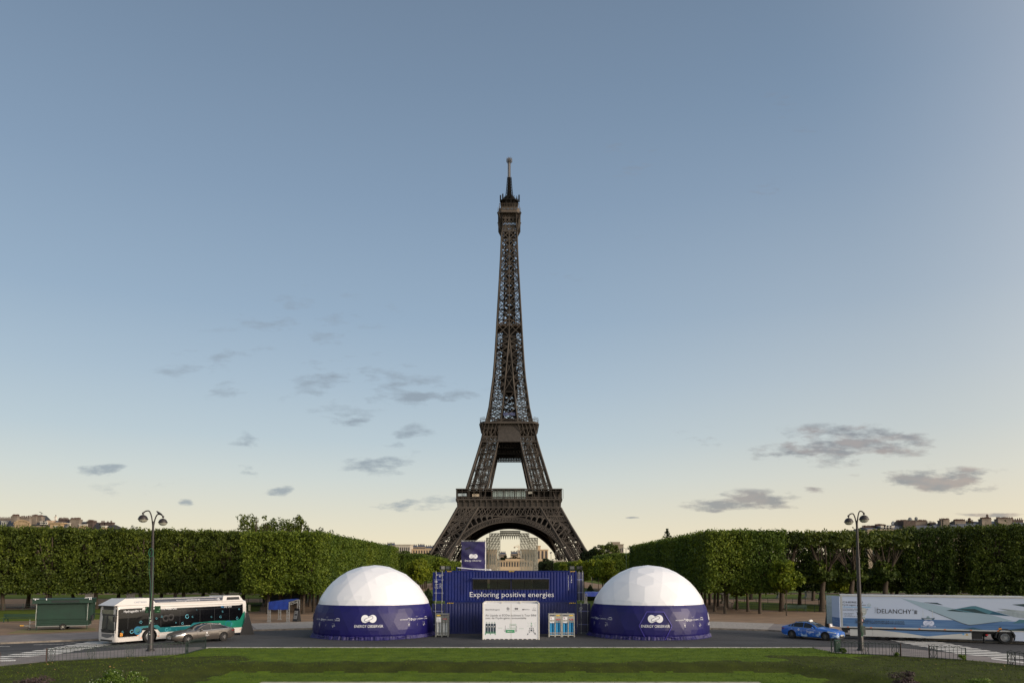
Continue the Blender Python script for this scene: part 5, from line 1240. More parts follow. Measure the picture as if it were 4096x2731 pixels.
# visible side is +y in the car frame; text reads from rear (x large) to front
lt = MB(); lt.T = lambda v: Vector((4.97-v.x, ys(4.97-v.x, v.z)+.008, v.z))
lt.text('hype', 2.42, .58, .62, .17, 0)
for k in range(8):
    x0, x1 = 2.35+k*.1, 2.45+k*.1; z0, z1 = .76+.12*math.sin(k/8*3.1), .76+.12*math.sin((k+1)/8*3.1); lt.add([(x0, 0, z0), (x1, 0, z1), (x1, 0, z1+.02), (x0, 0, z0+.02)], [(0, 1, 2, 3)])
lt.ring(1.7, .80, .06, .035, 0, 16); lt.text('TOYOTA', 1.6, .68, .2, .03, 0); lt.build('lettering', white, tbody)
mb = MB(); mb.smooth = True; mb.lathe([(.0, .0), (.30, .0), (.31, .05), (.25, .11), (.1, .15), (0, .155)], 20, (2.62, 0, 1.455), sc=(.42, 1)); ts = mb.build('taxi_sign', mat('white_plastic', (226, 226, 222), .4, var=.02), taxi)
# ================================================================ BUS
busw = mat('bus_white', (196, 192, 188), .3, var=.02, coat=.5, scale=.6); busb = mat('bus_black', (9, 10, 12), .15, var=.1, coat=0, spec=.35); teal = mat('bus_teal', (12, 104, 108), .3, rgb2=(8, 84, 96), scale=.9, coat=.5); teal2 = mat('bus_green_teal', (22, 108, 90), .28, var=.1, scale=.9, coat=.5); cyanm = mat('cyan_ring', (96, 176, 198), .4, var=.03); bgrey = mat('bus_slate', (44, 50, 66), .3, var=.08, coat=.4)
fr0 = G(460, 2580); BD = Vector((.545, .838, 0)); BD.normalize(); BL, BWd = 11.9, 2.55
BSC = 1.015
bus = thing('city_bus', 'white city bus with black windows and teal swoosh parked at the kerb', 'bus', (fr0.x, fr0.y, 0.005), math.atan2(BD.y, BD.x))
pf = [(.0, .28), (-.02, .9), (-.02, 1.0), (.02, 2.95), (.10, 3.02)]
mb = MB(); mb.smooth = True
rows = []
def bsec(x, cut=0):
    s = [(0+cut, .22), (0+cut*.6, .35), (0+cut*.5, 1.1), (.01+cut*.5, 2.0), (.05+cut*.5, 2.75), (.13+cut*.6, 2.98), (.35+cut, 3.06)]
    return [(x, p[0], p[1]) for p in s]+[(x, BWd-p[0], p[1]) for p in s[::-1]]
V = []; xs = [0, .05, .14, .3, .6, 3, 6, 9, 11.5, 11.75, 11.87, BL]; cuts = [.30, .16, .07, .02, 0, 0, 0, 0, 0, .02, .07, .2]
for x, c in zip(xs, cuts): V += [(q[0]+(.10*(q[2]-1.2)/1.8 if x < .5 and q[2] > 1.2 else 0), q[1], q[2]) for q in bsec(x, c)]
k_ = 14; mb.add(V, [(i*k_+j, (i+1)*k_+j, (i+1)*k_+(j+1) % k_, i*k_+(j+1) % k_) for i in range(len(xs)-1) for j in range(k_)]+[tuple(range(k_)), tuple((len(xs)-1)*k_+j for j in range(k_))[::-1]])
me = mb.mesh('body', [busw, black]); bm = bmesh.new(); bm.from_mesh(me); bmesh.ops.recalc_face_normals(bm, faces=bm.faces); bm.to_mesh(me); bm.free()
cs = []
for x in (2.75, 8.7):
    for y in (.1, BWd-.1): c = MB(); c.m = 1; c.lathe([(.60, -.25), (.60, .25)], 40, (x, y, .46), axis='Y'); cs.append(c)
me = boolean(me, cs); me.set_sharp_from_angle(angle=R(32))
for p_ in me.polygons:
    if p_.center.x < .10 and 1.0 < p_.center.z < 2.93 and abs(p_.normal.x) < .93: p_.material_index = 1
bbody = bpy.data.objects.new('body', me); COL.objects.link(bbody); bbody.parent = bus
def bside(z):       # y of visible side at height z
    T = [(.22, 0), (.35, 0), (1.1, 0), (2.0, .01), (2.75, .05), (2.98, .13), (3.06, .35)]; return interp2(T, z)
def interp2(T, x):
    if x <= T[0][0]: return T[0][1]
    for i in range(len(T)-1):
        if x <= T[i+1][0]: return T[i][1]+(T[i+1][1]-T[i][1])*(x-T[i][0])/(T[i+1][0]-T[i][0])
    return T[-1][1]
def bp(name, mtl, fn, off, par=bbody):
    q = MB(); q.T = lambda v: Vector((v.x, bside(v.z)-off+v.y, v.z)); fn(q); return q.build(name, mtl, par)
def strip(q, pts):     # pts: list (x, z0, z1), finely split so it follows the side
    for (xa, a0, a1), (xb, b0, b1) in zip(pts, pts[1:]):
        n = 6
        for k in range(n): t0, t1 = k/n, (k+1)/n; q.add([(xa, 0, a0+(a1-a0)*t0), (xb, 0, b0+(b1-b0)*t0), (xb, 0, b0+(b1-b0)*t1), (xa, 0, a0+(a1-a0)*t1)], [(0, 1, 2, 3)])
ztop = 2.80
bp('window_band', busb, lambda q: strip(q, [(.20, .64, 2.66), (.28, .58, 2.74), (1.7, .58, 2.76), (2.1, .86, 2.76), (2.15, 1.0, ztop), (3.4, 1.0, ztop), (3.62, 1.0, ztop), (4.6, 1.15, ztop), (9.3, 1.15, ztop), (10.5, 1.2, ztop), (11.1, 1.22, ztop), (11.45, 1.6, ztop-.02), (11.5, 1.9, ztop-.12)]), .006)
bp('teal_swoosh', teal, lambda q: (strip(q, [(1.45, .9, 1.02), (1.62, .78, 1.30), (1.85, .92, 1.32), (2.2, 1.18, 1.34), (3.1, 1.2, 1.36), (3.4, 1.0, 1.36), (3.66, .74, 1.14), (5.8, .74, 1.12), (6.3, .74, 1.12), (6.6, .74, 1.34), (7.2, .74, 1.36)])), .012)
bp('teal_swoosh', teal2, lambda q: (strip(q, [(7.2, .74, 1.36), (7.9, .8, 1.36), (8.2, 1.15, 1.38), (9.2, 1.15, 1.38), (9.5, .72, 1.36), (10.8, .68, 1.3), (11.2, .68, 1.42), (11.62, .68, 2.1), (11.7, .68, 2.0)])), .0125)
def arch(q):
    n = 24
    for x in (2.75, 8.7):
        for k in range(n):
            a0, a1 = math.pi*k/n, math.pi*(k+1)/n; q.add([(x+.60*math.cos(a0), 0, .46+.60*math.sin(a0)), (x+.64*math.cos(a0), 0, .46+.64*math.sin(a0)), (x+.64*math.cos(a1), 0, .46+.64*math.sin(a1)), (x+.60*math.cos(a1), 0, .46+.60*math.sin(a1))], [(0, 1, 2, 3)])
bp('wheel_arch', black, arch, .02)
bp('panel_seam', mat('seam_grey', (60, 62, 66), .6), lambda q: [strip(q, [(x-.006, .28, 1.15), (x+.006, .28, 1.15)]) for x in (1.9, 3.55, 5.4, 7.3, 9.9)]+[strip(q, [(.3, .53, .54), (1.9, .53, .54)]), strip(q, [(3.55, .66, .67), (7.9, .66, .67)])], .016)
def rings(q):
    for (x, z, r) in ((.55, .98, .07), (1.28, .96, .13), (2.0, 1.66, .09), (2.95, 1.5, .13), (3.3, 1.88, .07), (3.75, 2.0, .06), (5.0, 1.45, .05), (4.2, .92, .12), (4.5, .94, .06), (5.05, .86, .05), (5.6, 1.36, .09), (6.0, 1.9, .15), (6.5, 1.84, .06), (6.9, 2.42, .03), (8.3, 1.74, .06), (9.2, 1.7, .085), (9.4, 2.15, .06), (10.4, 1.0, .09), (10.9, 1.5, .10), (11.1, 2.3, .06)): q.ring(x, z, r, r*.24, 0, 14, R(40), R(360))
bp('ring_print', cyanm, rings, .02)
bp('swirl_print', mat('teal_print', (16, 96, 130), .35, var=.06), lambda q: q.ring(1.75, 1.02, .26, .12, 0, 24), .018); bp('swirl_print', mat('teal_print', (16, 96, 130), .35), lambda q: q.ring(10.0, 1.02, .3, .05, 0, 24), .018)
bp('ghost_logo', mat('ghost_print', (24, 24, 27), .4, var=.04), lambda q: (q.ring(4.1, 1.86, .22, .13, 0, 20), q.ring(4.55, 1.92, .22, .13, 0, 20)), .012)
def btx(q):
    q.text('HydrogenIN', .62, 2.47, 1.15, .17, 0); q.text('WaterOut', 4.05, 2.53, 1.0, .17, 0); q.rect(1.95, 2.75, 2.545, 2.565, 0); q.rect(2.7, 2.72, 2.45, 2.62, 0); q.disc(1.93, 2.555, .035, 0, 10); q.rect(3.6, 3.95, 2.56, 2.58, 0); q.disc(3.97, 2.57, .03, 0, 10)
    q.text('City Gold', 9.55, 2.50, .75, .14, 0)
bp('lettering', white, btx, .018); bp('lettering', mat('blue_text', (50, 150, 220), .5, var=.02), lambda q: q.text('H2.', 9.25, 2.50, .27, .14, 0), .018)
bp('sticker', mat('amber_sticker', (214, 140, 30), .5, var=.1), lambda q: q.rect(.36, .56, .66, .92, 0), .016); bp('sticker_print', black, lambda q: (q.poly([(.38, .8), (.54, .86), (.54, .9), (.38, .84)], 0), q.rect(.42, .5, .69, .74, 0)), .02)
bp('side_marker', orange, lambda q: [q.rect(x, x+.14, z, z+.045, 0) for x, z in ((1.68, .62), (1.98, .40), (3.42, .44), (5.2, .5), (11.2, .5))], .02)
bp('window_line', mat('window_line', (46, 48, 52), .4), lambda q: [strip(q, [(x-.01, 1.2, 2.42), (x+.01, 1.2, 2.42)]) for x in (.95, 3.68, 5.35, 7.2, 8.6, 10.1)]+[strip(q, [(.4, 2.42, 2.435), (11.4, 2.42, 2.435)])], .012)
# front face of the bus
bus.scale = (BSC, BSC, BSC)
def fx(z): return .10*(z-1.2)/1.8 if z > 1.2 else 0
q = MB(); q.T = lambda v: Vector((fx(v.z)-.012+ (v.x-BWd/2)**2*.04, v.x, v.z))
def fstrip(q, pts, n=10):
    for (z0, xa, xb), (z1, xc, xd) in zip(pts, pts[1:]):
        for k in range(n): q.add([(xa+(xb-xa)*k/n, 0, z0), (xa+(xb-xa)*(k+1)/n, 0, z0), (xc+(xd-xc)*(k+1)/n, 0, z1), (xc+(xd-xc)*k/n, 0, z1)], [(3, 2, 1, 0)])
fstrip(q, [(.98, .10, BWd-.10), (1.15, .05, BWd-.05), (1.5, .05, BWd-.05), (2.0, .05, BWd-.05), (2.78, .07, BWd-.07), (2.94, .12, BWd-.12)])
ws = q.build('windscreen', glass('bus_glass', (.05, .065, .06), .04), bbody)
q2 = MB(); q2.T = lambda v: Vector((fx(v.z)-.022+(v.x-BWd/2)**2*.04, v.x, v.z)); fstrip(q2, [(.90, .05, BWd-.05), (1.15, .05, BWd-.05)]); fstrip(q2, [(2.22, .05, BWd-.05), (2.34, .05, BWd-.05)]); fstrip(q2, [(2.68, .07, BWd-.07), (2.94, .10, BWd-.10)]); fstrip(q2, [(1.15, BWd/2-.1, BWd/2+.1), (2.22, BWd/2-.1, BWd/2+.1)], 3); fstrip(q2, [(1.15, .05, .12), (2.34, .05, .12)], 2); fstrip(q2, [(1.15, BWd-.12, BWd-.05), (2.34, BWd-.12, BWd-.05)], 2)
q2.build('windscreen_frame', black, bbody)
q2 = MB(); q2.T = q.T; fstrip(q2, [(2.34, .45, BWd-.2), (2.66, .45, BWd-.25)]); q2.T = lambda v: Vector((fx(v.z)-.03+(v.x-BWd/2)**2*.04, v.x, v.z)); q2.v = []; q2.f = []; q2.mi = []; q2.sm = []; fstrip(q2, [(2.36, .5, BWd-.25), (2.66, .5, BWd-.3)]); q2.build('destination_sign', mat('sign_glass', (70, 80, 68), .1, var=.3, scale=2), bbody)
q2 = MB(); q2.T = lambda v: Vector((-.02+(v.x-BWd/2)**2*.04, v.x, v.z)); fstrip(q2, [(.52, BWd/2-.1, BWd/2+.1), (.60, .55, BWd-.55), (.84, .38, BWd-.38)]); gr_ = q2.build('grille', mat('grille_grey', (92, 94, 98), .3), bbody)
q2 = MB(); q2.T = lambda v: Vector((-.028+(v.x-BWd/2)**2*.04, v.x, v.z)); fstrip(q2, [(.24, .24, BWd-.24), (.38, .20, BWd-.20)]); q2.build('bumper_strip', black, bbody)
for y0 in (.16, BWd-.42):
    q2 = MB(); q2.T = lambda v: Vector((-.03+(v.x-BWd/2)**2*.04, v.x, v.z)); fstrip(q2, [(.58, y0+.06, y0+.2), (.86, y0, y0+.26)], 4); q2.build('headlight', mat('bus_headlight', (96, 100, 106), .1, var=.3, scale=6), bbody)
for y0 in (.25, BWd-.3): q2 = MB(); q2.T = lambda v: Vector((-.035+(v.x-BWd/2)**2*.04, v.x, v.z)); q2.disc(y0, .31, .045, 0, 12); q2.f = [f[::-1] for f in q2.f]; q2.build('fog_light', hl, bbody)
for y0, y1 in ((.05, -.32), (BWd-.05, BWd+.32)):
    mb = MB(); mb.tube([(.1, y0, 2.3), (-.25, y0+(y1-y0)*.6, 2.35), (-.3, y1, 2.2)], .035, 8); mb.box((-.3, y1, 2.02), (.12, .24, .42)); mb.build('mirror', black, bus)
mb = MB(); mb.beam((-.06, .6, 1.05), (-.02, 1.3, 1.22), .025); mb.beam((-.06, 1.9, 1.05), (-.02, 1.3, 1.3), .025); mb.build('wiper', black, bus)
# roof pods
def pod(x0, x1, z1, y0, nose, tail, mtl, name):
    mb = MB(); pts = [(x0, 3.0), (x0+nose, z1), (x1-tail, z1), (x1, 3.0)]
    n = len(pts); iny = .35
    vs_ = [(p[0], y0, 2.98 if p[1] < 3.1 else 3.0) for p in pts]
    A = [(x0, y0, 3.0), (x1, y0, 3.0), (x1, BWd-y0, 3.0), (x0, BWd-y0, 3.0)]; B = [(x0+nose, y0+iny*.6, z1), (x1-tail, y0+iny*.6, z1), (x1-tail, BWd-y0-iny*.6, z1), (x0+nose, BWd-y0-iny*.6, z1)]
    mb.add(A+B, [(3, 2, 1, 0), (4, 5, 6, 7), (0, 1, 5, 4), (1, 2, 6, 5), (2, 3, 7, 6), (3, 0, 4, 7)]); return mb.build(name, mtl, bus)
pod(-.12, 3.35, 3.52, .10, .95, .35, busw, 'roof_fairing')
mb = MB(); mb.bb(-.1, .5, .2, BWd-.2, 2.93, 2.99); mb.build('fairing_gap', black, bus)
rp = pod(3.2, 9.6, 3.40, .14, .1, .1, bgrey, 'roof_tank_cover'); rw = pod(9.4, 11.6, 3.50, .08, .25, .3, busw, 'rear_roof_unit')
mb = MB(); mb.bb(3.3, 9.5, .12, BWd-.12, 2.99, 3.12); mb.bb(3.3, 9.5, .36, BWd-.36, 3.36, 3.43); mb.build('roof_rail', busw, bus)
q = MB(); q.T = lambda v: Vector((v.x, .10+(v.z-3.0)*.42-.012, v.z)); q.text('CAETANO', 1.5, 3.16, 1.05, .13, 0); q.build('lettering', mat('slate_text', (96, 116, 140), .5), bus)
q = MB(); q.T = lambda v: Vector((v.x, .08+(v.z-3.0)*.42-.012, v.z)); q.poly([(9.85, 3.14), (11.2, 3.14), (11.2, 3.38), (9.98, 3.38)], 0); q.disc(11.35, 3.3, .03, 0, 10); q.build('vent_grille', black, rw)
q = MB(); q.T = lambda v: Vector((v.x, .14+(v.z-3.0)*.525-.014, v.z)); q.rect(5.2, 9.0, 3.245, 3.26, 0); q.rect(3.4, 6.0, 3.165, 3.175, 0)
for k in range(14): x = 6.1+k*.09; hh_ = .03+.05*abs(math.sin(k*2.3)); q.rect(x, x+.02, 3.25-hh_, 3.25+hh_, 0)
for x, z in ((5.2, 3.252), (9.0, 3.252), (6.0, 3.17)): q.disc(x, z, .03, 0, 10)
q.ring(9.15, 3.24, .07, .035, 0, 14); q.build('line_print', white, rp)
for x in (2.75, 8.7):
    for y, sg in ((.16, -1), (BWd-.16, 1)): wheel(bus, x, y, .48, .29, sg, truck=True)
# red no entry sign behind the bus, utility box
p = G(870, 2500, .13); 
def sign_post(lab, px, y, ztop_, r, mts, name='road_sign', cat='sign'):
    q0 = P(px, ztop_, y); t = thing(name, lab, cat, (q0.x, y, .13)); mb = MB(); mb.tube([(0, 0, 0), (0, 0, q0.z)], .03, 8); mb.build('post', steel, t)
    mb = MB(); mb.lathe([(r, -.01), (r, .01)], 24, (0, -.05, q0.z-r-.13), axis='Y'); d = mb.build('disc', mts, t); return t, q0.z-r-.13, d
t, zz, d = sign_post('round red sign with a white rim just visible above the bus roof', 870, 78, 2390, .42, mat('sign_red_disc', (176, 28, 34), .4))
mb = MB(); mb.ring(0, zz, .40, .05, -.066, 24); mb.rect(-.25, .25, zz-.06, zz+.06, -.066); mb.build('rim', white, d)
mb = MB(); q0 = G(998, 2443, .13); mb.box((q0.x, q0.y, .55), (.28, .25, .9)); mb.box((q0.x, q0.y, 1.02), (.32, .29, .05)); mb.box((q0.x, q0.y, .16), (.34, .3, .08)); tag(mb.build('utility_box', mat('cream_box', (196, 180, 150), .6)), 'small cream utility box standing behind the rear of the bus', 'utility box')
# ================================================================ TRAILER
D = Vector((.924, -.3826, 0)); c0 = Vector((28.04, 63.67, 0)); TL, TW = 13.5, 2.55; ZBt, ZTt = .98, 3.74
tr = thing('semi_trailer', 'long white refrigerated trailer with blue ocean print and green triangles', 'trailer', (c0.x, c0.y, .005), math.atan2(D.y, D.x))
twh = mat('trailer_white', (200, 208, 222), .35, rgb2=(168, 184, 212), scale=.12, coat=.4, aniso=(.3, 1, 1)); sea = mat('printed_sea', (54, 92, 142), .4, rgb2=(96, 132, 172), scale=3, coat=.3, aniso=(.12, 1, 2.6), det=8)
mb = MB(); mb.bb(0.05, TL, .03, TW-.03, ZBt+.08, ZTt-.06); box_ = mb.build('body', twh, tr)
alum = mat('aluminium', (190, 190, 188), .4, metal=.4, var=.04)
mb = MB(); mb.bb(0.05, TL, .0, .028, ZTt-.12, ZTt); mb.bb(.05, TL, .03, TW-.03, ZTt-.058, ZTt-.005); mb.bb(.05, TL, TW-.028, TW, ZTt-.12, ZTt); mb.bb(-.03, .05, 0, TW, ZBt-.02, ZTt+.005); mb.bb(0.05, TL, .0, .028, ZBt, ZBt+.10); mb.bb(.051, .13, -.006, -.0005, ZBt+.1, ZTt-.12); mb.build('edge_frame', alum, tr)
mb = MB(); mb.bb(.05, TL, .02, .08, ZBt-.10, ZBt-.005); mb.bb(.05, TL, .3, TW-.3, ZBt-.25, ZBt-.11); mb.build('chassis', black, tr)
sx_ = lambda c: 0 if c is None else c
def q4(name, mtl, polys, off, par=box_):
    mb = MB(); 
    for pts in polys: mb.poly(pts, .03-off)
    return mb.build(name, mtl, par)
# px -> trailer side coordinates
def TS(px, py):
    d = ray(px, py); n = Vector((-D.y, D.x, 0)); p0 = c0; t_ = n.dot(p0-co.location)/n.dot(d); w_ = Vector(co.location)+d*t_; return ((w_-p0).dot(D), w_.z)
def c4(x, y): return TS(3440+x/6.03, 2360+y/6.03)
def c5(x, y): return TS(3760+x/6.03, 2360+y/6.03)
seaz = c4(1000, 690)[1]
q4('sea_print', sea, [[(.13, ZBt+.1), (TL, ZBt+.1), (TL, seaz), (.13, seaz)]], .004)
lb_ = mat('pale_teal_print', (150, 172, 186), .4, var=.03, scale=.3); 
q4('shape_print', lb_, [[c4(970, 180), c4(1300, 250), c4(2171, 420), c5(350, 440), c5(1270, 600), c5(1750, 735), c5(1400, 760), c5(800, 832), c5(640, 825), c5(500, 770), c4(2171, 690), c4(1500, 420)]], .008)
q4('line_print', mat('dark_line_print', (66, 74, 76), .4), [[c4(1650, 475), c4(1655, 468), c5(180, 645), c5(520, 780), c5(700, 832), c5(900, 815), c5(1500, 742), c5(1500, 750), c5(900, 828), c5(700, 848), c5(520, 795), c5(170, 655)]], .010)
tg = mat('teal_shape', (70, 118, 132), .4, var=.1, scale=.5); dg = mat('dark_green_shape', (34, 62, 68), .4, var=.1, scale=.5); bg_ = mat('blue_green_shape', (36, 84, 108), .4, var=.1, scale=.5)
q4('shape_print', tg, [[c5(330, 458), c5(760, 378), c5(860, 376), c5(1280, 500), c5(1190, 580), c5(900, 545), c5(700, 530)], [c5(1750, 800), c5(1920, 700), c5(2080, 715), c5(2080, 780)]], .012)
q4('shape_print', bg_, [[c5(1280, 500), c5(1710, 622), c5(1190, 580)], [c5(540, 942), c5(800, 893), c5(1090, 962)]], .014)
q4('shape_print', dg, [[c5(150, 487), c5(310, 458), c5(700, 535)], [c5(420, 450), c5(840, 447), c5(1190, 578), c5(880, 542)], [c4(1520, 285), c4(1870, 300), c4(2000, 355)], [c5(1740, 340), c5(2080, 325), c5(2080, 400)], [c5(1480, 970), c5(2080, 905), c5(2080, 985)]], .016)
q4('shape_print', mat('grey_green_shape', (104, 118, 118), .4, rgb2=(170, 180, 186), scale=.5), [[c5(1390, 435), c5(2080, 500), c5(2080, 580), c5(1650, 495)]], .012); q4('shape_print', mat('pale_grey_shape', (150, 162, 168), .4), [[c5(1340, 500), c5(1640, 495), c5(2080, 590), c5(2080, 680), c5(1800, 640)]], .011)
# boat, logo and lettering
def ttext(mb_, t_, a, b, h_): # a,b pixel ends in TS coords
    mb_.text(t_, a[0], a[1], b[0]-a[0], h_, .03-.02)
lt = MB()
c3 = lambda x, y: TS(3120+x/5.808, 2350+y/5.808)
ttext(lt, 'CHEREAU', c3(1455, 350), c3(1925, 350), .155); ttext(lt, 'hydrogen power', c3(1455, 408), c3(2006, 415), .14)
ttext(lt, 'LA PREMIÈRE SEMI-REMORQUE', c3(1462, 495), c3(2050, 503), .07); ttext(lt, 'FRIGORIFIQUE À HYDROGÈNE', c3(1462, 527), c3(2030, 533), .07)
for k, s_ in enumerate(('> ZÉRO ÉMISSION', '> SILENCIEUSE', '> REMPLISSAGE EN 10 MIN')): ttext(lt, s_, c3(1465, 597+k*33), c3((1718, 1678, 1870)[k], 597+k*33), .065)
ttext(lt, 'DELANCHY', c4(408, 548), c4(1245, 555), .36); ttext(lt, 'BY', c4(405, 437), c4(443, 437), .07); lt.ring(c4(1278, 472)[0], c4(1278, 472)[1], .05, .015, .01, 12); lt.text('R', c4(1268, 480)[0], c4(1268, 480)[1], .04, .05, .01)
for k, (x, w_) in enumerate(((1318, 10), (1335, 4), (1350, 4), (1360, 3), (1375, 3))): a = c4(x, 570); b_ = c4(x+w_, 480); lt.rect(a[0], b_[0], a[1], b_[1], .01)
M = Matrix.Translation((c4(375, 545)[0], .01, c4(375, 545)[1])) @ Matrix.Rotation(R(-90), 4, 'Y'); lt.text('Transport', 0, 0, .5, .07, 0, M)
ttext(lt, 'COMME ENERGY OBSERVER SUR LES OCÉANS,', c3(1745, 779), c4(1078, 780), .13); ttext(lt, "NOUS TESTONS L'ÉNERGIE HYDROGÈNE SUR LES ROUTES.", c3(1745, 825), c4(1085, 833), .13)
lt.rect(c3(1385, 245)[0], c3(1390, 245)[0]+.02, c3(1385, 245)[1], c3(1385, 190)[1], .01); lt.rect(c3(1385, 245)[0], c3(1450, 190)[0], c3(1385, 196)[1], c3(1385, 190)[1], .01)
ttext(lt, 'CHEREAU', c3(1425, 855), c3(1565, 855), .05); lt.build('lettering', black, box_)
lt = MB(); a, b_ = c3(1458, 440), c4(258, 410); lt.rect(a[0], b_[0], a[1]-.02, a[1]+.02, .01); lt.build('blue_underline', mat('sky_blue_print', (80, 160, 205), .4), box_)
lt = MB(); a = c4(216, 355); lt.ring(a[0], a[1], .115, .015, .01, 20); lt.text('H', a[0]-.05, a[1]-.04, .06, .09, .01); lt.text('2', a[0]+.02, a[1]-.06, .03, .05, .01); lt.build('hydrogen_symbol', mat('olive_green_print', (60, 110, 50), .5), box_)
lt = MB(); a = c4(1655, 790); lt.m = 0; logo(lt, a[0], a[1], .80, .01, inner=1); ttext(lt, 'ENERGY OBSERVER', c4(1475, 880), c4(1838, 888), .11); lt.build('logo', [mat('pale_logo', (204, 210, 230), .5, var=.02), sea], box_)
bt_ = MB(); P4 = lambda l: [c4(*q) for q in l]
for pts in ([(1478, 655), (1520, 668), (1760, 668), (1805, 655), (1790, 705), (1490, 702)],): bt_.poly(P4(pts), .008)
bt_.m = 1; bt_.poly(P4([(1545, 684), (1735, 684), (1725, 700), (1550, 698)]), .004); bt_.poly(P4([(1512, 470), (1520, 470), (1530, 655), (1518, 655)]), .004); bt_.poly(P4([(1740, 470), (1750, 470), (1762, 655), (1748, 655)]), .004); bt_.m = 2; bt_.poly(P4([(1600, 668), (1612, 628), (1668, 628), (1685, 668)]), .004); bt_.poly(P4([(1628, 612), (1652, 612), (1645, 625), (1635, 625)]), .004)
bt_.build('boat_print', [mat('boat_dark', (60, 84, 100), .5), mat('boat_pale', (190, 196, 196), .5), mat('boat_grey', (120, 146, 152), .5)], box_)
# skirt with rear gap, wheels, markers
mb = MB()
skx = [(.75, 3.05), (3.06, 7.18), (7.19, 10.28)]
s0 = TS(3400, 2515)[0]; sE = TS(3887, 2540)[0]
for a, b_ in ((s0, TS(3490, 2530)[0]-.008), (TS(3490, 2530)[0]+.008, TS(3719, 2540)[0]-.008), (TS(3719, 2540)[0]+.008, sE)): mb.bb(a, b_, .06, .10, .36, ZBt-.12)
sk_ = mb.build('side_skirt', mat('skirt_grey_white', (190, 190, 186), .45, var=.04, scale=.5), tr); 
mb = MB(); mb.bb(s0, sE, .04, .12, .29, .355); mb.build('skirt_rail', alum, tr)
mb = MB(); mb.poly([c4(440, 930), c4(1100, 1030), c4(1600, 1108), c4(1680, 1105), c4(2171, 1072), c5(450, 1050), c5(740, 1030), c5(740, 1000)], .055); mb.T = None
pts = [(c4(440, 930)[0], ZBt-.125), c4(1100, 1030), c4(1600, 1108), c4(1700, 1105), c5(100, 1075), c5(735, 1030), (sE-.02, ZBt-.125)]; mb = MB(); mb.poly(pts, .054); mb.build('sea_print', sea, sk_)
mb = MB(); a = c5(565, 1058); mb.poly([(a[0]-.09, a[1]), (a[0], a[1]+.09), (a[0]+.09, a[1]), (a[0], a[1]-.09)], .054); mb.build('blue_diamond', mat('diamond_blue', (90, 160, 210), .5), sk_); mb = MB(); a = c5(652, 1065); mb.poly([(a[0]-.1, a[1]-.07), (a[0]+.1, a[1]-.07), (a[0], a[1]+.1)], .054); mb.build('warning_triangle', mat('amber_tri', (190, 150, 40), .5), sk_)
mb = MB()
for px, py in ((3392, 2504.5), (3484.5, 2507.5), (3579.5, 2511), (3678, 2514.5), (3779.5, 2517.5), (3884, 2521), (3993, 2525)): s_ = TS(px, py)[0]; mb.bb(s_-.07, s_+.07, -.02, 0, ZBt+.02, ZBt+.09)
mb.build('side_marker', orange, tr)
mb = MB(); a, b_ = c5(1417, 975), c5(1487, 908); mb.rect(a[0], b_[0], a[1], b_[1], .006); st_ = mb.build('sticker', mat('amber_sticker', (214, 140, 30), .5), tr); mb = MB(); mb.poly([(a[0]+.03, a[1]+.2), (b_[0]-.03, a[1]+.3), (b_[0]-.03, a[1]+.35), (a[0]+.03, a[1]+.25)], .002); mb.rect(a[0]+.06, b_[0]-.06, a[1]+.06, a[1]+.12, .002); mb.build('sticker_print', black, st_)
for s_ in (TS(3533, 2555)[0], TS(3605, 2557)[0], TS(3678, 2560)[0]):
    for y, sg in ((.36, -1), (TW-.36, 1)): wheel(tr, s_, y, .5, .36, sg, truck=True, rim=rimm)
# rear: open doors folded back, recessed frame
mb = MB(); mb.bb(-.035, -.03, .1, TW-.1, ZBt+.1, ZTt-.1); mb.build('rear_opening', black, tr)
mb = MB(); Md = Matrix.Translation((-.04, .02, 0)) @ Matrix.Rotation(R(120), 4, 'Z'); mb.T = lambda v: Md @ v; mb.bb(0, 1.2, 0, .06, ZBt+.02, ZTt-.12); dr_ = mb.build('rear_door', twh, tr)
mb = MB(); mb.T = lambda v: Md @ v; mb.bb(.01, 1.19, .062, .066, ZBt+.04, seaz); mb.build('sea_print', sea, dr_)
mb = MB(); Md2 = Matrix.Translation((-.04, TW-.02, 0)) @ Matrix.Rotation(R(150), 4, 'Z'); mb.T = lambda v: Md2 @ v; mb.bb(0, 1.2, 0, .06, ZBt+.1, ZTt-.15)
for k in range(4): mb.tube([(.2+k*.25, -.05, ZBt+.1), (.2+k*.25, -.05, ZTt-.15)], .025, 6)
mb.tube([(.1, -.06, 2.1), (1.1, -.06, 2.1)], .03, 6); mb.build('rear_door', mat('door_grey', (170, 182, 180), .4), tr)
mb = MB(); mb.bb(.1, .5, .1, .5, .55, .9); mb.bb(.1, .3, .3, TW-.3, .45, .55); mb.bb(sE+.05, sE+.75, .1, .5, .34, ZBt-.12); mb.bb(sE+.1, sE+.25, .3, TW-.3, .4, ZBt-.2); mb.tube([(sE+.9, .5, .05), (sE+.9, .5, .85)], .06, 8); mb.bb(sE+.8, sE+1.0, .4, .6, .02, .08); mb.build('landing_gear', black, tr)
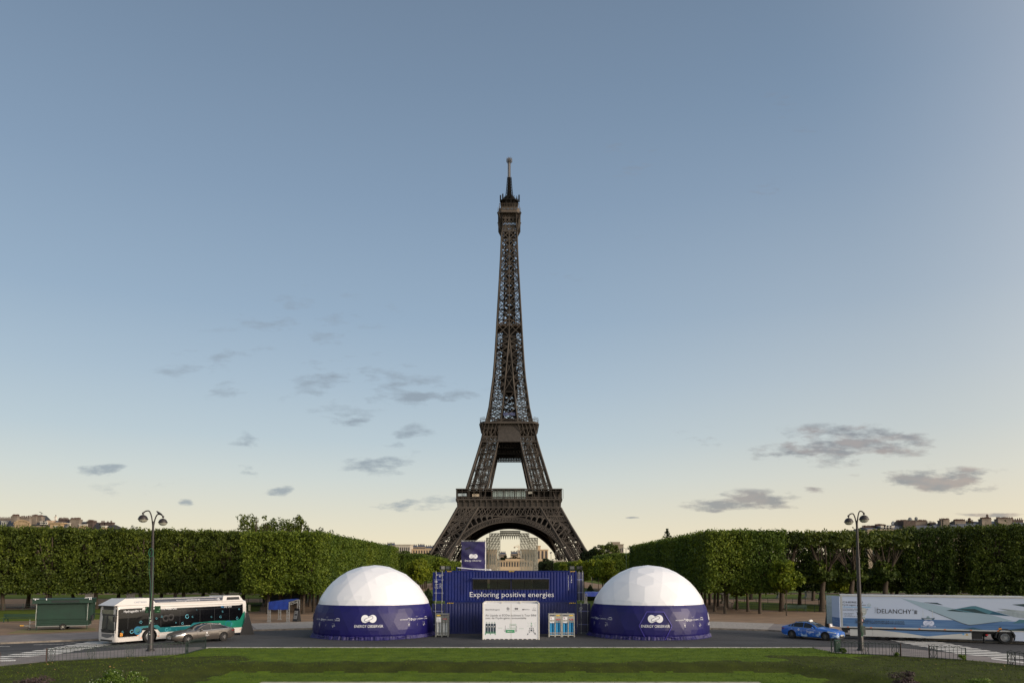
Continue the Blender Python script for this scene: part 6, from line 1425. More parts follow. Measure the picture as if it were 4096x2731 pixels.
# tractor unit (mostly outside the frame)
tk = thing('truck_tractor', 'white truck tractor unit under the trailer front with black wheel arch', 'truck', (c0.x+D.x*11.0, c0.y+D.y*11.0, .005), math.atan2(D.y, D.x)); S0 = 11.0
xw = TS(4022, 2560)[0]-S0
mb = MB(); mb.bb(-.6, 5.4, .55, .8, .75, .95); mb.bb(-.6, 5.4, TW-.8, TW-.55, .75, .95); mb.bb(-.55, -.35, .3, TW-.3, .5, .8); mb.build('chassis', black, tk)
for y, sg in ((.26, -1), (TW-.26, 1)):
    wheel(tk, xw, y, .52, .5, sg, truck=True); wheel(tk, xw+3.6, y, .52, .36, sg, truck=True)
mb = MB(); n = 14
for k in range(n):
    a0, a1 = R(-5)+R(190)*k/n, R(-5)+R(190)*(k+1)/n; p = lambda a, r, y: (xw+r*math.cos(a), y, .55+r*math.sin(a))
    vs_ = [p(a0, .60, -.02), p(a1, .60, -.02), p(a1, .67, -.02), p(a0, .67, -.02), p(a0, .60, .6), p(a1, .60, .6), p(a1, .67, .6), p(a0, .67, .6)]; mb.add(vs_, [(0, 1, 2, 3)[::-1], (4, 5, 6, 7), (3, 2, 6, 7), (0, 4, 5, 1)])
mb.build('mudguard', mat('dark_grey_plastic', (40, 42, 44), .6), tk)
mb = MB(); pts = [(xw+.62, .30), (xw+2.6, .24), (xw+2.9, .5), (xw+2.9, 1.0), (xw+.55, 1.0), (xw+.70, .7)]; mb.slab(pts, 0, .45); mb.build('side_fairing', twh, tk)
mb = MB(); mb.bb(xw+2.95, xw+4.7, 0, TW, 1.0, 3.5); mb.bb(xw+4.2, xw+4.9, 0, TW, .4, 1.6); mb.build('cab', twh, tk); mb = MB(); mb.bb(xw+3.5, xw+4.4, -.01, -.001, 1.9, 2.7); mb.build('window', dglass, tk)
mb = MB(); mb.bb(xw+1.3, xw+1.45, -.012, -.001, .58, .64); mb.build('side_marker', orange, tk); mb = MB(); mb.bb(-.45, -.3, .1, .5, .62, .74); mb.build('tail_light', mat('red_lamp', (190, 20, 40), .3), tk)
# ================================================================ STREET LAMPS
poleM = mat('lamp_brown', (34, 28, 27), .5, var=.15, scale=4); domeM = mat('lamp_hood', (38, 32, 31), .4, var=.2, scale=6)
def lamp_glass(name):
    m_ = mat(name, (200, 200, 186), .2, var=.08, scale=9, trans=.5); return m_
def big_lamp(label, base, top, lh, rh, lean):
    t = thing('street_lamp', label, 'street lamp', tuple(base)); H = top.z-base.z; ox = lean
    mb = MB(); mb.smooth = True
    mb.tube([(0, 0, 0), (0, 0, .06), (0, 0, 2.6), (ox*.3, 0, 2.62), (ox*.7, 0, 6.6), (ox*.7, 0, 6.62), (ox, 0, H)], [.23, .20, .17, .145, .12, .095, .07], 14); mb.lathe([(.0, 6.5), (.15, 6.52), (.15, 6.66), (0, 6.68)], 14, (ox*.7, 0, 0)); mb.lathe([(0, 2.5), (.19, 2.52), (.19, 2.72), (0, 2.74)], 14)
    mb.lathe([(.0, 0), (.30, .0), (.29, .08), (.22, .16), (0, .2)], 14); mb.build('pole', poleM, t)
    for (hx, hz, sc_) in (lh, rh):
        hx -= base.x; hz -= base.z; dx_ = hx-ox; pts = []
        for k in range(15):
            a = math.pi*k/14*.94; z_top = max(.9, (hz+.35)-(H-1.0)); px_ = ox+dx_/2*(1-math.cos(a))*1.02; pz = (H-1.0)+ (z_top+.25)*math.sin(min(a, math.pi/2)) if a < math.pi/2 else (H-1.0)+(z_top+.25)-((H-1.0)+(z_top+.25)-(hz+.34))*(1-math.sin(a)); pts.append((px_, 0, pz))
        mb = MB(); mb.smooth = True; mb.tube(pts, .045, 10); ar = mb.build('arm', poleM, t)
        mb = MB(); mb.smooth = True; e = pts[-1]; s_ = sc_; mb.lathe([(0, .12), (.07, .08), (.08, 0), (.04, -.06)], 10, e); 
        mb.tube([e, (hx, 0, hz+.30*s_)], .03, 8); mb.lathe([(.0, .30*s_), (.1*s_, .285*s_), (.2*s_, .235*s_), (.28*s_, .14*s_), (.315*s_, .03), (.34*s_, .03), (.34*s_, -.035), (.30*s_, -.035), (.30*s_, 0), (0, .1)], 24, (hx, 0, hz)); hd_ = mb.build('lamp_hood', domeM, t)
        mb = MB(); mb.smooth = True; mb.lathe([(.30*s_, -.03), (.28*s_, -.12*s_), (.2*s_, -.2*s_), (.1*s_, -.235*s_), (0, -.245*s_)], 24, (hx, 0, hz)); mb.build('lamp_glass', lamp_glass('lamp_glass'), hd_)
    return t, H
B1 = G(601, 2602, .09); T1_ = P(613, 2084, B1.y); W1_ = lambda px, py: (P(px, py, B1.y).x, P(px, py, B1.y).z)
hA, hB = W1_(572, 2075), W1_(651.5, 2088.5)
lampL, HL = big_lamp('tall double-armed brown street lamp with a pigeon on it beside the bus', B1, T1_, (*hA, 1.03), (*hB, .95), T1_.x-B1.x)
B2 = G(3444, 2600, .09); T2_ = P(3427, 2080, B2.y); W2_ = lambda px, py: (P(px, py, B2.y).x, P(px, py, B2.y).z)
hC, hD = W2_(3395, 2086), W2_(3456, 2076)
lampR, HR = big_lamp('tall double-armed brown street lamp standing in front of the trailer', B2, T2_, (*hC, .95), (*hD, 1.03), T2_.x-B2.x)
mb = MB()
for (z, w_) in ((2.35, .06), (2.0, .05), (1.35, .04)): mb.box((-.02, -.17, z), (w_*1.6, .02, w_*1.8))
mb.build('sticker', white, lampL); mb = MB(); mb.box((.03, -.20, 2.6), (.03, .02, .5)); mb.box((.02, -.2, 1.2), (.06, .02, .06)); mb.box((.05, -.2, 2.15), (.1, .02, .12)); mb.build('sticker', mat('pale_sticker', (180, 200, 180), .6), lampL)
# green cable on left lamp, green signs
mb = MB(); zt_ = P(600, 2208, B1.y).z; pts = [(-.12, -.12, zt_), (-.22, -.14, zt_-.5), (-.2, -.16, zt_-1.3), (-.02, -.2, zt_-2.4), (.06, -.2, zt_-3.6), (.0, -.2, zt_-4.6), (-.06, -.2, zt_-5.4)]; mb.tube(pts, .013, 6); mb.tube([(.05, -.14, zt_), (.1, -.16, zt_-1.2), (.1, -.19, zt_-2.6), (.02, -.21, zt_-4)], .014, 6)
for k in range(12): a = k*math.pi/6; b2 = (k+1)*math.pi/6; mb.beam((-.1+.16*math.cos(a), -.15, zt_-.1+.3*math.sin(a)), (-.1+.16*math.cos(b2), -.15, zt_-.1+.3*math.sin(b2)), .035)
o = mb.build('green_cable', mat('green_cable', (36, 96, 68), .6)); o.location = B1; tag(o, 'thin green cable coiled and hanging on the left street lamp pole', 'cable')
gs = thing('bus_stop_sign', 'green square signs with white symbols clamped to the lamp pole before bus', 'sign', (B1.x, B1.y, B1.z)); zs1, zs2_ = P(600, 2440, B1.y).z, P(600, 2455, B1.y).z; dgr = mat('sign_green', (24, 66, 34), .5)
mb = MB(); mb.box((-.34+.05, .1, zs1-.05), (.42, .03, .44)); mb.box((.38, .1, zs1-.02), (.42, .03, .5)); mb.box((.04, .1, zs1+.1), (.5, .04, .05)); pb = mb.build('plate', dgr, gs)
mb = MB(); mb.text('P', -.45, zs1-.0, .09, .12, .08); mb.ring(-.36, zs1-.17, .05, .015, .08, 12); mb.text('i', .5, zs1-.05, .04, .14, .08); mb.rect(.34, .52, zs1-.17, zs1-.15, .08); mb.build('symbol', mat('pale_green_print', (150, 196, 160), .6), pb)
# pigeon
pg = thing('pigeon', 'dark pigeon perched on the right arm of the left street lamp', 'bird', (W1_(635, 2055)[0], B1.y, 0)); 
zb1 = W1_(635, 2056.5)[1]; mb = MB(); mb.smooth = True
prof = [(-.165, .17, .0), (-.150, .165, .022), (-.12, .165, .042), (-.09, .15, .04), (-.055, .11, .06), (0, .07, .075), (.06, .035, .062), (.12, .01, .035), (.20, -.03, .018), (.24, -.05, .004)]
mb.tube([(p[0], 0, p[1]) for p in prof], [max(.004, p[2]) for p in prof], 12); mb.tube([(-.165, 0, .17), (-.19, 0, .16)], [.01, .003], 6); bd_ = mb.build('body', mat('pigeon_feathers', (58, 60, 66), .7, rgb2=(36, 38, 44), scale=14), pg)
for sy in (-1, 1):
    mb = MB(); mb.smooth = True; mb.tube([(-.05, sy*.055, .11), (.04, sy*.07, .065), (.16, sy*.04, .01), (.24, sy*.015, -.02)], [.03, .045, .02, .003], 8); mb.build('wing', mat('pigeon_wing', (44, 46, 52), .7), pg)
    mb = MB(); mb.tube([(.0, sy*.02, .03), (.0, sy*.02, -.035)], .006, 6); mb.build('leg', mat('pigeon_leg', (120, 60, 56), .7), pg)
    mb = MB(); mb.lathe([(0, -.006), (.006, 0), (0, .006)], 8, (-.145, sy*.026, .172)); mb.build('eye', orange, pg)
mb = MB(); mb.beam((-.165, 0, .168), (-.192, 0, .158), .01); mb.build('beak', mat('beak', (30, 30, 30), .5), pg); pg.location.z = zb1+.03; pg.scale = (1.12, 1.12, 1.12)
# right lamp equipment: round sign from behind, boxes, cables
rs = thing('road_sign', 'grey back of a round traffic sign clamped to the right street lamp', 'sign', tuple(B2)); p = W2_(3458, 2445); xs1 = p[0]-B2.x; z1_ = p[1]-B2.z
mb = MB(); mb.lathe([(.31, -.012), (.31, .012)], 32, (xs1-.08, .16, z1_), axis='Y'); mb.build('disc', mat('sign_back', (120, 130, 134), .5, var=.06), rs); mb = MB(); mb.bb(-.2, xs1+.1, .12, .145, z1_-.08, z1_-.04); mb.bb(-.2, xs1+.1, .12, .145, z1_+.1, z1_+.14); mb.build('clamp', steel, rs)
mb = MB(); z2_ = W2_(3455, 2471)[1]-B2.z; mb.bb(xs1-.15, xs1+.08, .1, .13, z2_-.1, z2_+.1); mb.build('plate', mat('sign_back', (120, 130, 134), .5), rs)
eb = thing('control_box', 'dark electrical box with green cables strapped on the right street lamp', 'electrical box', tuple(B2)); zb1, zb0 = W2_(3450, 2503)[1]-B2.z, W2_(3450, 2537)[1]-B2.z; mb = MB(); mb.bb(.14, .33, -.1, .18, zb0, zb1); mb.build('housing', mat('dark_box', (52, 58, 56), .6), eb)
mb = MB()
for k in range(5): mb.tube([(-.05+.05*k, -.17, zb1+.1), (-.08+.05*k, -.2, zb1-.25), (.02+.03*k, -.19, zb0+.1), (-.03+.02*k, -.19, zb0-.1)], .008, 6)
mb.build('cable', mat('green_cable', (36, 96, 68), .6), eb); mb = MB(); mb.box((0, -.02, zb1+.3), (.42, .4, .05)); mb.box((.14, 0, zb1+.42), (.16, .2, .25)); mb.build('bracket', black, eb); mb = MB(); mb.box((.1, -.13, zb1+.43), (.07, .03, .16)); mb.build('label_card', mat('pink_card', (214, 170, 170), .6), eb)
mb = MB(); mb.box((.04, -.17, .62*1), (.12, .02, .03)); mb.box((.03, -.17, .5), (.16, .02, .05)); mb.box((-.01, -.19, 1.0), (.04, .02, .04)); mb.build('sticker', mat('pale_sticker', (180, 200, 180), .6), lampR)
# ================================================================ LOW FENCES
fg = mat('fence_green', (24, 42, 36), .6, var=.2, scale=5)
def park_fence(lab, a, b, H=.86, sp=.205, orn=(0,), z=.09, hoop=True, group='low green hoop fences along the front lawn'):
    t = thing('hoop_fence', lab, 'fence', (a.x, a.y, z), math.atan2(b.y-a.y, b.x-a.x), group); L_ = (Vector((b.x, b.y))-Vector((a.x, a.y))).length
    mb = MB(); mb.beam((0, 0, H*.94), (L_, 0, H*.94), .028); mb.beam((0, 0, .09), (L_, 0, .09), .026)
    for x in (0, L_): mb.beam((x, 0, 0), (x, 0, H), .05)
    mb.build('frame', fg, t); mb = MB(); n = max(2, int(L_/sp)); orx = [o_*n//100 for o_ in orn]
    for k in range(1, n): 
        mb.beam((L_*k/n, 0, 0), (L_*k/n, 0, H+(.02 if k % 2 else .0)), .02)
    mb.build('bars', fg, t); mb = MB()
    for k in range(0, n-1, 2): x0, x1, x2 = L_*k/n, L_*(k+1)/n, L_*min(n, k+2)/n; mb.beam((x0, 0, H*.94), (x1, 0, H*1.10), .02); mb.beam((x1, 0, H*1.10), (x2, 0, H*.94), .02)
    mb.build('crest', fg, t); mb = MB()
    for o_ in orn:
        x0 = L_*o_/100; x1 = x0+.42; xm = (x0+x1)/2
        for (p, q_) in (((x0, .1), (xm, .1)), ((x0, H*.5), (xm-.06, H*.9)), ((x0, H*.5), (xm-.06, .1)), ((x1, H*.5), (xm+.06, H*.9)), ((x1, H*.5), (xm+.06, .1)), ((xm-.05, .1), (xm-.05, H*.9)), ((xm+.05, .1), (xm+.05, H*.9)), ((x0, .0), (x0, H)), ((x1, 0), (x1, H))): mb.beam((p[0], -.012, p[1]), (q_[0], -.012, q_[1]), .022)
    mb.build('ornament', fg, t); return t
F0, F1, F2 = G(188, 2648, .09), G(742, 2617, .09), G(822, 2594, .09)
park_fence('long green hoop fence left of the street lamp on the left pavement edge', F0, F1, orn=(0, 27, 55, 82))
park_fence('short green hoop fence turning towards the car at the lawn corner', F1, F2, orn=(0,))
park_fence('green hoop fence in front of right street lamp beside the green bin', G(3327, 2615, .09), G(3601, 2625, .09), orn=(0, 44, 88))
park_fence('broken-ended green hoop fence between the lamp and the crosswalk', G(3719, 2633, .09), G(3864, 2643, .09), orn=(0,))
park_fence('green hoop fence at the bottom right corner of the crosswalk', G(4032, 2660, .09), G(4180, 2676, .09), orn=(0, 50))
park_fence('short return of green hoop fence behind the green bin', G(3327, 2615, .09), G(3325, 2598, .09), orn=())
def mesh_fence(lab, a, b, post=True):
    t = thing('wire_fence', lab, 'fence', (a.x, a.y, .09), math.atan2(b.y-a.y, b.x-a.x), 'fine wire mesh fences along the front lawn'); L_ = (b-a).length; mb = MB()
    for k in range(int(L_/.11)+1): mb.beam((k*.11, 0, 0), (k*.11, 0, .8), .006)
    for k in range(8): mb.beam((0, 0, .08+k*.1), (L_, 0, .08+k*.1), .006)
    mb.build('mesh', mat('wire_grey', (70, 74, 72), .6), t)
    mb = MB(); [mb.beam((x, 0, 0), (x, 0, .9), .045) for x in (L_*.22 if post else .02, L_-.02)]; mb.build('post', mat('rusty_post', (70, 50, 46), .8), t)
mesh_fence('fine wire mesh fence with a rusty post at the far left edge', G(-60, 2675, .09), G(186, 2649, .09)); mesh_fence('fine wire mesh fence between two green hoop fences on the right', G(3603, 2626, .09), G(3718, 2633, .09), False)
bn_ = thing('litter_bin', 'dark green litter bin fixed on the right hoop fence', 'bin', tuple(G(3350, 2613, .09))); mb = MB(); mb.bb(-.17, .17, -.12, .14, .12, .92); mb.bb(-.2, .2, -.15, .17, .9, .95); mb.build('body', mat('bin_green', (26, 60, 46), .5), bn_); mb = MB(); mb.disc(-.04, .78, .035, -.125, 10); mb.disc(.07, .80, .03, -.125, 10); mb.build('sticker', white, bn_)
# ================================================================ KIOSK TRAILER, CANOPIES, A-BOARDS
kgreen = mat('kiosk_green', (14, 52, 37), .55, rgb2=(10, 42, 30), scale=1.2); kgd = mat('kiosk_green_dark', (16, 46, 34), .55, var=.2)
ka = G(141, 2521.5, .13); kb_ = G(352, 2516, .13); kl = (kb_-ka).length; kang = math.atan2(kb_.y-ka.y, kb_.x-ka.x)
kt = thing('kiosk_trailer', 'closed dark green market kiosk trailer with drawbar on the worn grass', 'trailer', (ka.x, ka.y, .14), kang)
mb = MB(); mb.bb(.05, kl, .05, 2.2, .42, 2.55); mb.build('body', kgd, kt)
mb = MB(); mb.bb(.1, kl-.1, -.02, .04, 1.05, 2.5); mb.bb(.1, kl-.15, -.05, -.02, 1.02, 1.06); 
for k in range(3): mb.bb(.1, kl-.1, .0, .05, .5+k*.17, .62+k*.17)
mb.build('side_panel', kgreen, kt)
mb = MB(); mb.prism([(-.25, -.45), (kl+.35, -.45), (kl+.35, 2.35), (-.25, 2.35)], 2.56, 2.92); mb.bb(-.3, kl+.4, -.5, 2.4, 2.90, 2.98); mb.bb(-.28, kl+.38, -.48, 2.38, 2.56, 2.6); rf_ = mb.build('roof', kgreen, kt)
mb = MB(); mb.bb(1.3, 3.6, -.47, -.455, 2.64, 2.84); mb.build('dark_panel', mat('kiosk_panel', (20, 30, 28), .5), rf_); mb = MB()
for x in (.0, .9, 4.6, kl+.1): mb.box((x, -.5, 2.95), (.06, .05, .16))
mb.beam((-.2, -.5, 3.02), (.3, -.5, 3.0), .04); mb.beam((kl-.3, -.5, 3.05), (kl+.3, -.5, 3.1), .04); mb.build('latch', white, rf_)
mb = MB(); mb.beam((.0, -.05, 1.0), (.1, -.35, 2.5), .05); mb.beam((.02, -.02, 1.0), (.02, -.02, .4), .04); mb.beam((kl-.1, -.1, .9), (kl-.02, -.4, 2.5), .05); mb.beam((kl+.02, 1.9, .95), (kl+.3, 2.2, 2.5), .05); mb.build('prop', mat('grey_prop', (150, 156, 150), .5), kt)
mb = MB(); mb.bb(kl, kl+.32, .5, 1.9, .95, 2.5); mb.build('side_flap', kgreen, kt)
mb = MB(); mb.bb(.05, kl, 0, 2.2, .34, .42); mb.beam((0, 1.1, .38), (-.8, .9, .42), .08); mb.beam((-.8, .9, .42), (-1.15, .8, .45), .07); mb.build('chassis', mat('chassis_grey', (120, 122, 118), .6), kt)
mb = MB(); mb.tube([(-1.1, .8, .45), (-1.4, .72, .46)], .05, 8); mb.build('coupling', mat('ochre_coupling', (200, 150, 50), .5), kt)
mb = MB(); mb.tube([(-.62, .85, .1), (-.62, .85, 1.0)], .03, 8); mb.beam((-.7, .85, .72), (-.35, .85, .78), .04); mb.build('jack', steel, kt); wheel(kt, -.66, .8, .13, .08, -1, nsp=8, name='jockey_wheel')
wheel(kt, kl*.515, .02, .30, .2, -1, nsp=8, rim=mat('pale_rim', (176, 172, 160), .5)); wheel(kt, kl*.515, 2.1, .30, .2, 1, nsp=8, rim=mat('pale_rim', (176, 172, 160), .5))
for x in (.1, kl-.1): mb = MB(); mb.beam((x, .0, 0), (x, .0, .4), .06); mb.build('support_leg', kgreen, kt)
tarp = mat('blue_tarp', (18, 54, 142), .5, rgb2=(13, 40, 116), scale=2, bump=.3, bscale=4)
def canopy(lab, corners, H, name='canopy_tent', back=True, arch=.28, val=.62):
    """corners: front-left, front-right, back-right, back-left on the ground"""
    fl, fr2, br2, bl2 = corners; c = (fl+fr2+br2+bl2)/4; t = thing(name, lab, 'canopy', (c.x, c.y, .14)); L_ = [q-c for q in corners]
    for q in L_:
        mb = MB(); w_ = .12
        for (a, b) in ((-w_, -w_), (w_, -w_), (w_, w_), (-w_, w_)): mb.beam((q.x+a, q.y+b, 0), (q.x+a, q.y+b, H), .035)
        n = int(H/.3)
        for k in range(n):
            z0, z1 = H*k/n, H*(k+1)/n; s_ = (-1)**k
            for (a, b, c_, d_) in ((-w_, -w_, w_, -w_), (w_, -w_, w_, w_), (w_, w_, -w_, w_), (-w_, w_, -w_, -w_)): mb.beam((q.x+(a if s_ > 0 else c_), q.y+(b if s_ > 0 else d_), z0), (q.x+(c_ if s_ > 0 else a), q.y+(d_ if s_ > 0 else b), z1), .022)
        mb.box((q.x, q.y, .02), (.45, .45, .03)); mb.build('leg', steel, t)
    mb = MB()
    for i in range(4):
        a, b = L_[i], L_[(i+1) % 4]
        for z in (H-.3, H): mb.beam((a.x, a.y, z), (b.x, b.y, z), .04)
        n = 10
        for k in range(n): p, q = a.lerp(b, k/n), a.lerp(b, (k+1)/n); mb.beam((p.x, p.y, H-.3 if k % 2 else H), (q.x, q.y, H if k % 2 else H-.3), .022)
    mb.build('truss', steel, t)
    mb = MB(); mb.smooth = True; N_ = 12; V = []
    for j in range(N_+1):
        for i in range(N_+1):
            a, b = i/N_, j/N_; p = L_[0].lerp(L_[1], a).lerp(L_[3].lerp(L_[2], a), b)*1.05; V.append((p.x, p.y, H+.08+arch*math.sin(math.pi*a)**.6*.9+.015*math.sin(i*2.1+j)))
    mb.add(V, [(j*(N_+1)+i, j*(N_+1)+i+1, (j+1)*(N_+1)+i+1, (j+1)*(N_+1)+i) for j in range(N_) for i in range(N_)])
    for (i, j2) in ((0, 1), (3, 0)) if back else ((0, 1), (3, 0), (1, 2)):      # valances
        a, b = L_[i]*1.05, L_[j2]*1.05; n = 16; V = []
        for k in range(n+1): p = a.lerp(b, k/n); zt_ = H+.08+(arch*math.sin(math.pi*k/n)**.6*.9 if (i, j2) == (0, 1) else 0); V += [(p.x+.02*math.sin(k*2.2), p.y+.02*math.cos(k*1.7), H-val+.02*math.sin(k)), (p.x, p.y, zt_)]
        mb.add(V, [(2*k, 2*k+2, 2*k+3, 2*k+1) for k in range(n)])
    mb.build('roof', tarp, t); return t
canopy('blue canopy tent on four silver truss legs behind the bus rear', [G(1076, 2487, .13), G(1152, 2487, .13), G(1193, 2468, .13), G(1118, 2477.5, .13)], 2.15, arch=.07, val=.78)
q0 = G(2344, 2462, .13); canopy('blue canopy tent partly hidden between containers and right dome', [q0, q0+Vector((3.2, .3, 0)), q0+Vector((3.4, 3, 0)), q0+Vector((.2, 3, 0))], 2.85, back=False, arch=.03, val=.42)
def aboard(lab, p, rz, w_, h_, face, dark, spread=.5):
    t = thing('a_board', lab, 'sign', (p.x, p.y, .005 if p.z < .05 else .135), rz); s_ = spread
    for sg in (-1, 1):
        mb = MB(); mb.add([(-w_/2, sg*s_, 0), (w_/2, sg*s_, 0), (w_/2, sg*.02, h_), (-w_/2, sg*.02, h_), (-w_/2, sg*s_-sg*.06, 0), (w_/2, sg*s_-sg*.06, 0), (w_/2, sg*.02-sg*.03, h_-.05), (-w_/2, sg*.02-sg*.03, h_-.05)], [(0, 1, 2, 3) if sg < 0 else (3, 2, 1, 0), (7, 6, 5, 4) if sg < 0 else (4, 5, 6, 7), (0, 4, 5, 1), (1, 5, 6, 2), (2, 6, 7, 3), (3, 7, 4, 0)]); b_ = mb.build('board', dark, t)
        q = MB(); q.T = lambda v: Vector((v.x*(-sg), sg*(s_-(s_-.02)*v.z/h_)+sg*.008, v.z)); 
        if sg < 0: q.T = lambda v: Vector((v.x, -(s_-(s_-.02)*v.z/h_)-.008, v.z))
        q.rect(-w_*.38, w_*.38, h_*.2, h_*.82, 0); po = q.build('poster', face, b_)
        q2 = MB(); T0 = q.T; q2.T = lambda v: T0(v)+Vector((0, sg*.006, 0)); q2.rect(-w_*.3, w_*.1, h_*.7, h_*.74, 0); q2.rect(-w_*.25, w_*.3, h_*.45, h_*.6, 0); q2.rect(-w_*.3, w_*.25, h_*.30, h_*.32, 0); q2.rect(-w_*.3, w_*.2, h_*.36, h_*.38, 0); q2.build('print', gry, po)
    mb = MB()
    for sx in (-1, 1): mb.add([(sx*w_/2*.99, -s_, 0), (sx*w_/2*.99, s_, 0), (sx*w_/2*.99, 0, h_-.02)], [(0, 1, 2)])
    mb.build('side_infill', mat('board_black', (20, 20, 22), .7), t); return t
pst = mat('poster_pale', (190, 196, 204), .5, var=.05)
aboard('tall black A-board with pale poster standing at the bus rear corner', G(988, 2535), R(-68), 1.0, 2.05, pst, mat('board_dark', (28, 28, 32), .5), .62)
aboard('small black A-board with printed sheet beside the blue canopy leg', G(1187, 2484, .13), R(-28), .7, 1.45, mat('poster_grey', (150, 150, 150), .6), mat('board_dark', (28, 28, 32), .5), .32)
aboard('brown and white A-board poster tucked behind the open trailer door', G(3328, 2520), R(24), 1.3, 1.95, mat('poster_white', (206, 206, 210), .5), mat('board_brown', (84, 66, 52), .6), .35)
# ================================================================ TREES
bark = mat('bark', (78, 67, 54), .9, rgb2=(50, 42, 34), scale=3, bump=.6, bscale=9, aniso=(1, 1, .3)); barkd = mat('dark_bark', (70, 58, 46), .9, var=.2, scale=3, bump=.5, bscale=9)
leafA = mat('leaf_hedge', (90, 108, 30), .6, rgb2=(62, 80, 20), scale=.22, isl=.36, trans=.22, spec=.25)
leafB = mat('leaf_wild', (80, 94, 28), .6, rgb2=(50, 64, 19), scale=.25, isl=.42, trans=.22, spec=.25)
leafY = mat('leaf_young', (112, 124, 34), .6, rgb2=(84, 100, 24), scale=.4, isl=.45, trans=.3, spec=.2)
leafD = mat('leaf_dark', (40, 54, 24), .7, rgb2=(26, 38, 16), scale=.3, isl=.4, trans=.1, spec=.2)
def leaves(name, C, N, rs, size=.26, mats=None, squash=1.0, align=.5):
    """C: leaf centres, N: outward directions; each leaf a bent lozenge of two triangles"""
    n = len(C); r = rs.normal(size=(n, 3)); nn_ = N*align*2+r; nn_ /= np.linalg.norm(nn_, axis=1)[:, None]+1e-9
    a = rs.normal(size=(n, 3)); a -= nn_*np.sum(a*nn_, 1)[:, None]; a /= np.linalg.norm(a, axis=1)[:, None]+1e-9; b = np.cross(nn_, a)
    s = size*rs.uniform(.55, 1.25, n)[:, None]; V = np.zeros((n, 4, 3))
    V[:, 0] = C-a*s; V[:, 1] = C-b*s*.62-nn_*s*.22; V[:, 2] = C+a*s; V[:, 3] = C+b*s*.62-nn_*s*.22
    me = tri_mesh(name, V); me.materials.append(mats); return me
def box_crown(name, w_, d_, h_, n, seed, size=.24, rough=.35, gaps=.25, mtl=None, under=.5, inner=.18):
    rs = np.random.RandomState(seed); nc = max(60, n//13)
    A = np.array([d_*h_, d_*h_, w_*h_, w_*h_, w_*d_*.9, w_*d_*under]); f = rs.choice(6, nc, p=A/A.sum()); u = rs.uniform(-.5, .5, (nc, 3)); Nn = np.zeros((nc, 3))
    for k, (ax, sg) in enumerate(((0, -1), (0, 1), (1, -1), (1, 1), (2, 1), (2, -1))): i = f == k; u[i, ax] = .5*sg; Nn[i, ax] = sg
    C = u*np.array([w_, d_, h_]); 
    # lumpy surface: waves plus random inset
    lump = .5+.5*np.sin(C[:, 0]*1.9+seed)*np.sin(C[:, 1]*2.1+seed*2)*np.sin(C[:, 2]*1.7+seed*.7)
    C -= Nn*(np.abs(rs.normal(0, rough, nc))+lump*rough*.9)[:, None]
    keep = rs.uniform(0, 1, nc) > gaps*lump*1.6; C, Nn = C[keep], Nn[keep]; nc = len(C)
    k = rs.randint(0, nc, n); P_ = C[k]+rs.normal(0, 1, (n, 3))*np.array([.26, .26, .2]); Q = Nn[k]
    ni = int(n*inner); Pi = rs.uniform(-.42, .42, (ni, 3))*np.array([w_, d_, h_]); P_ = np.vstack([P_, Pi]); Q = np.vstack([Q, rs.normal(0, .3, (ni, 3))])
    P_[:, 2] += h_/2; return leaves(name, P_, Q, rs, size, mtl or leafA)
def blob_crown(name, rx, ry, rz, n, seed, size=.3, mtl=None, nclump=26, cr=.30, hollow=.55):
    rs = np.random.RandomState(seed); d = rs.normal(size=(nclump, 3)); d /= np.linalg.norm(d, axis=1)[:, None]; r = rs.uniform(hollow, 1, nclump)[:, None]; C = d*r*np.array([rx, ry, rz])*(1-cr*.6)
    k = rs.randint(0, nclump, n); e = rs.normal(size=(n, 3)); e /= np.linalg.norm(e, axis=1)[:, None]; sc = rs.uniform(.7, 1.25, nclump)[k][:, None]
    P_ = C[k]+e*np.array([rx, ry, rz*.8])*cr*sc*(rs.uniform(.35, 1, n)**.5)[:, None]; P_[:, 2] += rz; return leaves(name, P_, e, rs, size, mtl or leafB)
def trunk(name, h_, r0, r1, seed, br=5, spread=2.0, top=None, lean=.15):
    rn = random.Random(seed); mb = MB(); mb.smooth = True; pts = [(0, 0, -.1), (0, 0, .15), (lean*.1, 0, h_*.3), (lean*.4, lean*.3, h_*.7), (lean, lean*.4, h_)]
    mb.tube(pts, [r0*1.45, r0*1.08, r0*.92, r0*.82, r0*.72], 10)
    for k in range(br):
        a = k*6.283/br+rn.uniform(-.4, .4); s_ = spread*rn.uniform(.6, 1.1); H2 = (top or h_*2)-h_; e = (lean+s_*math.cos(a), lean*.4+s_*math.sin(a), h_+H2*rn.uniform(.6, .95)); m_ = (lean+s_*.45*math.cos(a+.2), lean*.4+s_*.45*math.sin(a+.2), h_+H2*.35)
        mb.tube([(lean, lean*.4, h_-.1), m_, e], [r0*.55, r0*.38, r1], 7)
        for j in range(3): b2 = a+rn.uniform(-1.1, 1.1); mb.tube([m_, (m_[0]+s_*.6*math.cos(b2), m_[1]+s_*.6*math.sin(b2), m_[2]+H2*rn.uniform(.2, .5))], [r0*.25, r1*.6], 5)
    return mb.mesh(name, bark)
def mesh_obj(name, me, par, loc=(0, 0, 0)):
    o = bpy.data.objects.new(name, me); COL.objects.link(o); o.parent = par; o.location = loc; return o
HB = [box_crown('crown', 5.2, 5.2, 7.9, 15500, s, .155, .17, .12) for s in (1, 2, 3)]
WB_ = [box_crown('crown', 6.0, 5.4, 9.3, 14500, s, .17, .42, .26, leafB, .8) for s in (11, 12, 13, 14)]
TR = [trunk('trunk', 3.6, .21, .06, s, 5, 1.9, 10) for s in (1, 2, 3)]
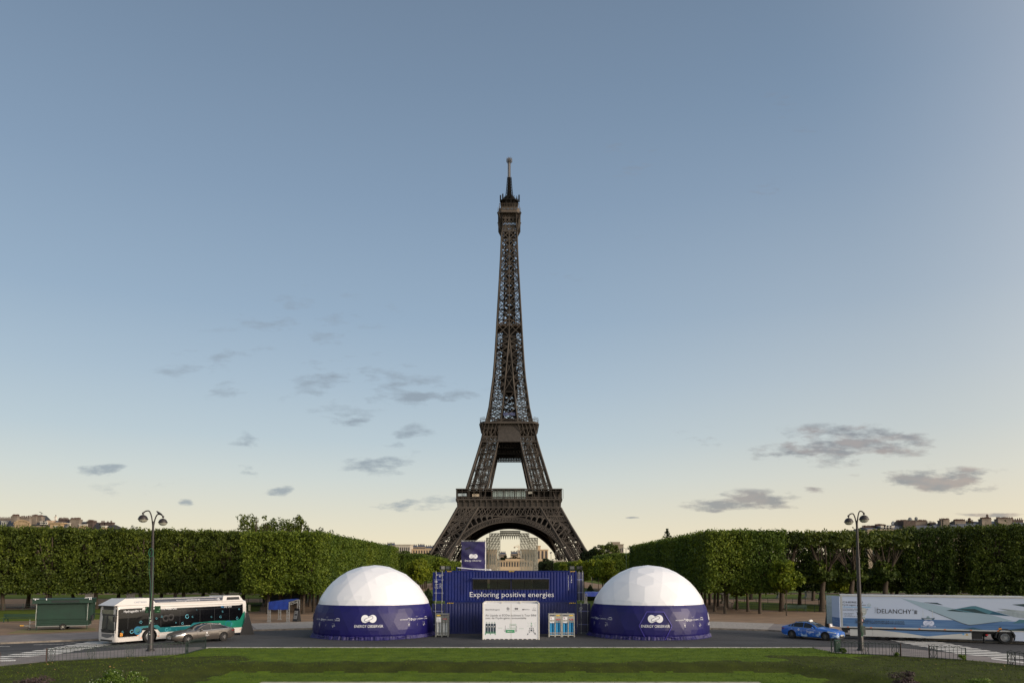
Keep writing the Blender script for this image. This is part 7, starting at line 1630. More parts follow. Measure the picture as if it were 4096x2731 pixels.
TW_ = [trunk('trunk', 3.4, .30, .08, s, 6, 2.3, 11.5, .3) for s in (4, 5)]
def tree(kind, lab, x, y, crowns, trunks, cz, rz=0, sc=(1, 1, 1), group=None, i=0, cat='tree'):
    t = thing(kind, lab, cat, (x, y, .12), rz, group); t.scale = sc
    mesh_obj('trunk', trunks[i % len(trunks)], t); c = mesh_obj('crown', crowns[i % len(crowns)], t, (0, 0, cz)); return t
# pleached blocks along the avenue, mirrored left and right
def block(side, x_in, rows, ys_, ztop, lab, base, i0=0):
    n = i0
    for a in range(rows):
        for y in ys_:
            x = side*(x_in+2.5+a*4.6); s_ = (ztop-.12)/11.0
            tree('hedge_tree', lab, x, y, HB, TR, 3.0, (n*7 % 4)*math.pi/2, (1, 1, s_), base, n); n += 1
block(-1, 24.9, 2, [98+5.0*k for k in range(13)], 10.75, 'box-clipped plane tree in the tall front block left of the avenue', 'clipped trees in the front left block')
block(1, 25.6, 2, [98.5+5.0*k for k in range(13)], 11.0, 'box-clipped plane tree in the tall front block right of the avenue', 'clipped trees in the front right block')
block(-1, 25.4, 2, [212+5.2*k for k in range(7)], 10.4, 'box-clipped plane tree in the second block left of the avenue', 'clipped trees in the second left block')
block(1, 25.8, 2, [196+5.2*k for k in range(8)], 10.2, 'box-clipped plane tree in the second block right of the avenue', 'clipped trees in the second right block')
block(-1, 24.9, 1, [256+5.2*k for k in range(7)], 10.3, 'box-clipped tree in the third block left of the avenue', 'clipped trees in the third left block')
block(1, 22.4, 1, [262+5.2*k for k in range(7)], 9.0, 'box-clipped tree in the third block right of the avenue', 'clipped trees in the third right block')
block(-1, 26.5, 1, [335+5.2*k for k in range(7)], 10.0, 'box-clipped tree in the farthest left block near the tower foot', 'clipped trees in the far left block')
block(1, 21.2, 1, [330+5.2*k for k in range(9)], 9.6, 'box-clipped tree in the farthest right block near the tower foot', 'clipped trees in the far right block')
# the rows turning outwards (left and right walls)
def wall(side, p0, p1, n, lab, grp, ztop, off=(0, 0), crowns=None, cz=2.5, z2=None, skip=()):
    for k in range(n):
        if k in skip: continue
        t = k/(n-1); x = side*(p0[0]+(p1[0]-p0[0])*t+off[0]); y = p0[1]+(p1[1]-p0[1])*t+off[1]; zt_ = ztop+((z2 or ztop)-ztop)*t; s_ = (zt_-.12)/11.8
        tree('plane_tree', lab, x, y, crowns or WB_, TW_, cz, random.choice((0, math.pi))+math.atan2(side*(p1[1]-p0[1]), p1[0]-p0[0]), (1, 1, s_), grp, k+(side > 0)*2)
wall(-1, (38.5, 117), (84, 103), 9, 'trimmed plane tree in the front row of the left tree wall', 'trees in the left wall front row', 11.8, z2=12.0)
wall(-1, (38.5, 125), (92, 109), 10, 'trimmed plane tree in the second row of the left tree wall', 'trees in the left wall second row', 11.8, z2=12.0)
OPEN = [box_crown('crown', 6.0, 5.4, 2.0, 1500, 21, .25, .2, .2, leafB, .5, 0), ]
wall(1, (60, 107), (88, 92), 5, 'trimmed plane tree in the front row of the right tree wall', 'trees in the right wall front row', 11.9, z2=12.3)
wall(1, (47, 122), (98, 98), 9, 'trimmed plane tree in the second row of the right tree wall', 'trees in the right wall second row', 11.9, z2=12.6)
# trees with a thin high canopy and open branches, right of the front right block
OC = []
for s in (31, 32):
    rs = np.random.RandomState(s); a = box_crown('crown', 6.0, 5.0, 1.9, 1500, s, .25, .25, .15, leafB, .9, .1); OC.append(a)
lowc_ = [blob_crown('lower_foliage', 2.6, 2.2, 2.0, 1500, s, .26, leafB, 14, .36) for s in (41, 42)]
for k, (x, y) in enumerate(((37.6, 104), (42.8, 103), (47.5, 104.5), (53, 106))):
    t = thing('plane_tree', 'old plane tree with open branches under a thin flat canopy, right side', 'tree', (x, y, .12), 0, 'open-branched plane trees on the right')
    mesh_obj('trunk', trunk('trunk', 4.2, .42, .08, 50+k, 6, 2.6, 10.2, .3), t); mesh_obj('crown', OC[k % 2], t, (0, 0, 9.0)); mesh_obj('lower_foliage', lowc_[k % 2], t, (0, 0, 3.5))
# young light-green trees
YC_ = [blob_crown('crown', 2.2, 2.0, 2.7, 2800, s, .22, leafY, 26, .34) for s in (51, 52)]
YT = [trunk('trunk', 2.6, .075, .02, s, 4, 1.2, 6, .05) for s in (6, 7)]
for k, (px, py, s_, lab) in enumerate(((3146, 2461, 1.05, 'slender young tree with light green crown right of the front right block'), (2950, 2441, .95, 'young yellow-green tree behind the thin-trunk sapling on the right'), (3040, 2442, 1.0, 'young light green tree between two dark trunks on the right'), (1061, 2446, .9, 'slender young tree just left of the blue canopy'), (3362, 2440, .95, 'young light green tree behind the trailer rear top'))):
    g_ = G(px, py, .13); tree('young_tree', lab, g_.x, g_.y, YC_, YT, 2.0, k, (s_, s_, s_), None, k)
rn = random.Random(9)
for side in (-1, 1):
    for k, (x, y) in enumerate(((21.5, 168), (22.2, 178), (21.8, 188), (22.5, 232), (21.5, 240), (22, 250), (21, 300), (21.4, 312))):
        s_ = rn.uniform(1.15, 1.4); tree('young_tree', 'young light green lime tree beside the central lawn, %s side' % ('left' if side < 0 else 'right'), side*x, y, YC_, YT, 2.0, rn.uniform(0, 6), (s_, s_, s_), 'young lime trees on the %s of the central lawn' % ('left' if side < 0 else 'right'), k)
# second storey of loose low foliage in the left wall and behind: bushy trees
BC = [blob_crown('crown', 3.6, 3.2, 3.9, 3400, s, .30, leafB, 30, .33) for s in (61, 62, 63)]
for k in range(9):
    x, y = -36-k*9+rn.uniform(-1, 1), 141+rn.uniform(-4, 4); tree('broadleaf_tree', 'bushy park tree in shade behind the left tree wall', x, y, BC, TW_, 2.3, rn.uniform(0, 6), (1.15, 1.15, 1.1), 'shaded park trees behind the left wall', k)
    x, y = 38+k*9+rn.uniform(-1, 1), 143+rn.uniform(-4, 4); tree('broadleaf_tree', 'bushy park tree in shade behind the right tree wall', x, y, BC, TW_, 2.3, rn.uniform(0, 6), (1.15, 1.15, 1.0), 'shaded park trees behind the right wall', k)
SH = [blob_crown('foliage', 4.2, 2.6, 2.6, 3000, s, .34, leafD, 26, .36, .3) for s in (71, 72)]
for side in (-1, 1):
    for k in range(15):
        t = thing('shrub', 'dark evergreen shrub in the %s hedge line behind the trees' % ('left' if side < 0 else 'right'), 'shrub', (side*(36+k*7.2+rn.uniform(-1, 1)), 181+rn.uniform(-3, 3), .1), rn.uniform(0, 6), 'dark shrubs behind the %s trees' % ('left' if side < 0 else 'right')); t.scale = (1.25, 1.25, rn.uniform(1.15, 1.5)); mesh_obj('foliage', SH[k % 2], t)
# big natural trees rising over the left block, trees near tower feet
def big_tree(lab, x, y, H, rx, seed, mtl=leafB, n=9000, kind='broadleaf_tree', cr=.17, ncl=90, size=.25):
    t = thing(kind, lab, 'tree', (x, y, .1), 0); s_ = H/2*.72; mesh_obj('trunk', trunk('trunk', H*.36, .5, .07, seed, 8, rx*.75, H*.93, .3), t); mesh_obj('crown', blob_crown('crown', rx, rx*.9, s_, n, seed, size, mtl, ncl, cr), t, (0, 0, H-2*s_)); return t
p = P(1010, 2040, 172); big_tree('tall airy tree rising above the left block, leftmost crown', p.x, 172, p.z, 5.6, 81, n=4200)
p = P(1105, 2052, 176); big_tree('tall airy tree rising above the left block, middle crown', p.x, 176, p.z-.3, 5.8, 82, n=4000)
p = P(1180, 2052, 180); big_tree('tall airy tree rising above the left block, right of the middle crown', p.x, 180, p.z, 4.6, 83, n=4200)
p = P(1262, 2092, 184); big_tree('lower dark tree rising above the left block, right end', p.x, 184, p.z, 5.0, 84, leafD, n=5200)
p = P(1322, 2108, 186); big_tree('small dark tree top at the right end above the left block', p.x, 186, p.z, 3.4, 85, leafD, n=2600)
p = P(534, 2100, 190); big_tree('flat-topped cedar showing above the left tree wall', p.x, 190, p.z, 3.2, 86, leafD, n=1800, kind='cedar_tree')
p = P(2430, 2162, 420); big_tree('feathery tree right of the tower foot', p.x, 420, p.z, 9, 87, leafB, n=5200, size=.5)
p = P(2385, 2182, 425); big_tree('round dark tree close to the right tower foot', p.x-2, 425, p.z, 8, 88, leafD, n=5200, size=.5)
p = P(2345, 2192, 425); big_tree('dark tree touching the right tower foot', p.x+2, 425, p.z, 7, 89, leafD, n=4200, size=.5)
p = P(1732, 2205, 425); big_tree('dark tree against the left tower foot', p.x, 425, p.z, 7, 90, leafD, n=4600, size=.5)
p = P(1690, 2212, 440); big_tree('low tree left of the tower foot', p.x, 440, p.z, 8, 91, leafB, n=4000, size=.5)
p = P(1600, 2196, 440); big_tree('tree behind the second left block near the palace pavilion', p.x, 440, p.z, 9, 92, leafB, n=4000, size=.5)
p = P(1650, 2206, 450); big_tree('dark round tree between the left block and the tower foot', p.x, 450, p.z, 9, 93, leafD, n=4000, size=.5)
# conifer on the right skyline
p = P(2668, 2112, 230); t = thing('conifer', 'small dark conifer tip above the right tree block', 'tree', (p.x, 230, .1)); mb = MB(); mb.tube([(0, 0, 0), (0, 0, p.z)], [.3, .03], 8); mesh_obj('trunk', mb.mesh('trunk', barkd), t)
rs = np.random.RandomState(5); C = []
for k in range(26):
    z = p.z-.3-k*.42; r = .35+k*.17
    for j in range(5): a = rs.uniform(0, 6.28); q = np.linspace(0, 1, 9)[:, None]; C.append(np.hstack([q*r*math.cos(a), q*r*math.sin(a), z-q*.5+q*q*.35])+rs.normal(0, .06, (9, 3)))
C = np.vstack(C); mesh_obj('crown', leaves('crown', C, rs.normal(size=C.shape), rs, .26, leafD), t)
# clipped cones
def topiary(lab, px, py, H, r):
    g_ = G(px, py, .13); t = thing('topiary_cone', lab, 'topiary', tuple(g_)); rs = np.random.RandomState(int(px)); n = 2600; z = H*(1-np.sqrt(rs.uniform(0, 1, n)))*1.0; rr = r*np.sin(np.minimum(1, (1-z/H)*1.15)*1.5708)**.9; a = rs.uniform(0, 6.283, n); C = np.stack([rr*np.cos(a), rr*np.sin(a), z+.1], 1); N_ = np.stack([np.cos(a), np.sin(a), .3+a*0], 1); mesh_obj('foliage', leaves('foliage', C, N_, rs, .12, leafD), t)
    mb = MB(); mb.lathe([(.1, 0), (r*.80, .2), (r*.75, .6), (r*.35, H*.7), (0, H*.93)], 14); mesh_obj('core', mb.mesh('core', leafD), t)
topiary('clipped dark cone shrub beside the upper container left door', 1712, 2428, 2.9, .85); topiary('clipped dark cone shrub above the blue canopy right of containers', 2361, 2372+30, 3.0, .9)
# foreground bushes at the picture's bottom edge
def bush(lab, px, py, w_, H, mtl, n, seed, sz=.045, flowers=None):
    g_ = G(px, py); z0 = hgt(g_.x, g_.y); t = thing('bush', lab, 'bush', (g_.x, g_.y, z0)); me = blob_crown('foliage', w_/2, w_/2.6, H/2, n, seed, sz, mtl, 34, .28, .3); mesh_obj('foliage', me, t)
    mb = MB(); rn2 = random.Random(seed)
    for k in range(16): a = rn2.uniform(0, 6.28); r = rn2.uniform(0, w_*.35); mb.tube([(0, 0, 0), (r*.6*math.cos(a), r*.6*math.sin(a), H*.5), (r*math.cos(a), r*math.sin(a), H*rn2.uniform(.75, 1.04))], [.012, .008, .004], 5)
    mb.build('stem', barkd, t)
    if flowers:
        rs = np.random.RandomState(seed+1); d = rs.normal(size=(flowers, 3)); d /= np.linalg.norm(d, axis=1)[:, None]; d[:, 2] = np.abs(d[:, 2]); C = d*np.array([w_*.46, w_*.36, H*.5]); C[:, 2] += H*.5; mesh_obj('blossom', leaves('blossom', C, d, rs, .028, mat('white_petals', (206, 212, 190), .7)), t)
bl_ = mat('bush_leaf', (98, 120, 34), .6, rgb2=(72, 96, 24), scale=3, isl=.45, trans=.3); bp_ = mat('bush_purple', (76, 58, 60), .7, rgb2=(52, 44, 40), scale=3, isl=.45)
bush('bright green bush with tiny white flowers at the bottom left edge', 466, 2770, 3.0, 1.35, bl_, 9000, 5, flowers=70)
bush('bright yellow-green bush at the bottom right edge', 3935, 2778, 2.6, .95, bl_, 6000, 6)
bush('wispy purple-brown bush at the bottom edge right of centre', 3622, 2768, 2.0, 1.35, bp_, 3200, 7, .04)
bush('faint purple-brown shrub tip at the bottom edge left of the flowering bush', 130, 2775, 2.2, .75, bp_, 1800, 8, .04)
def weed(lab, px, py, s_): g_ = G(px, py, .09); t = thing('weed', lab, 'weed', tuple(g_)); mesh_obj('foliage', blob_crown('foliage', s_, s_, s_, 420, int(px), .05, bl_, 12, .4), t)
weed('yellow-green weed clump growing between the green bin and right lamp', 3373, 2614, .26); weed('thin weed growing at the hoop fence end right of the lamp', 3588, 2626, .18); weed('dry weed at the broken end of the right hoop fence', 3850, 2644, .28)
# fallen leaves on the lawn
rs = np.random.RandomState(12); n = 420; x = rs.uniform(-36, 36, n); y = rs.uniform(39, 55, n); k = np.array([b < yend(a)-.2 and (abs(a) > 12 or rs.uniform() < .25) for a, b in zip(x, y)]); x, y = x[k], y[k]; C = np.stack([x, y, np.array([hgt(a, b) for a, b in zip(x, y)])+.045], 1)
o = bpy.data.objects.new('fallen_leaves', leaves('fallen_leaves', C, np.tile([0, 0, 1.0], (len(x), 1)), rs, .055, mat('dry_leaf', (176, 142, 92), .8, rgb2=(120, 90, 50), scale=2, isl=.4), align=1.5)); COL.objects.link(o); stuff(o); tag(o, 'scattered dry fallen leaves lying on the front lawn', 'fallen leaves')
# ================================================================ PARK FURNITURE
bg2 = mat('bench_green', (30, 58, 46), .5, var=.1)
def bench(lab, px, py, rz, L_=3.0):
    g_ = G(px, py, .16); t = thing('park_bench', lab, 'bench', tuple(g_), rz, 'double-sided green park benches')
    mb = MB(); [mb.bb(-L_/2, L_/2, y, y+.08, .44, .47) for y in (-.45, -.35, -.25, .18, .28, .38)]; mb.build('seat', bg2, t); mb = MB(); [mb.bb(-L_/2, L_/2, -.03, .03, z, z+.09) for z in (.56, .68, .80)]; mb.build('backrest', bg2, t)
    for x in (-L_/2+.25, L_/2-.25): mb = MB(); mb.bb(x-.04, x+.04, -.45, .45, .38, .44); mb.beam((x, -.4, 0), (x, -.3, .4), .07); mb.beam((x, .4, 0), (x, .3, .4), .07); mb.beam((x, 0, .4), (x, 0, .88), .06); mb.build('leg', bg2, t)
bench('dark green double bench on the grass left of the kiosk trailer', 92, 2487, .03, 4.2); bench('dark green double bench by a slender tree left of the trailer', 3180, 2444, -.05, 3.2)
bench('dark green bench far behind the blue canopy near the left block', 1270, 2390, 0, 3.0)
def urn(lab, px, py, H, mtl=stonem, name='stone_urn'):
    g_ = G(px, py, .13); t = thing(name, lab, 'urn', tuple(g_)); h = H; mb = MB(); mb.box((0, 0, h*.06), (h*.5, h*.5, h*.12)); mb.box((0, 0, h*.3), (h*.36, h*.36, h*.36)); mb.box((0, 0, h*.50), (h*.44, h*.44, h*.05)); mb.build('pedestal', mtl, t)
    mb = MB(); mb.smooth = True; mb.lathe([(0, h*.52), (h*.12, h*.53), (h*.06, h*.58), (h*.07, h*.62), (h*.17, h*.72), (h*.19, h*.84), (h*.13, h*.88), (h*.15, h*.9), (h*.09, h*.96), (0, h)], 16); mb.build('vase', mtl, t)
urn('weathered stone urn on a pedestal left of the bus roof', 357, 2402, 3.0); urn('weathered stone urn on a pedestal above the front of the bus', 522, 2402, 3.0); urn('stone urn on a pedestal between trunks right of the right dome', 2901, 2412, 3.0)
urn('stone urn on pedestal in the grass left of the big right trunk', 3233, 2392, 2.8); urn('stone urn on pedestal under the young yellow-green trees, right', 3230-10-100, 2392, 2.6)
urn('dark stone pedestal urn right of the big right trunk', 3290, 2398, 2.6, mat('dark_green_stone', (54, 74, 64), .7))
def low_fence(lab, a, b, grp):
    t = thing('low_fence', lab, 'fence', (a.x, a.y, .16), math.atan2(b.y-a.y, b.x-a.x), grp); L_ = (b-a).length; mb = MB(); n = max(1, int(L_/2.2)); 
    for k in range(n+1): mb.beam((L_*k/n, 0, 0), (L_*k/n, 0, 1.0), .06)
    mb.build('posts', fg, t); mb = MB()
    for z in (.15, .55, .9): mb.beam((0, 0, z), (L_, 0, z), .025)
    for k in range(int(L_/.22)): mb.beam((k*.22, 0, .1), (k*.22, 0, .9), .009)
    mb.build('mesh', fg, t)
for (a, b, lab) in (((-300, 2449), (380, 2436), 'low green fence behind the kiosk trailer along the grass strip'), ((390, 2434), (1040, 2410), 'low green fence behind the bus along the grass strip'), ((2935, 2407), (3330, 2424), 'low green fence behind the right grass strip'), ((700, 2471), (1040, 2446), 'low green fence along the near edge of the strip behind the bus'), ((2928, 2437), (3330, 2450), 'low green fence along the near edge of the right strip'), ((3330, 2424), (4300, 2465), 'low green fence behind the trailer')): low_fence(lab, G(*a, .13), G(*b, .13), 'low green park fences')
mb = MB(); g_ = G(1135, 2412, .13); mb.bb(-3.6, 3.6, -.2, 1.8, 0, 1.75); o = mb.build('equipment_box', mat('dark_grey_green', (52, 58, 54), .7)); o.location = g_; tag(o, 'long dark grey equipment box behind the blue canopy', 'box')
lg = mat('lamp_green', (34, 70, 62), .5, var=.1)
def green_lamp(lab, px, Y, zt_, grp='slim green avenue lamps'):
    x = (px-CX)*Y/F; t = thing('avenue_lamp', lab, 'street lamp', (x, Y, .12), 0, grp); mb = MB(); mb.tube([(0, 0, 0), (0, 0, 1.2), (0, 0, zt_)], [.14, .09, .05], 8); mb.build('pole', lg, t); mb = MB()
    for sg in (-1, 1): mb.tube([(0, 0, zt_-.1), (sg*.5, 0, zt_+.15), (sg*.9, 0, zt_)], .035, 6); mb.box((sg*.95, 0, zt_-.05), (.5, .25, .1))
    mb.build('lamp_head', lg, t)
for lab, px, Y, zt_ in (('slim green double lamp at the end of the front left block', 1563, 165, 10.4), ('slim green double lamp before the second left block', 1703, 190, 6.3), ('slim green double lamp near the third left block', 1776, 270, 8.2), ('slim green double lamp at the end of the front right block', 2504, 165, 10.6), ('slim green double lamp left of the right dome top', 2367, 190, 8.2), ('slim green double lamp near the third right block', 2280, 290, 8.6)): green_lamp(lab, px, Y, zt_)
glb = mat('white_globe', (214, 212, 204), .3, var=.04)
for lab, px, py, Y, r in (('tall globe lamp in front of the left tower leg', 1783, 2161, 400, 1.0), ('globe lamp just left of the banner', 1826, 2182, 400, .9), ('globe lamp right of the horse statue', 2258, 2186, 400, .9), ('tall globe lamp in front of the right tower leg', 2301, 2165, 400, 1.0), ('globe lamp left of the horse statue', 2204, 2211, 400, .75), ('globe lamp directly over the horse statue head', 2227, 2199, 400, .75), ('lowest globe lamp left of the horse statue base', 2212, 2238, 410, .6)):
    p = P(px, py, Y); t = thing('globe_lamp', lab, 'street lamp', (p.x, Y, .1), 0, 'globe lamps before the tower feet'); mb = MB(); mb.tube([(0, 0, 0), (0, 0, 1.5), (0, 0, p.z-r)], [.35, .2, .12], 8); mb.build('pole', irond, t); mb = MB(); mb.smooth = True; mb.lathe([(0, -r*.9), (r*.55, -r*.7), (r*.8, 0), (r*.75, .0)], 12, (0, 0, p.z)); mb.build('globe', glb, t); mb = MB(); mb.lathe([(r*.95, .0), (r*.8, r*.4), (r*.3, r*.6), (0, r*.8)], 12, (0, 0, p.z)); mb.build('hood', irond, t)
# equestrian statue by the right foot
p0, p1 = P(2222, 2240, 405), P(2258, 2212, 405); t = thing('horse_statue', 'dark stone statue of a man standing beside a horse by right tower foot', 'statue', (p0.x, 405, .1)); zb_ = p0.z-.1; mb = MB(); mb.bb(-1, 5.6, -1.2, 1.2, 0, zb_); mb.bb(-1.4, 6, -1.6, 1.6, 0, 1.2); mb.build('pedestal', stonem, t)
stn = mat('statue_stone', (56, 54, 48), .9, var=.25, scale=1)
me = bpy.data.meshes.new('figure'); o = bpy.data.objects.new('figure', me); COL.objects.link(o); o.parent = t
def skin(o, V, E, Rr, sub=1):
    me = bpy.data.meshes.new(o.name); me.from_pydata(V, E, []); o.data = me; md = o.modifiers.new('s', 'SKIN'); o.modifiers.new('u', 'SUBSURF').levels = sub; o.modifiers['u'].render_levels = sub
    if not me.skin_vertices: bpy.context.view_layer.update()
    for i, r in enumerate(Rr): me.skin_vertices[0].data[i].radius = (r, r)
    me.skin_vertices[0].data[0].use_root = True; me.materials.append(stn)
try:
    s_ = 1.0; b0 = zb_
    skin(o, [(.2, 0, b0+2.6), (.25, 0, b0+3.6), (.2, 0, b0+4.4), (.15, 0, b0+5.1), (-.1, -.2, b0+1.3), (-.15, -.2, b0+.1), (.5, .2, b0+1.3), (.6, .2, b0+.1), (-.5, 0, b0+3.4), (-.7, -.3, b0+2.6), (.9, 0, b0+3.6), (1.4, 0, b0+4.0)], [(0, 1), (1, 2), (2, 3), (0, 4), (4, 5), (0, 6), (6, 7), (1, 8), (8, 9), (1, 10), (10, 11)], [.5, .55, .28, .38, .33, .2, .33, .2, .24, .16, .24, .16])
    h2 = bpy.data.objects.new('horse', bpy.data.meshes.new('horse')); COL.objects.link(h2); h2.parent = t
    skin(h2, [(3.9, 0, b0+2.6), (2.6, 0, b0+2.7), (1.9, 0, b0+3.6), (1.6, 0, b0+4.3), (1.0, 0, b0+3.9), (4.7, 0, b0+2.6), (2.4, -.4, b0+1.5), (2.0, -.4, b0+.1), (2.5, .4, b0+1.4), (1.5, .4, b0+1.1), (4.8, -.4, b0+1.6), (4.6, -.4, b0+.9), (4.9, -.4, b0+.1), (4.9, .4, b0+1.5), (4.8, .4, b0+.1), (5.3, 0, b0+2.2), (5.5, 0, b0+1.0)], [(0, 1), (1, 2), (2, 3), (3, 4), (0, 5), (1, 6), (6, 7), (1, 8), (8, 9), (5, 10), (10, 11), (11, 12), (5, 13), (13, 14), (5, 15), (15, 16)], [.75, .72, .5, .38, .2, .65, .3, .16, .3, .15, .38, .2, .15, .35, .15, .15, .1])
except Exception as ex:
    print('skin failed', ex)
# ================================================================ SCAFFOLD TOWERS UNDER THE ARCH
scf = mat('scaffold_steel', (158, 160, 150), .6, var=.15, scale=.3)
def scaf(lab, pxa, pxb, pyt, Y, dep, grp, bw=1.15):
    a, b = P(pxa, pyt, Y), P(pxb, pyt, Y); x0, x1, zt_ = a.x, b.x, a.z; t = thing('scaffold_tower', lab, 'scaffold', ((x0+x1)/2, Y, 0), 0, grp); hw = (x1-x0)/2; nx_ = max(2, round(2*hw/bw)); nz_ = int(zt_/1.9); mb = MB(); db = MB()
    for y in (0, dep/2, dep):
        for i in range(nx_+1): x = -hw+2*hw*i/nx_; mb.beam((x, y, 0), (x, y, zt_), .24)
        for k in range(nz_+1):
            z = zt_*k/nz_; mb.beam((-hw, y, z), (hw, y, z), .2)
            if k < nz_:
                for i in range(nx_):
                    xa, xb = -hw+2*hw*i/nx_, -hw+2*hw*(i+1)/nx_; (db.beam((xa, y, z), (xb, y, zt_*(k+1)/nz_), .15) if (i+k) % 2 else db.beam((xb, y, z), (xa, y, zt_*(k+1)/nz_), .15))
    for i in range(nx_+1):
        x = -hw+2*hw*i/nx_
        for k in range(nz_+1): z = zt_*k/nz_; mb.beam((x, 0, z), (x, dep, z), .18)
    mb.build('frame', scf, t); db.build('brace', scf, t)
scaf('tall grey scaffold tower under the arch, left of the opening', 1958, 2000, 2132, 560, 8, 'scaffold towers under the arch'); scaf('tall grey scaffold tower under the arch, right of the opening', 2081, 2116, 2132, 560, 8, 'scaffold towers under the arch')
scaf('low outer scaffold block right under the arch', 2118, 2151, 2150, 562, 8, 'scaffold towers under the arch'); scaf('low outer scaffold block left under the arch beside the banner', 1945, 1957, 2150, 562, 8, 'scaffold towers under the arch')
a, b = P(2000, 2155, 560), P(2081, 2130, 560); t = thing('scaffold_bridge', 'grey scaffold truss bridge spanning between the two scaffold towers', 'scaffold', (a.x, 560, a.z), 0); L_ = b.x-a.x; h_ = b.z-a.z+1.5; mb = MB(); n = 9
for y in (0, 4, 8):
    for k in range(n): xa, xb = L_*k/n, L_*(k+1)/n; xm = (xa+xb)/2; mb.beam((xa, y, h_), (xm, y, .2), .3); mb.beam((xb, y, h_), (xm, y, .2), .3); mb.beam((xm, y, 0), (xm, y, h_), .14); mb.beam((xa, y, h_*.45), (xm, y, h_), .18); mb.beam((xb, y, h_*.45), (xm, y, h_), .18)
    for z in (h_, h_*.72, h_*.45): mb.beam((0, y, z), (L_, y, z), .28)
mb.build('truss', scf, t)
# ================================================================ BUILDINGS
zinc = mat('zinc_roof', (74, 80, 92), .45, rgb2=(52, 57, 68), scale=.5); facade = mat('limestone', (150, 136, 116), .85, rgb2=(124, 112, 96), scale=.6); chim = mat('chimney_render', (132, 120, 108), .9, rgb2=(98, 90, 82), scale=.6); brick = mat('dark_brick', (82, 68, 62), .9, rgb2=(60, 50, 46), scale=2); pot = mat('terracotta_pot', (76, 54, 46), .9, var=.15); slate = mat('slate_roof', (48, 50, 56), .6, rgb2=(36, 37, 42), scale=1.2); wing = glass('window_glass', (.05, .06, .07), .1); wfr = mat('window_frame', (206, 200, 188), .6)
def bx_(px, Y): return (px-CX)*Y/F
def zz_(py, Y): return P(2048, py, Y).z
def haus(lab, px0, px1, eave, ridge, Y, dorm=(), steep=True, mf=facade, mr=zinc, dep=12):
    x0, x1 = bx_(px0, Y), bx_(px1, Y); ze, zr = zz_(eave, Y), zz_(ridge, Y); t = thing('apartment_building', lab, 'building', ((x0+x1)/2, Y, .1)); hw = (x1-x0)/2
    mb = MB(); mb.bb(-hw, hw, 0, dep, 0, ze-.5); mb.bb(-hw-.0, hw+.0, -.35, dep+.35, ze-.5, ze); mb.build('wall', mf, t); mb = MB(); zm = ze+(zr-ze)*.68
    A = [(-hw, .1, ze), (hw, .1, ze), (hw, dep-.1, ze), (-hw, dep-.1, ze)]; B = [(-hw, 1.6, zm), (hw, 1.6, zm), (hw, dep-1.6, zm), (-hw, dep-1.6, zm)]; Cc = [(-hw, dep/2-.4, zr), (hw, dep/2-.4, zr), (hw, dep/2+.4, zr), (-hw, dep/2+.4, zr)]
    mb.add(A+B+Cc, [(0, 1, 5, 4), (1, 2, 6, 5), (2, 3, 7, 6), (3, 0, 4, 7), (4, 5, 9, 8), (5, 6, 10, 9), (6, 7, 11, 10), (7, 4, 8, 11), (8, 9, 10, 11)]); rf_ = mb.build('roof', mr, t)
    for x in dorm:
        x = -hw+2*hw*x; w_ = .75; fr2 = MB(); fr2.bb(x-w_, x+w_, .1, 1.6, ze+.5, zm-.1); fr2.bb(x-w_-.15, x+w_+.15, -.05, 1.7, zm-.1, zm+.08); d_ = fr2.build('dormer', wfr, rf_); g2_ = MB(); g2_.rect(x-w_+.2, x-.08, ze+.7, zm-.3, .09); g2_.rect(x+.08, x+w_-.2, ze+.7, zm-.3, .09); g2_.build('window', wing, rf_)
    for fl in range(1, 7):      # storey windows
        z = ze-.5-fl*3.1
        if z < .8: break
        wn = MB(); n = max(1, int(2*hw/2.6)); [wn.rect(-hw+2*hw*(k+.5)/n-.55, -hw+2*hw*(k+.5)/n+.55, z+.4, z+2.3, -.01) for k in range(n)]; wn.build('window', wing, t)
    return t, hw, ze, zr, rf_
def chimney(t, cx, w_, zb, zt_, y, n, m_=chim, d=2.2):
    mb = MB(); mb.bb(cx-w_/2, cx+w_/2, y, y+d, zb, zt_); mb.bb(cx-w_/2-.12, cx+w_/2+.12, y-.12, y+d+.12, zt_-.25, zt_); o = mb.build('chimney', m_, t); mb = MB(); rr = random.Random(int(cx*10+zt_*7))
    for k in range(n): x = cx-w_/2+w_*(k+.5)/n; h = rr.uniform(.45, .8); mb.lathe([(.17, 0), (.12, h), (0, h)], 6, (x, y+d/2, zt_)); mb.lathe([(.15, 0), (.12, h*.9), (0, h*.9)], 6, (x+.1, y+.3, zt_))
    mb.build('chimney_pots', pot, o)
Y = 275
Lc = lambda c: c/5.227
LZ = lambda c: 2040+c/5.227
t, hw, ze, zr, rf_ = haus('zinc-roofed building at the far left edge above the tree wall', -60, 32, LZ(360), LZ(180), Y, (.3, .75)); chimney(t, -1.5, 10, ze, zz_(LZ(165), Y), 4, 22)
t, hw, ze, zr, rf_ = haus('building with curved stone pediment and wide chimney wall above left trees', 32, 84, LZ(340), LZ(195), Y-4, ()); X = lambda c: bx_(Lc(c), Y-4)-bx_(58, Y-4)
chimney(t, X(215), X(290)-X(165), ze-2, zz_(LZ(135), Y), 1.5, 12); chimney(t, X(370), 3.5, ze, zz_(LZ(155), Y), 3, 5)
pb = MB(); n = 12; R_ = X(560)-X(430)
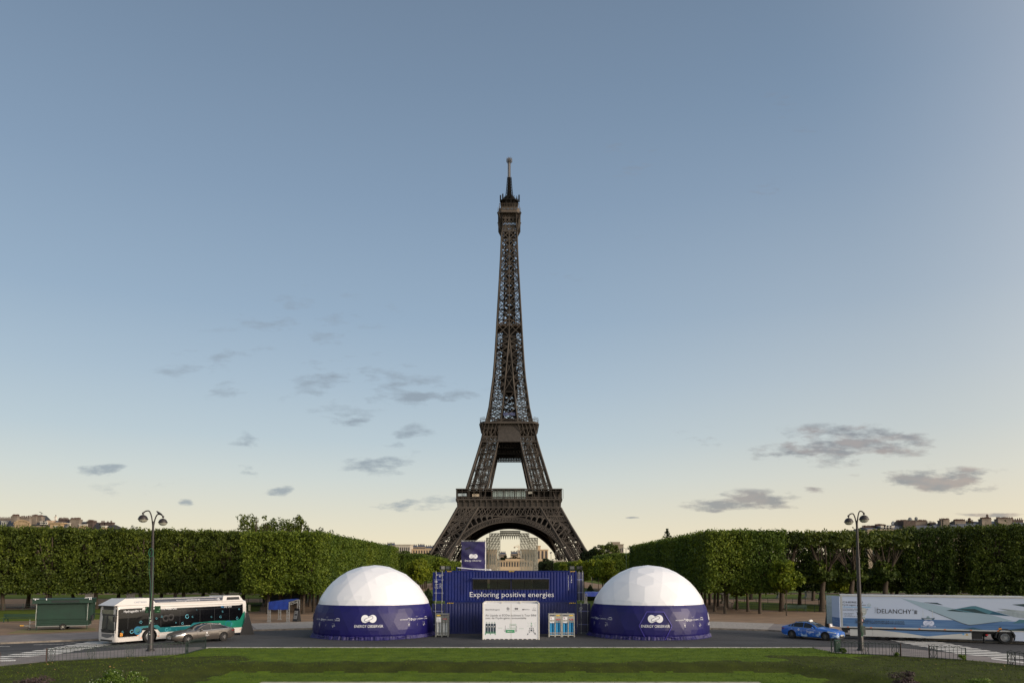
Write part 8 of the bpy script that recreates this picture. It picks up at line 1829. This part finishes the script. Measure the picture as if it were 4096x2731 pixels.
def pediment(t, x, w_, z, h_, y=-.4):
    pb = MB(); pts = [(x-w_/2, z)]+[(x-w_/2*math.cos(math.pi*k/12), z+h_*math.sin(math.pi*k/12)) for k in range(13)]+[(x+w_/2, z)]; pb.slab(pts, y, y+.6); pt2 = []
    for k in range(12): a0, a1 = math.pi*k/12, math.pi*(k+1)/12; pb.beam((x-w_/2*math.cos(a0)*1.05, y, z+h_*math.sin(a0)*1.05), (x-w_/2*math.cos(a1)*1.05, y, z+h_*math.sin(a1)*1.05), .35, .5)
    pb.beam((x-w_/2-.4, y, z), (x+w_/2+.4, y, z), .35, .5); pb.bb(x-w_/2, x+w_/2, y, 1, z-2.4, z-.1); return pb.build('pediment', mat('warm_stone', (180, 156, 122), .85, rgb2=(140, 120, 94), scale=1.5), t)
pd = pediment(t, X(450), X(600)-X(300), zz_(LZ(295), Y-4), zz_(LZ(222), Y-4)-zz_(LZ(295), Y-4))
t, hw, ze, zr, rf_ = haus('building with steep dark slate pavilion roof and aerial above left trees', 84, 186, LZ(330), LZ(200), Y, (.78, .92), mr=zinc); X = lambda c: bx_(Lc(c), Y)-bx_(135, Y); Z = lambda c: zz_(LZ(c), Y)
def pyr(t, x0, x1, xt0, xt1, zb, zt_, y0=1, dep=7): mb = MB(); mb.add([(x0, y0, zb), (x1, y0, zb), (x1, y0+dep, zb), (x0, y0+dep, zb), (xt0, y0+dep*.4, zt_), (xt1, y0+dep*.4, zt_), (xt1, y0+dep*.6, zt_), (xt0, y0+dep*.6, zt_)], [(0, 1, 5, 4), (1, 2, 6, 5), (2, 3, 7, 6), (3, 0, 4, 7), (4, 5, 6, 7)]); return mb.build('pavilion_roof', slate, t)
pyr(t, X(440), X(720), X(520), X(690), Z(200), Z(88), 3); pyr(t, X(655), X(985), X(790), X(830), Z(325), Z(212), 0); chimney(t, X(655), X(720)-X(600), ze-2, Z(125), .6, 6); chimney(t, X(757), X(795)-X(722), ze-2, Z(130), 1.2, 4); mb = MB(); mb.bb(X(940), X(1050), .3, 6, ze-3, Z(215)); mb.build('gable', mat('gable_render', (168, 146, 124), .9), t)
mb = MB(); mb.beam((X(653), 5, Z(90)), (X(653), 5, Z(35)), .1); mb.beam((X(608), 5, Z(12)), (X(690), 5, Z(52)), .08); [mb.beam((X(620+k*14), 4.5, Z(18+k*7)), (X(620+k*14), 5.5, Z(18+k*7)), .06) for k in range(5)]; mb.build('aerial', irond, t); chimney(t, X(955), .6, Z(200), Z(112), 5, 1, wfr, .6)
t, hw, ze, zr, rf_ = haus('building with ochre stone attic window and cornice above left trees', 186, 250, LZ(395), LZ(205), Y-2, ()); X = lambda c: bx_(Lc(c), Y-2)-bx_(218, Y-2); mb = MB(); mb.bb(X(1055), X(1290), -.8, 3, ze-2, Z(292)); mb.bb(X(1040), X(1320), -1.1, 3, Z(292), Z(268)); mb.build('attic_storey', mat('warm_stone', (180, 156, 122), .85), t); mb = MB(); mb.rect(X(1135), X(1230), ze-2, Z(342), -.82); w1 = mb.build('window', wing, t); mb = MB(); [mb.bb(a, b, -.9, -.84, c, d) for a, b, c, d in ((X(1128), X(1140), ze-2, Z(338)), (X(1172), X(1182), ze-2, Z(338)), (X(1222), X(1234), ze-2, Z(338)), (X(1128), X(1234), Z(345), Z(338)), (X(1128), X(1234), Z(378), Z(370)))]; mb.build('frame', wfr, w1)
chimney(t, X(1150), X(1245)-X(1060), ze, Z(182), 4, 9, brick); mb = MB(); mb.lathe([(0, 0), (.3, .05), (.36, .12)], 14, (X(1040), 5.2, Z(165)), axis='Y'); mb.beam((X(1040), 5.3, Z(185)), (X(1040), 5.3, Z(150)), .12); mb.build('satellite_dish', mat('dish_grey', (96, 104, 112), .5), t)
t, hw, ze, zr, rf_ = haus('slate-roofed building with white dormer and grey chimney wall above left trees', 248, 312, LZ(385), LZ(225), Y, (.32,), mr=slate); X = lambda c: bx_(Lc(c), Y)-bx_(280, Y); chimney(t, X(1520), X(1620)-X(1420), ze-2, Z(190), .4, 12); chimney(t, X(1390), 4, ze+1, Z(200), 4, 4, brick)
t, hw, ze, zr, rf_ = haus('slate-roofed building with two dormers and round pediment above left trees', 312, 368, LZ(400), LZ(255), Y, (.15, .45), mr=slate); X = lambda c: bx_(Lc(c), Y)-bx_(340, Y); chimney(t, X(1850), X(1915)-X(1790), ze-2, Z(232), .3, 7, brick); pediment(t, X(1745), X(1830)-X(1660), Z(385), Z(340)-Z(385)); chimney(t, X(1740), 3, ze+2, Z(235), 5, 5, brick)
t, hw, ze, zr, rf_ = haus('slate-roofed building with tall brick chimney at the right end, left skyline', 368, 425, LZ(415), LZ(290), Y, (.75,), mr=slate); X = lambda c: bx_(Lc(c), Y)-bx_(396.5, Y); chimney(t, X(2125), X(2200)-X(2055), ze-2, Z(240), 4, 2, brick); chimney(t, X(1985), X(2025)-X(1945), ze, Z(245), 4, 2, brick); pediment(t, X(2190), X(2260)-X(2120), Z(410), Z(382)-Z(410))
RX = lambda c: 3440+c/3.585
RZ_ = lambda c: 2040+c/3.585
Y2 = 270; Z = lambda c: zz_(RZ_(c), Y2)
def rb(lab, c0, c1, eave, ridge, dorm=(), mf=facade, mr=zinc):
    t, hw, ze, zr, rf_ = haus(lab, RX(c0), RX(c1), RZ_(eave), RZ_(ridge), Y2, dorm, mf=mf, mr=mr); cx = bx_((RX(c0)+RX(c1))/2, Y2); return t, (lambda c: bx_(RX(c), Y2)-cx), ze
t, X, ze = rb('low zinc roof building at the left end of the right skyline', 108, 290, 275, 245); chimney(t, X(200), X(290)-X(110), ze-1, Z(238), 3, 12, brick)
t, X, ze = rb('zinc mansard with row of small dormers and round dish, right skyline', 290, 635, 275, 205, (.15, .27, .40, .53), mr=zinc); chimney(t, X(362), X(435)-X(290), ze-1, Z(218), 2.5, 12, brick); mb = MB(); mb.lathe([(0, 0), (.4, .06), (.5, .14)], 14, (X(552), 3, Z(170)), axis='Y'); mb.beam((X(540), 3.4, Z(215)), (X(548), 3.4, Z(172)), .2); mb.build('satellite_dish', mat('dish_grey', (96, 104, 112), .5), t); mb = MB(); mb.lathe([(0, 0), (.3, .05), (.36, .1)], 14, (X(533), 2.4, Z(192)), axis='Y'); mb.build('satellite_dish', mat('dish_pale', (150, 156, 160), .5), t)
t, X, ze = rb('brick-walled building topped by two large dark dishes, right skyline', 635, 1085, 275, 200, ()); mb = MB(); mb.bb(X(640), X(815), .2, 9, ze-3, Z(153)); mb.build('brick_wall', brick, t); chimney(t, X(860), X(1082)-X(640), ze, Z(152), 4.5, 34, mat('brown_render', (108, 98, 88), .9))
for c, z, r in ((820, 122, .74), (910, 112, .64)): mb = MB(); mb.lathe([(0, 0), (r*.7, .08), (r, .2)], 18, (X(c), 4, Z(z)), axis='Y'); mb.beam((X(c+5), 4.6, Z(152)), (X(c), 4.6, Z(z)), .25); mb.build('satellite_dish', mat('dish_dark', (70, 76, 82), .5), t)
t, X, ze = rb('grey zinc building with a pale square chimney block, right skyline', 1085, 1440, 270, 180, ()); chimney(t, X(1260), X(1305)-X(1215), ze-3, Z(140), .3, 7); chimney(t, X(1200), X(1215)-X(1190), ze-3, Z(145), .6, 2); chimney(t, X(1125), X(1165)-X(1085), ze, Z(175), 3, 4, brick); chimney(t, X(1380), X(1435)-X(1320), ze, Z(160), 5, 1, mat('brown_render', (108, 98, 88), .9))
t, X, ze = rb('zinc building with chimney row and pot clusters, right skyline', 1440, 1780, 260, 165, ()); chimney(t, X(1500), X(1600)-X(1445), ze-1, Z(150), 2, 14); chimney(t, X(1700), X(1750)-X(1670), ze, Z(155), 4, 5, brick); mb = MB(); mb.beam((X(1682), 4, Z(155)), (X(1682), 4, Z(122)), .4); mb.lathe([(.5, 0), (.5, .5), (0, .8)], 8, (X(1682), 4, Z(130))); mb.build('roof_vent', pot, t)
t, X, ze = rb('zinc building with tall stepped chimney stack, right skyline', 1780, 2010, 260, 150, ()); chimney(t, X(1845), X(1915)-X(1780), ze-3, Z(125), .5, 12); mb = MB(); mb.beam((X(1880), 1.5, Z(120)), (X(1880), 1.5, Z(85)), .35); mb.lathe([(.7, 0), (.2, .6), (.5, .7), (0, 1.3)], 8, (X(1880), 1.5, Z(102))); mb.build('roof_vent', pot, t)
t, X, ze = rb('zinc building with long chimney row at the right edge skyline', 2010, 2420, 255, 145, ()); chimney(t, X(2110), X(2215)-X(2012), ze-3, Z(125), .5, 16); chimney(t, X(2340), 5, ze-1, Z(132), 3, 6, brick); mb = MB(); mb.beam((X(2278), 3, Z(145)), (X(2278), 3, Z(95)), .4); mb.build('roof_vent', pot, t)
# distant palace and hill beyond the tower
pal = mat('palace_stone', (188, 164, 134), .85, rgb2=(166, 144, 116), scale=.04); pald = mat('palace_window', (54, 50, 50), .4)
YP = 1150
def pblock(name_lab, px0, px1, pyt, pyb, cols, Yp=YP, name='palace', cat='building', mtl=pal, wr=(.3, .95), dep=40, top=None):
    x0, x1 = bx_(px0, Yp), bx_(px1, Yp); zt_, zb = zz_(pyt, Yp), zz_(pyb, Yp); t = thing(name, name_lab, cat, ((x0+x1)/2, Yp, 0)); hw = (x1-x0)/2; mb = MB(); mb.bb(-hw, hw, 0, dep, 0, zt_-1.2); mb.bb(-hw-.8, hw+.8, -.8, dep, zt_-1.2, zt_); mb.build('wall', mtl, t)
    H = zt_-zb
    for k in range(cols): x = -hw+2*hw*(k+.5)/cols; w_ = hw/cols*.5; mb = MB(); mb.bb(x-w_, x+w_, -.3, .05, zb+H*(1-wr[1]), zb+H*(1-wr[0])); mb.build('window', pald, t)
    if top: mb = MB(); mb.bb(-hw*.55, hw*.55, 2, 20, zt_, zt_+top); mb.build('attic', mtl, t)
    return t
pblock('long sunlit colonnaded palace terrace seen through the arch', 1990, 2130, 2240, 2269, 13, wr=(.22, .85), dep=20, top=2.5); pblock('tall stone palace pavilion seen under the arch on the right', 2148, 2192, 2196, 2238, 3, Yp=1180, wr=(.15, .9)); pblock('palace tower block rising above the right pavilion', 2148, 2162, 2181, 2200, 0, Yp=1190)
pblock('stone palace wing behind the right scaffold', 2086, 2142, 2196, 2250, 5, Yp=1210); pblock('stone palace wing behind the left scaffold', 1946, 1986, 2196, 2260, 4, Yp=1210)
pblock('pale columned palace pavilion above the left hedges', 1582, 1640, 2176, 2206, 7, Yp=1300, mtl=mat('pale_palace', (168, 160, 146), .85), wr=(.4, .95)); pblock('long ochre palace wing left of the tower foot', 1640, 1735, 2194, 2215, 9, Yp=1320); pblock('grey pavilion building right of the tower above the hedges', 2436, 2494, 2175, 2210, 7, Yp=1300, mtl=mat('grey_palace', (128, 118, 104), .85), wr=(.5, .9), top=4)
for k, (a, b, c) in enumerate(((1545, 1580, 2172), (1640, 1668, 2180), (1668, 1700, 2178), (1700, 1738, 2183), (1995, 2026, 2208), (2042, 2072, 2206), (2070, 2083, 2203), (1880, 1930, 2190))):
    lab = ('rooftops at the far left hill beside the pavilion', 'small rooftops right of the left pavilion', 'grey rooftops on the far hill, left of the tower', 'far rooftops touching the left tower foot', 'distant slate-roofed house left under the arch', 'distant slate-roofed house right under the arch', 'distant pale house beside the right scaffold', 'distant rooftops hidden behind the banner')[k]
    Yp = 1500; x0, x1 = bx_(a, Yp), bx_(b, Yp); zt_ = zz_(c, Yp); t = thing('distant_house', lab, 'building', ((x0+x1)/2, Yp, 0), 0); hw = (x1-x0)/2; mb = MB(); mb.bb(-hw, hw, 0, 20, 0, zt_-4); mb.build('wall', mat('far_wall', (150, 132, 112), .9, var=.1, scale=.05), t); mb = MB(); mb.add([(-hw, 0, zt_-4), (hw, 0, zt_-4), (hw, 20, zt_-4), (-hw, 20, zt_-4), (-hw*.7, 6, zt_), (hw*.7, 6, zt_), (hw*.7, 14, zt_), (-hw*.7, 14, zt_)], [(0, 1, 5, 4), (1, 2, 6, 5), (2, 3, 7, 6), (3, 0, 4, 7), (4, 5, 6, 7)]); mb.build('roof', zinc, t); mb = MB(); [mb.bb(x-1, x+1, 8, 11, zt_-2, zt_+2.2) for x in (-hw*.8, -hw*.3, hw*.1, hw*.6)]; mb.build('chimney', chim, t); mb = MB(); [mb.bb(-hw+2*hw*(q+.5)/6-.9, -hw+2*hw*(q+.5)/6+.9, -.2, .1, zt_-8, zt_-5) for q in range(6)]; mb.build('window', pald, t)
FT = [blob_crown('crown', 13, 9, 9, 3200, s, .95, leafD, 26, .34, .3) for s in (95, 96)]
for k, (px, py, Yp) in enumerate(((2000, 2225, 1250), (2020, 2219, 1260), (2042, 2222, 1260), (2062, 2221, 1255), (2082, 2224, 1250), (2180, 2232, 1050), (1905, 2215, 1250), (2200, 2250, 900), (2172, 2258, 800), (2190, 2262, 760), (1570, 2203, 1000), (1700, 2210, 1000), (2480, 2200, 1000))):
    x, zt_ = bx_(px, Yp), zz_(py, Yp); t = thing('broadleaf_tree', 'far-off dark green tree on the hill beyond the tower', 'tree', (x, Yp, 0), k, 'far-off trees beyond the tower'); mesh_obj('crown', FT[k % 2], t, (0, 0, max(1, zt_-18))); mb = MB(); mb.tube([(0, 0, 0), (0, 0, max(4, zt_-9))], .8, 6); mb.build('trunk', barkd, t)
m = MB(); m.prism([(-900, 1000), (900, 1000), (1400, 2400), (-1400, 2400)], -1, 6); struct('hill', m, mat('far_green', (70, 84, 44), .95))
mb = MB(); a = P(2075, 2190, 1400); o = thing('tower_crane', 'tiny white tower crane on the skyline seen through the arch', 'crane', (a.x, 1400, 0)); mb = MB(); zt_ = P(2075, 2184, 1400).z
for sx in (-1, 1):
    for y in (0, 2): mb.beam((sx*1.0, y, 0), (sx*1.0, y, zt_), .5)
for k in range(12): z = zt_-22+k*1.8; mb.beam((-1, 0, z), (1, 0, z+1.8), .35)
mb.build('mast', mat('crane_cream', (206, 186, 160), .6), o); mb = MB(); xl = bx_(2056, 1400)-a.x; mb.beam((xl, 1, zt_-1), (4, 1, zt_-1), .9); mb.beam((xl, 1, zt_+.3), (2, 1, zt_+1.2), .5); mb.beam((0, 1, zt_), (0, 1, zt_+3.5), .6); mb.beam((0, 1, zt_+3.5), (xl*.7, 1, zt_), .3); mb.build('jib', mat('crane_cream', (206, 186, 160), .6), o); mb = MB(); mb.box((xl+1, 1, zt_-2.2), (3, 2, 2.2)); mb.build('counterweight', mat('crane_weight', (120, 110, 98), .8), o)
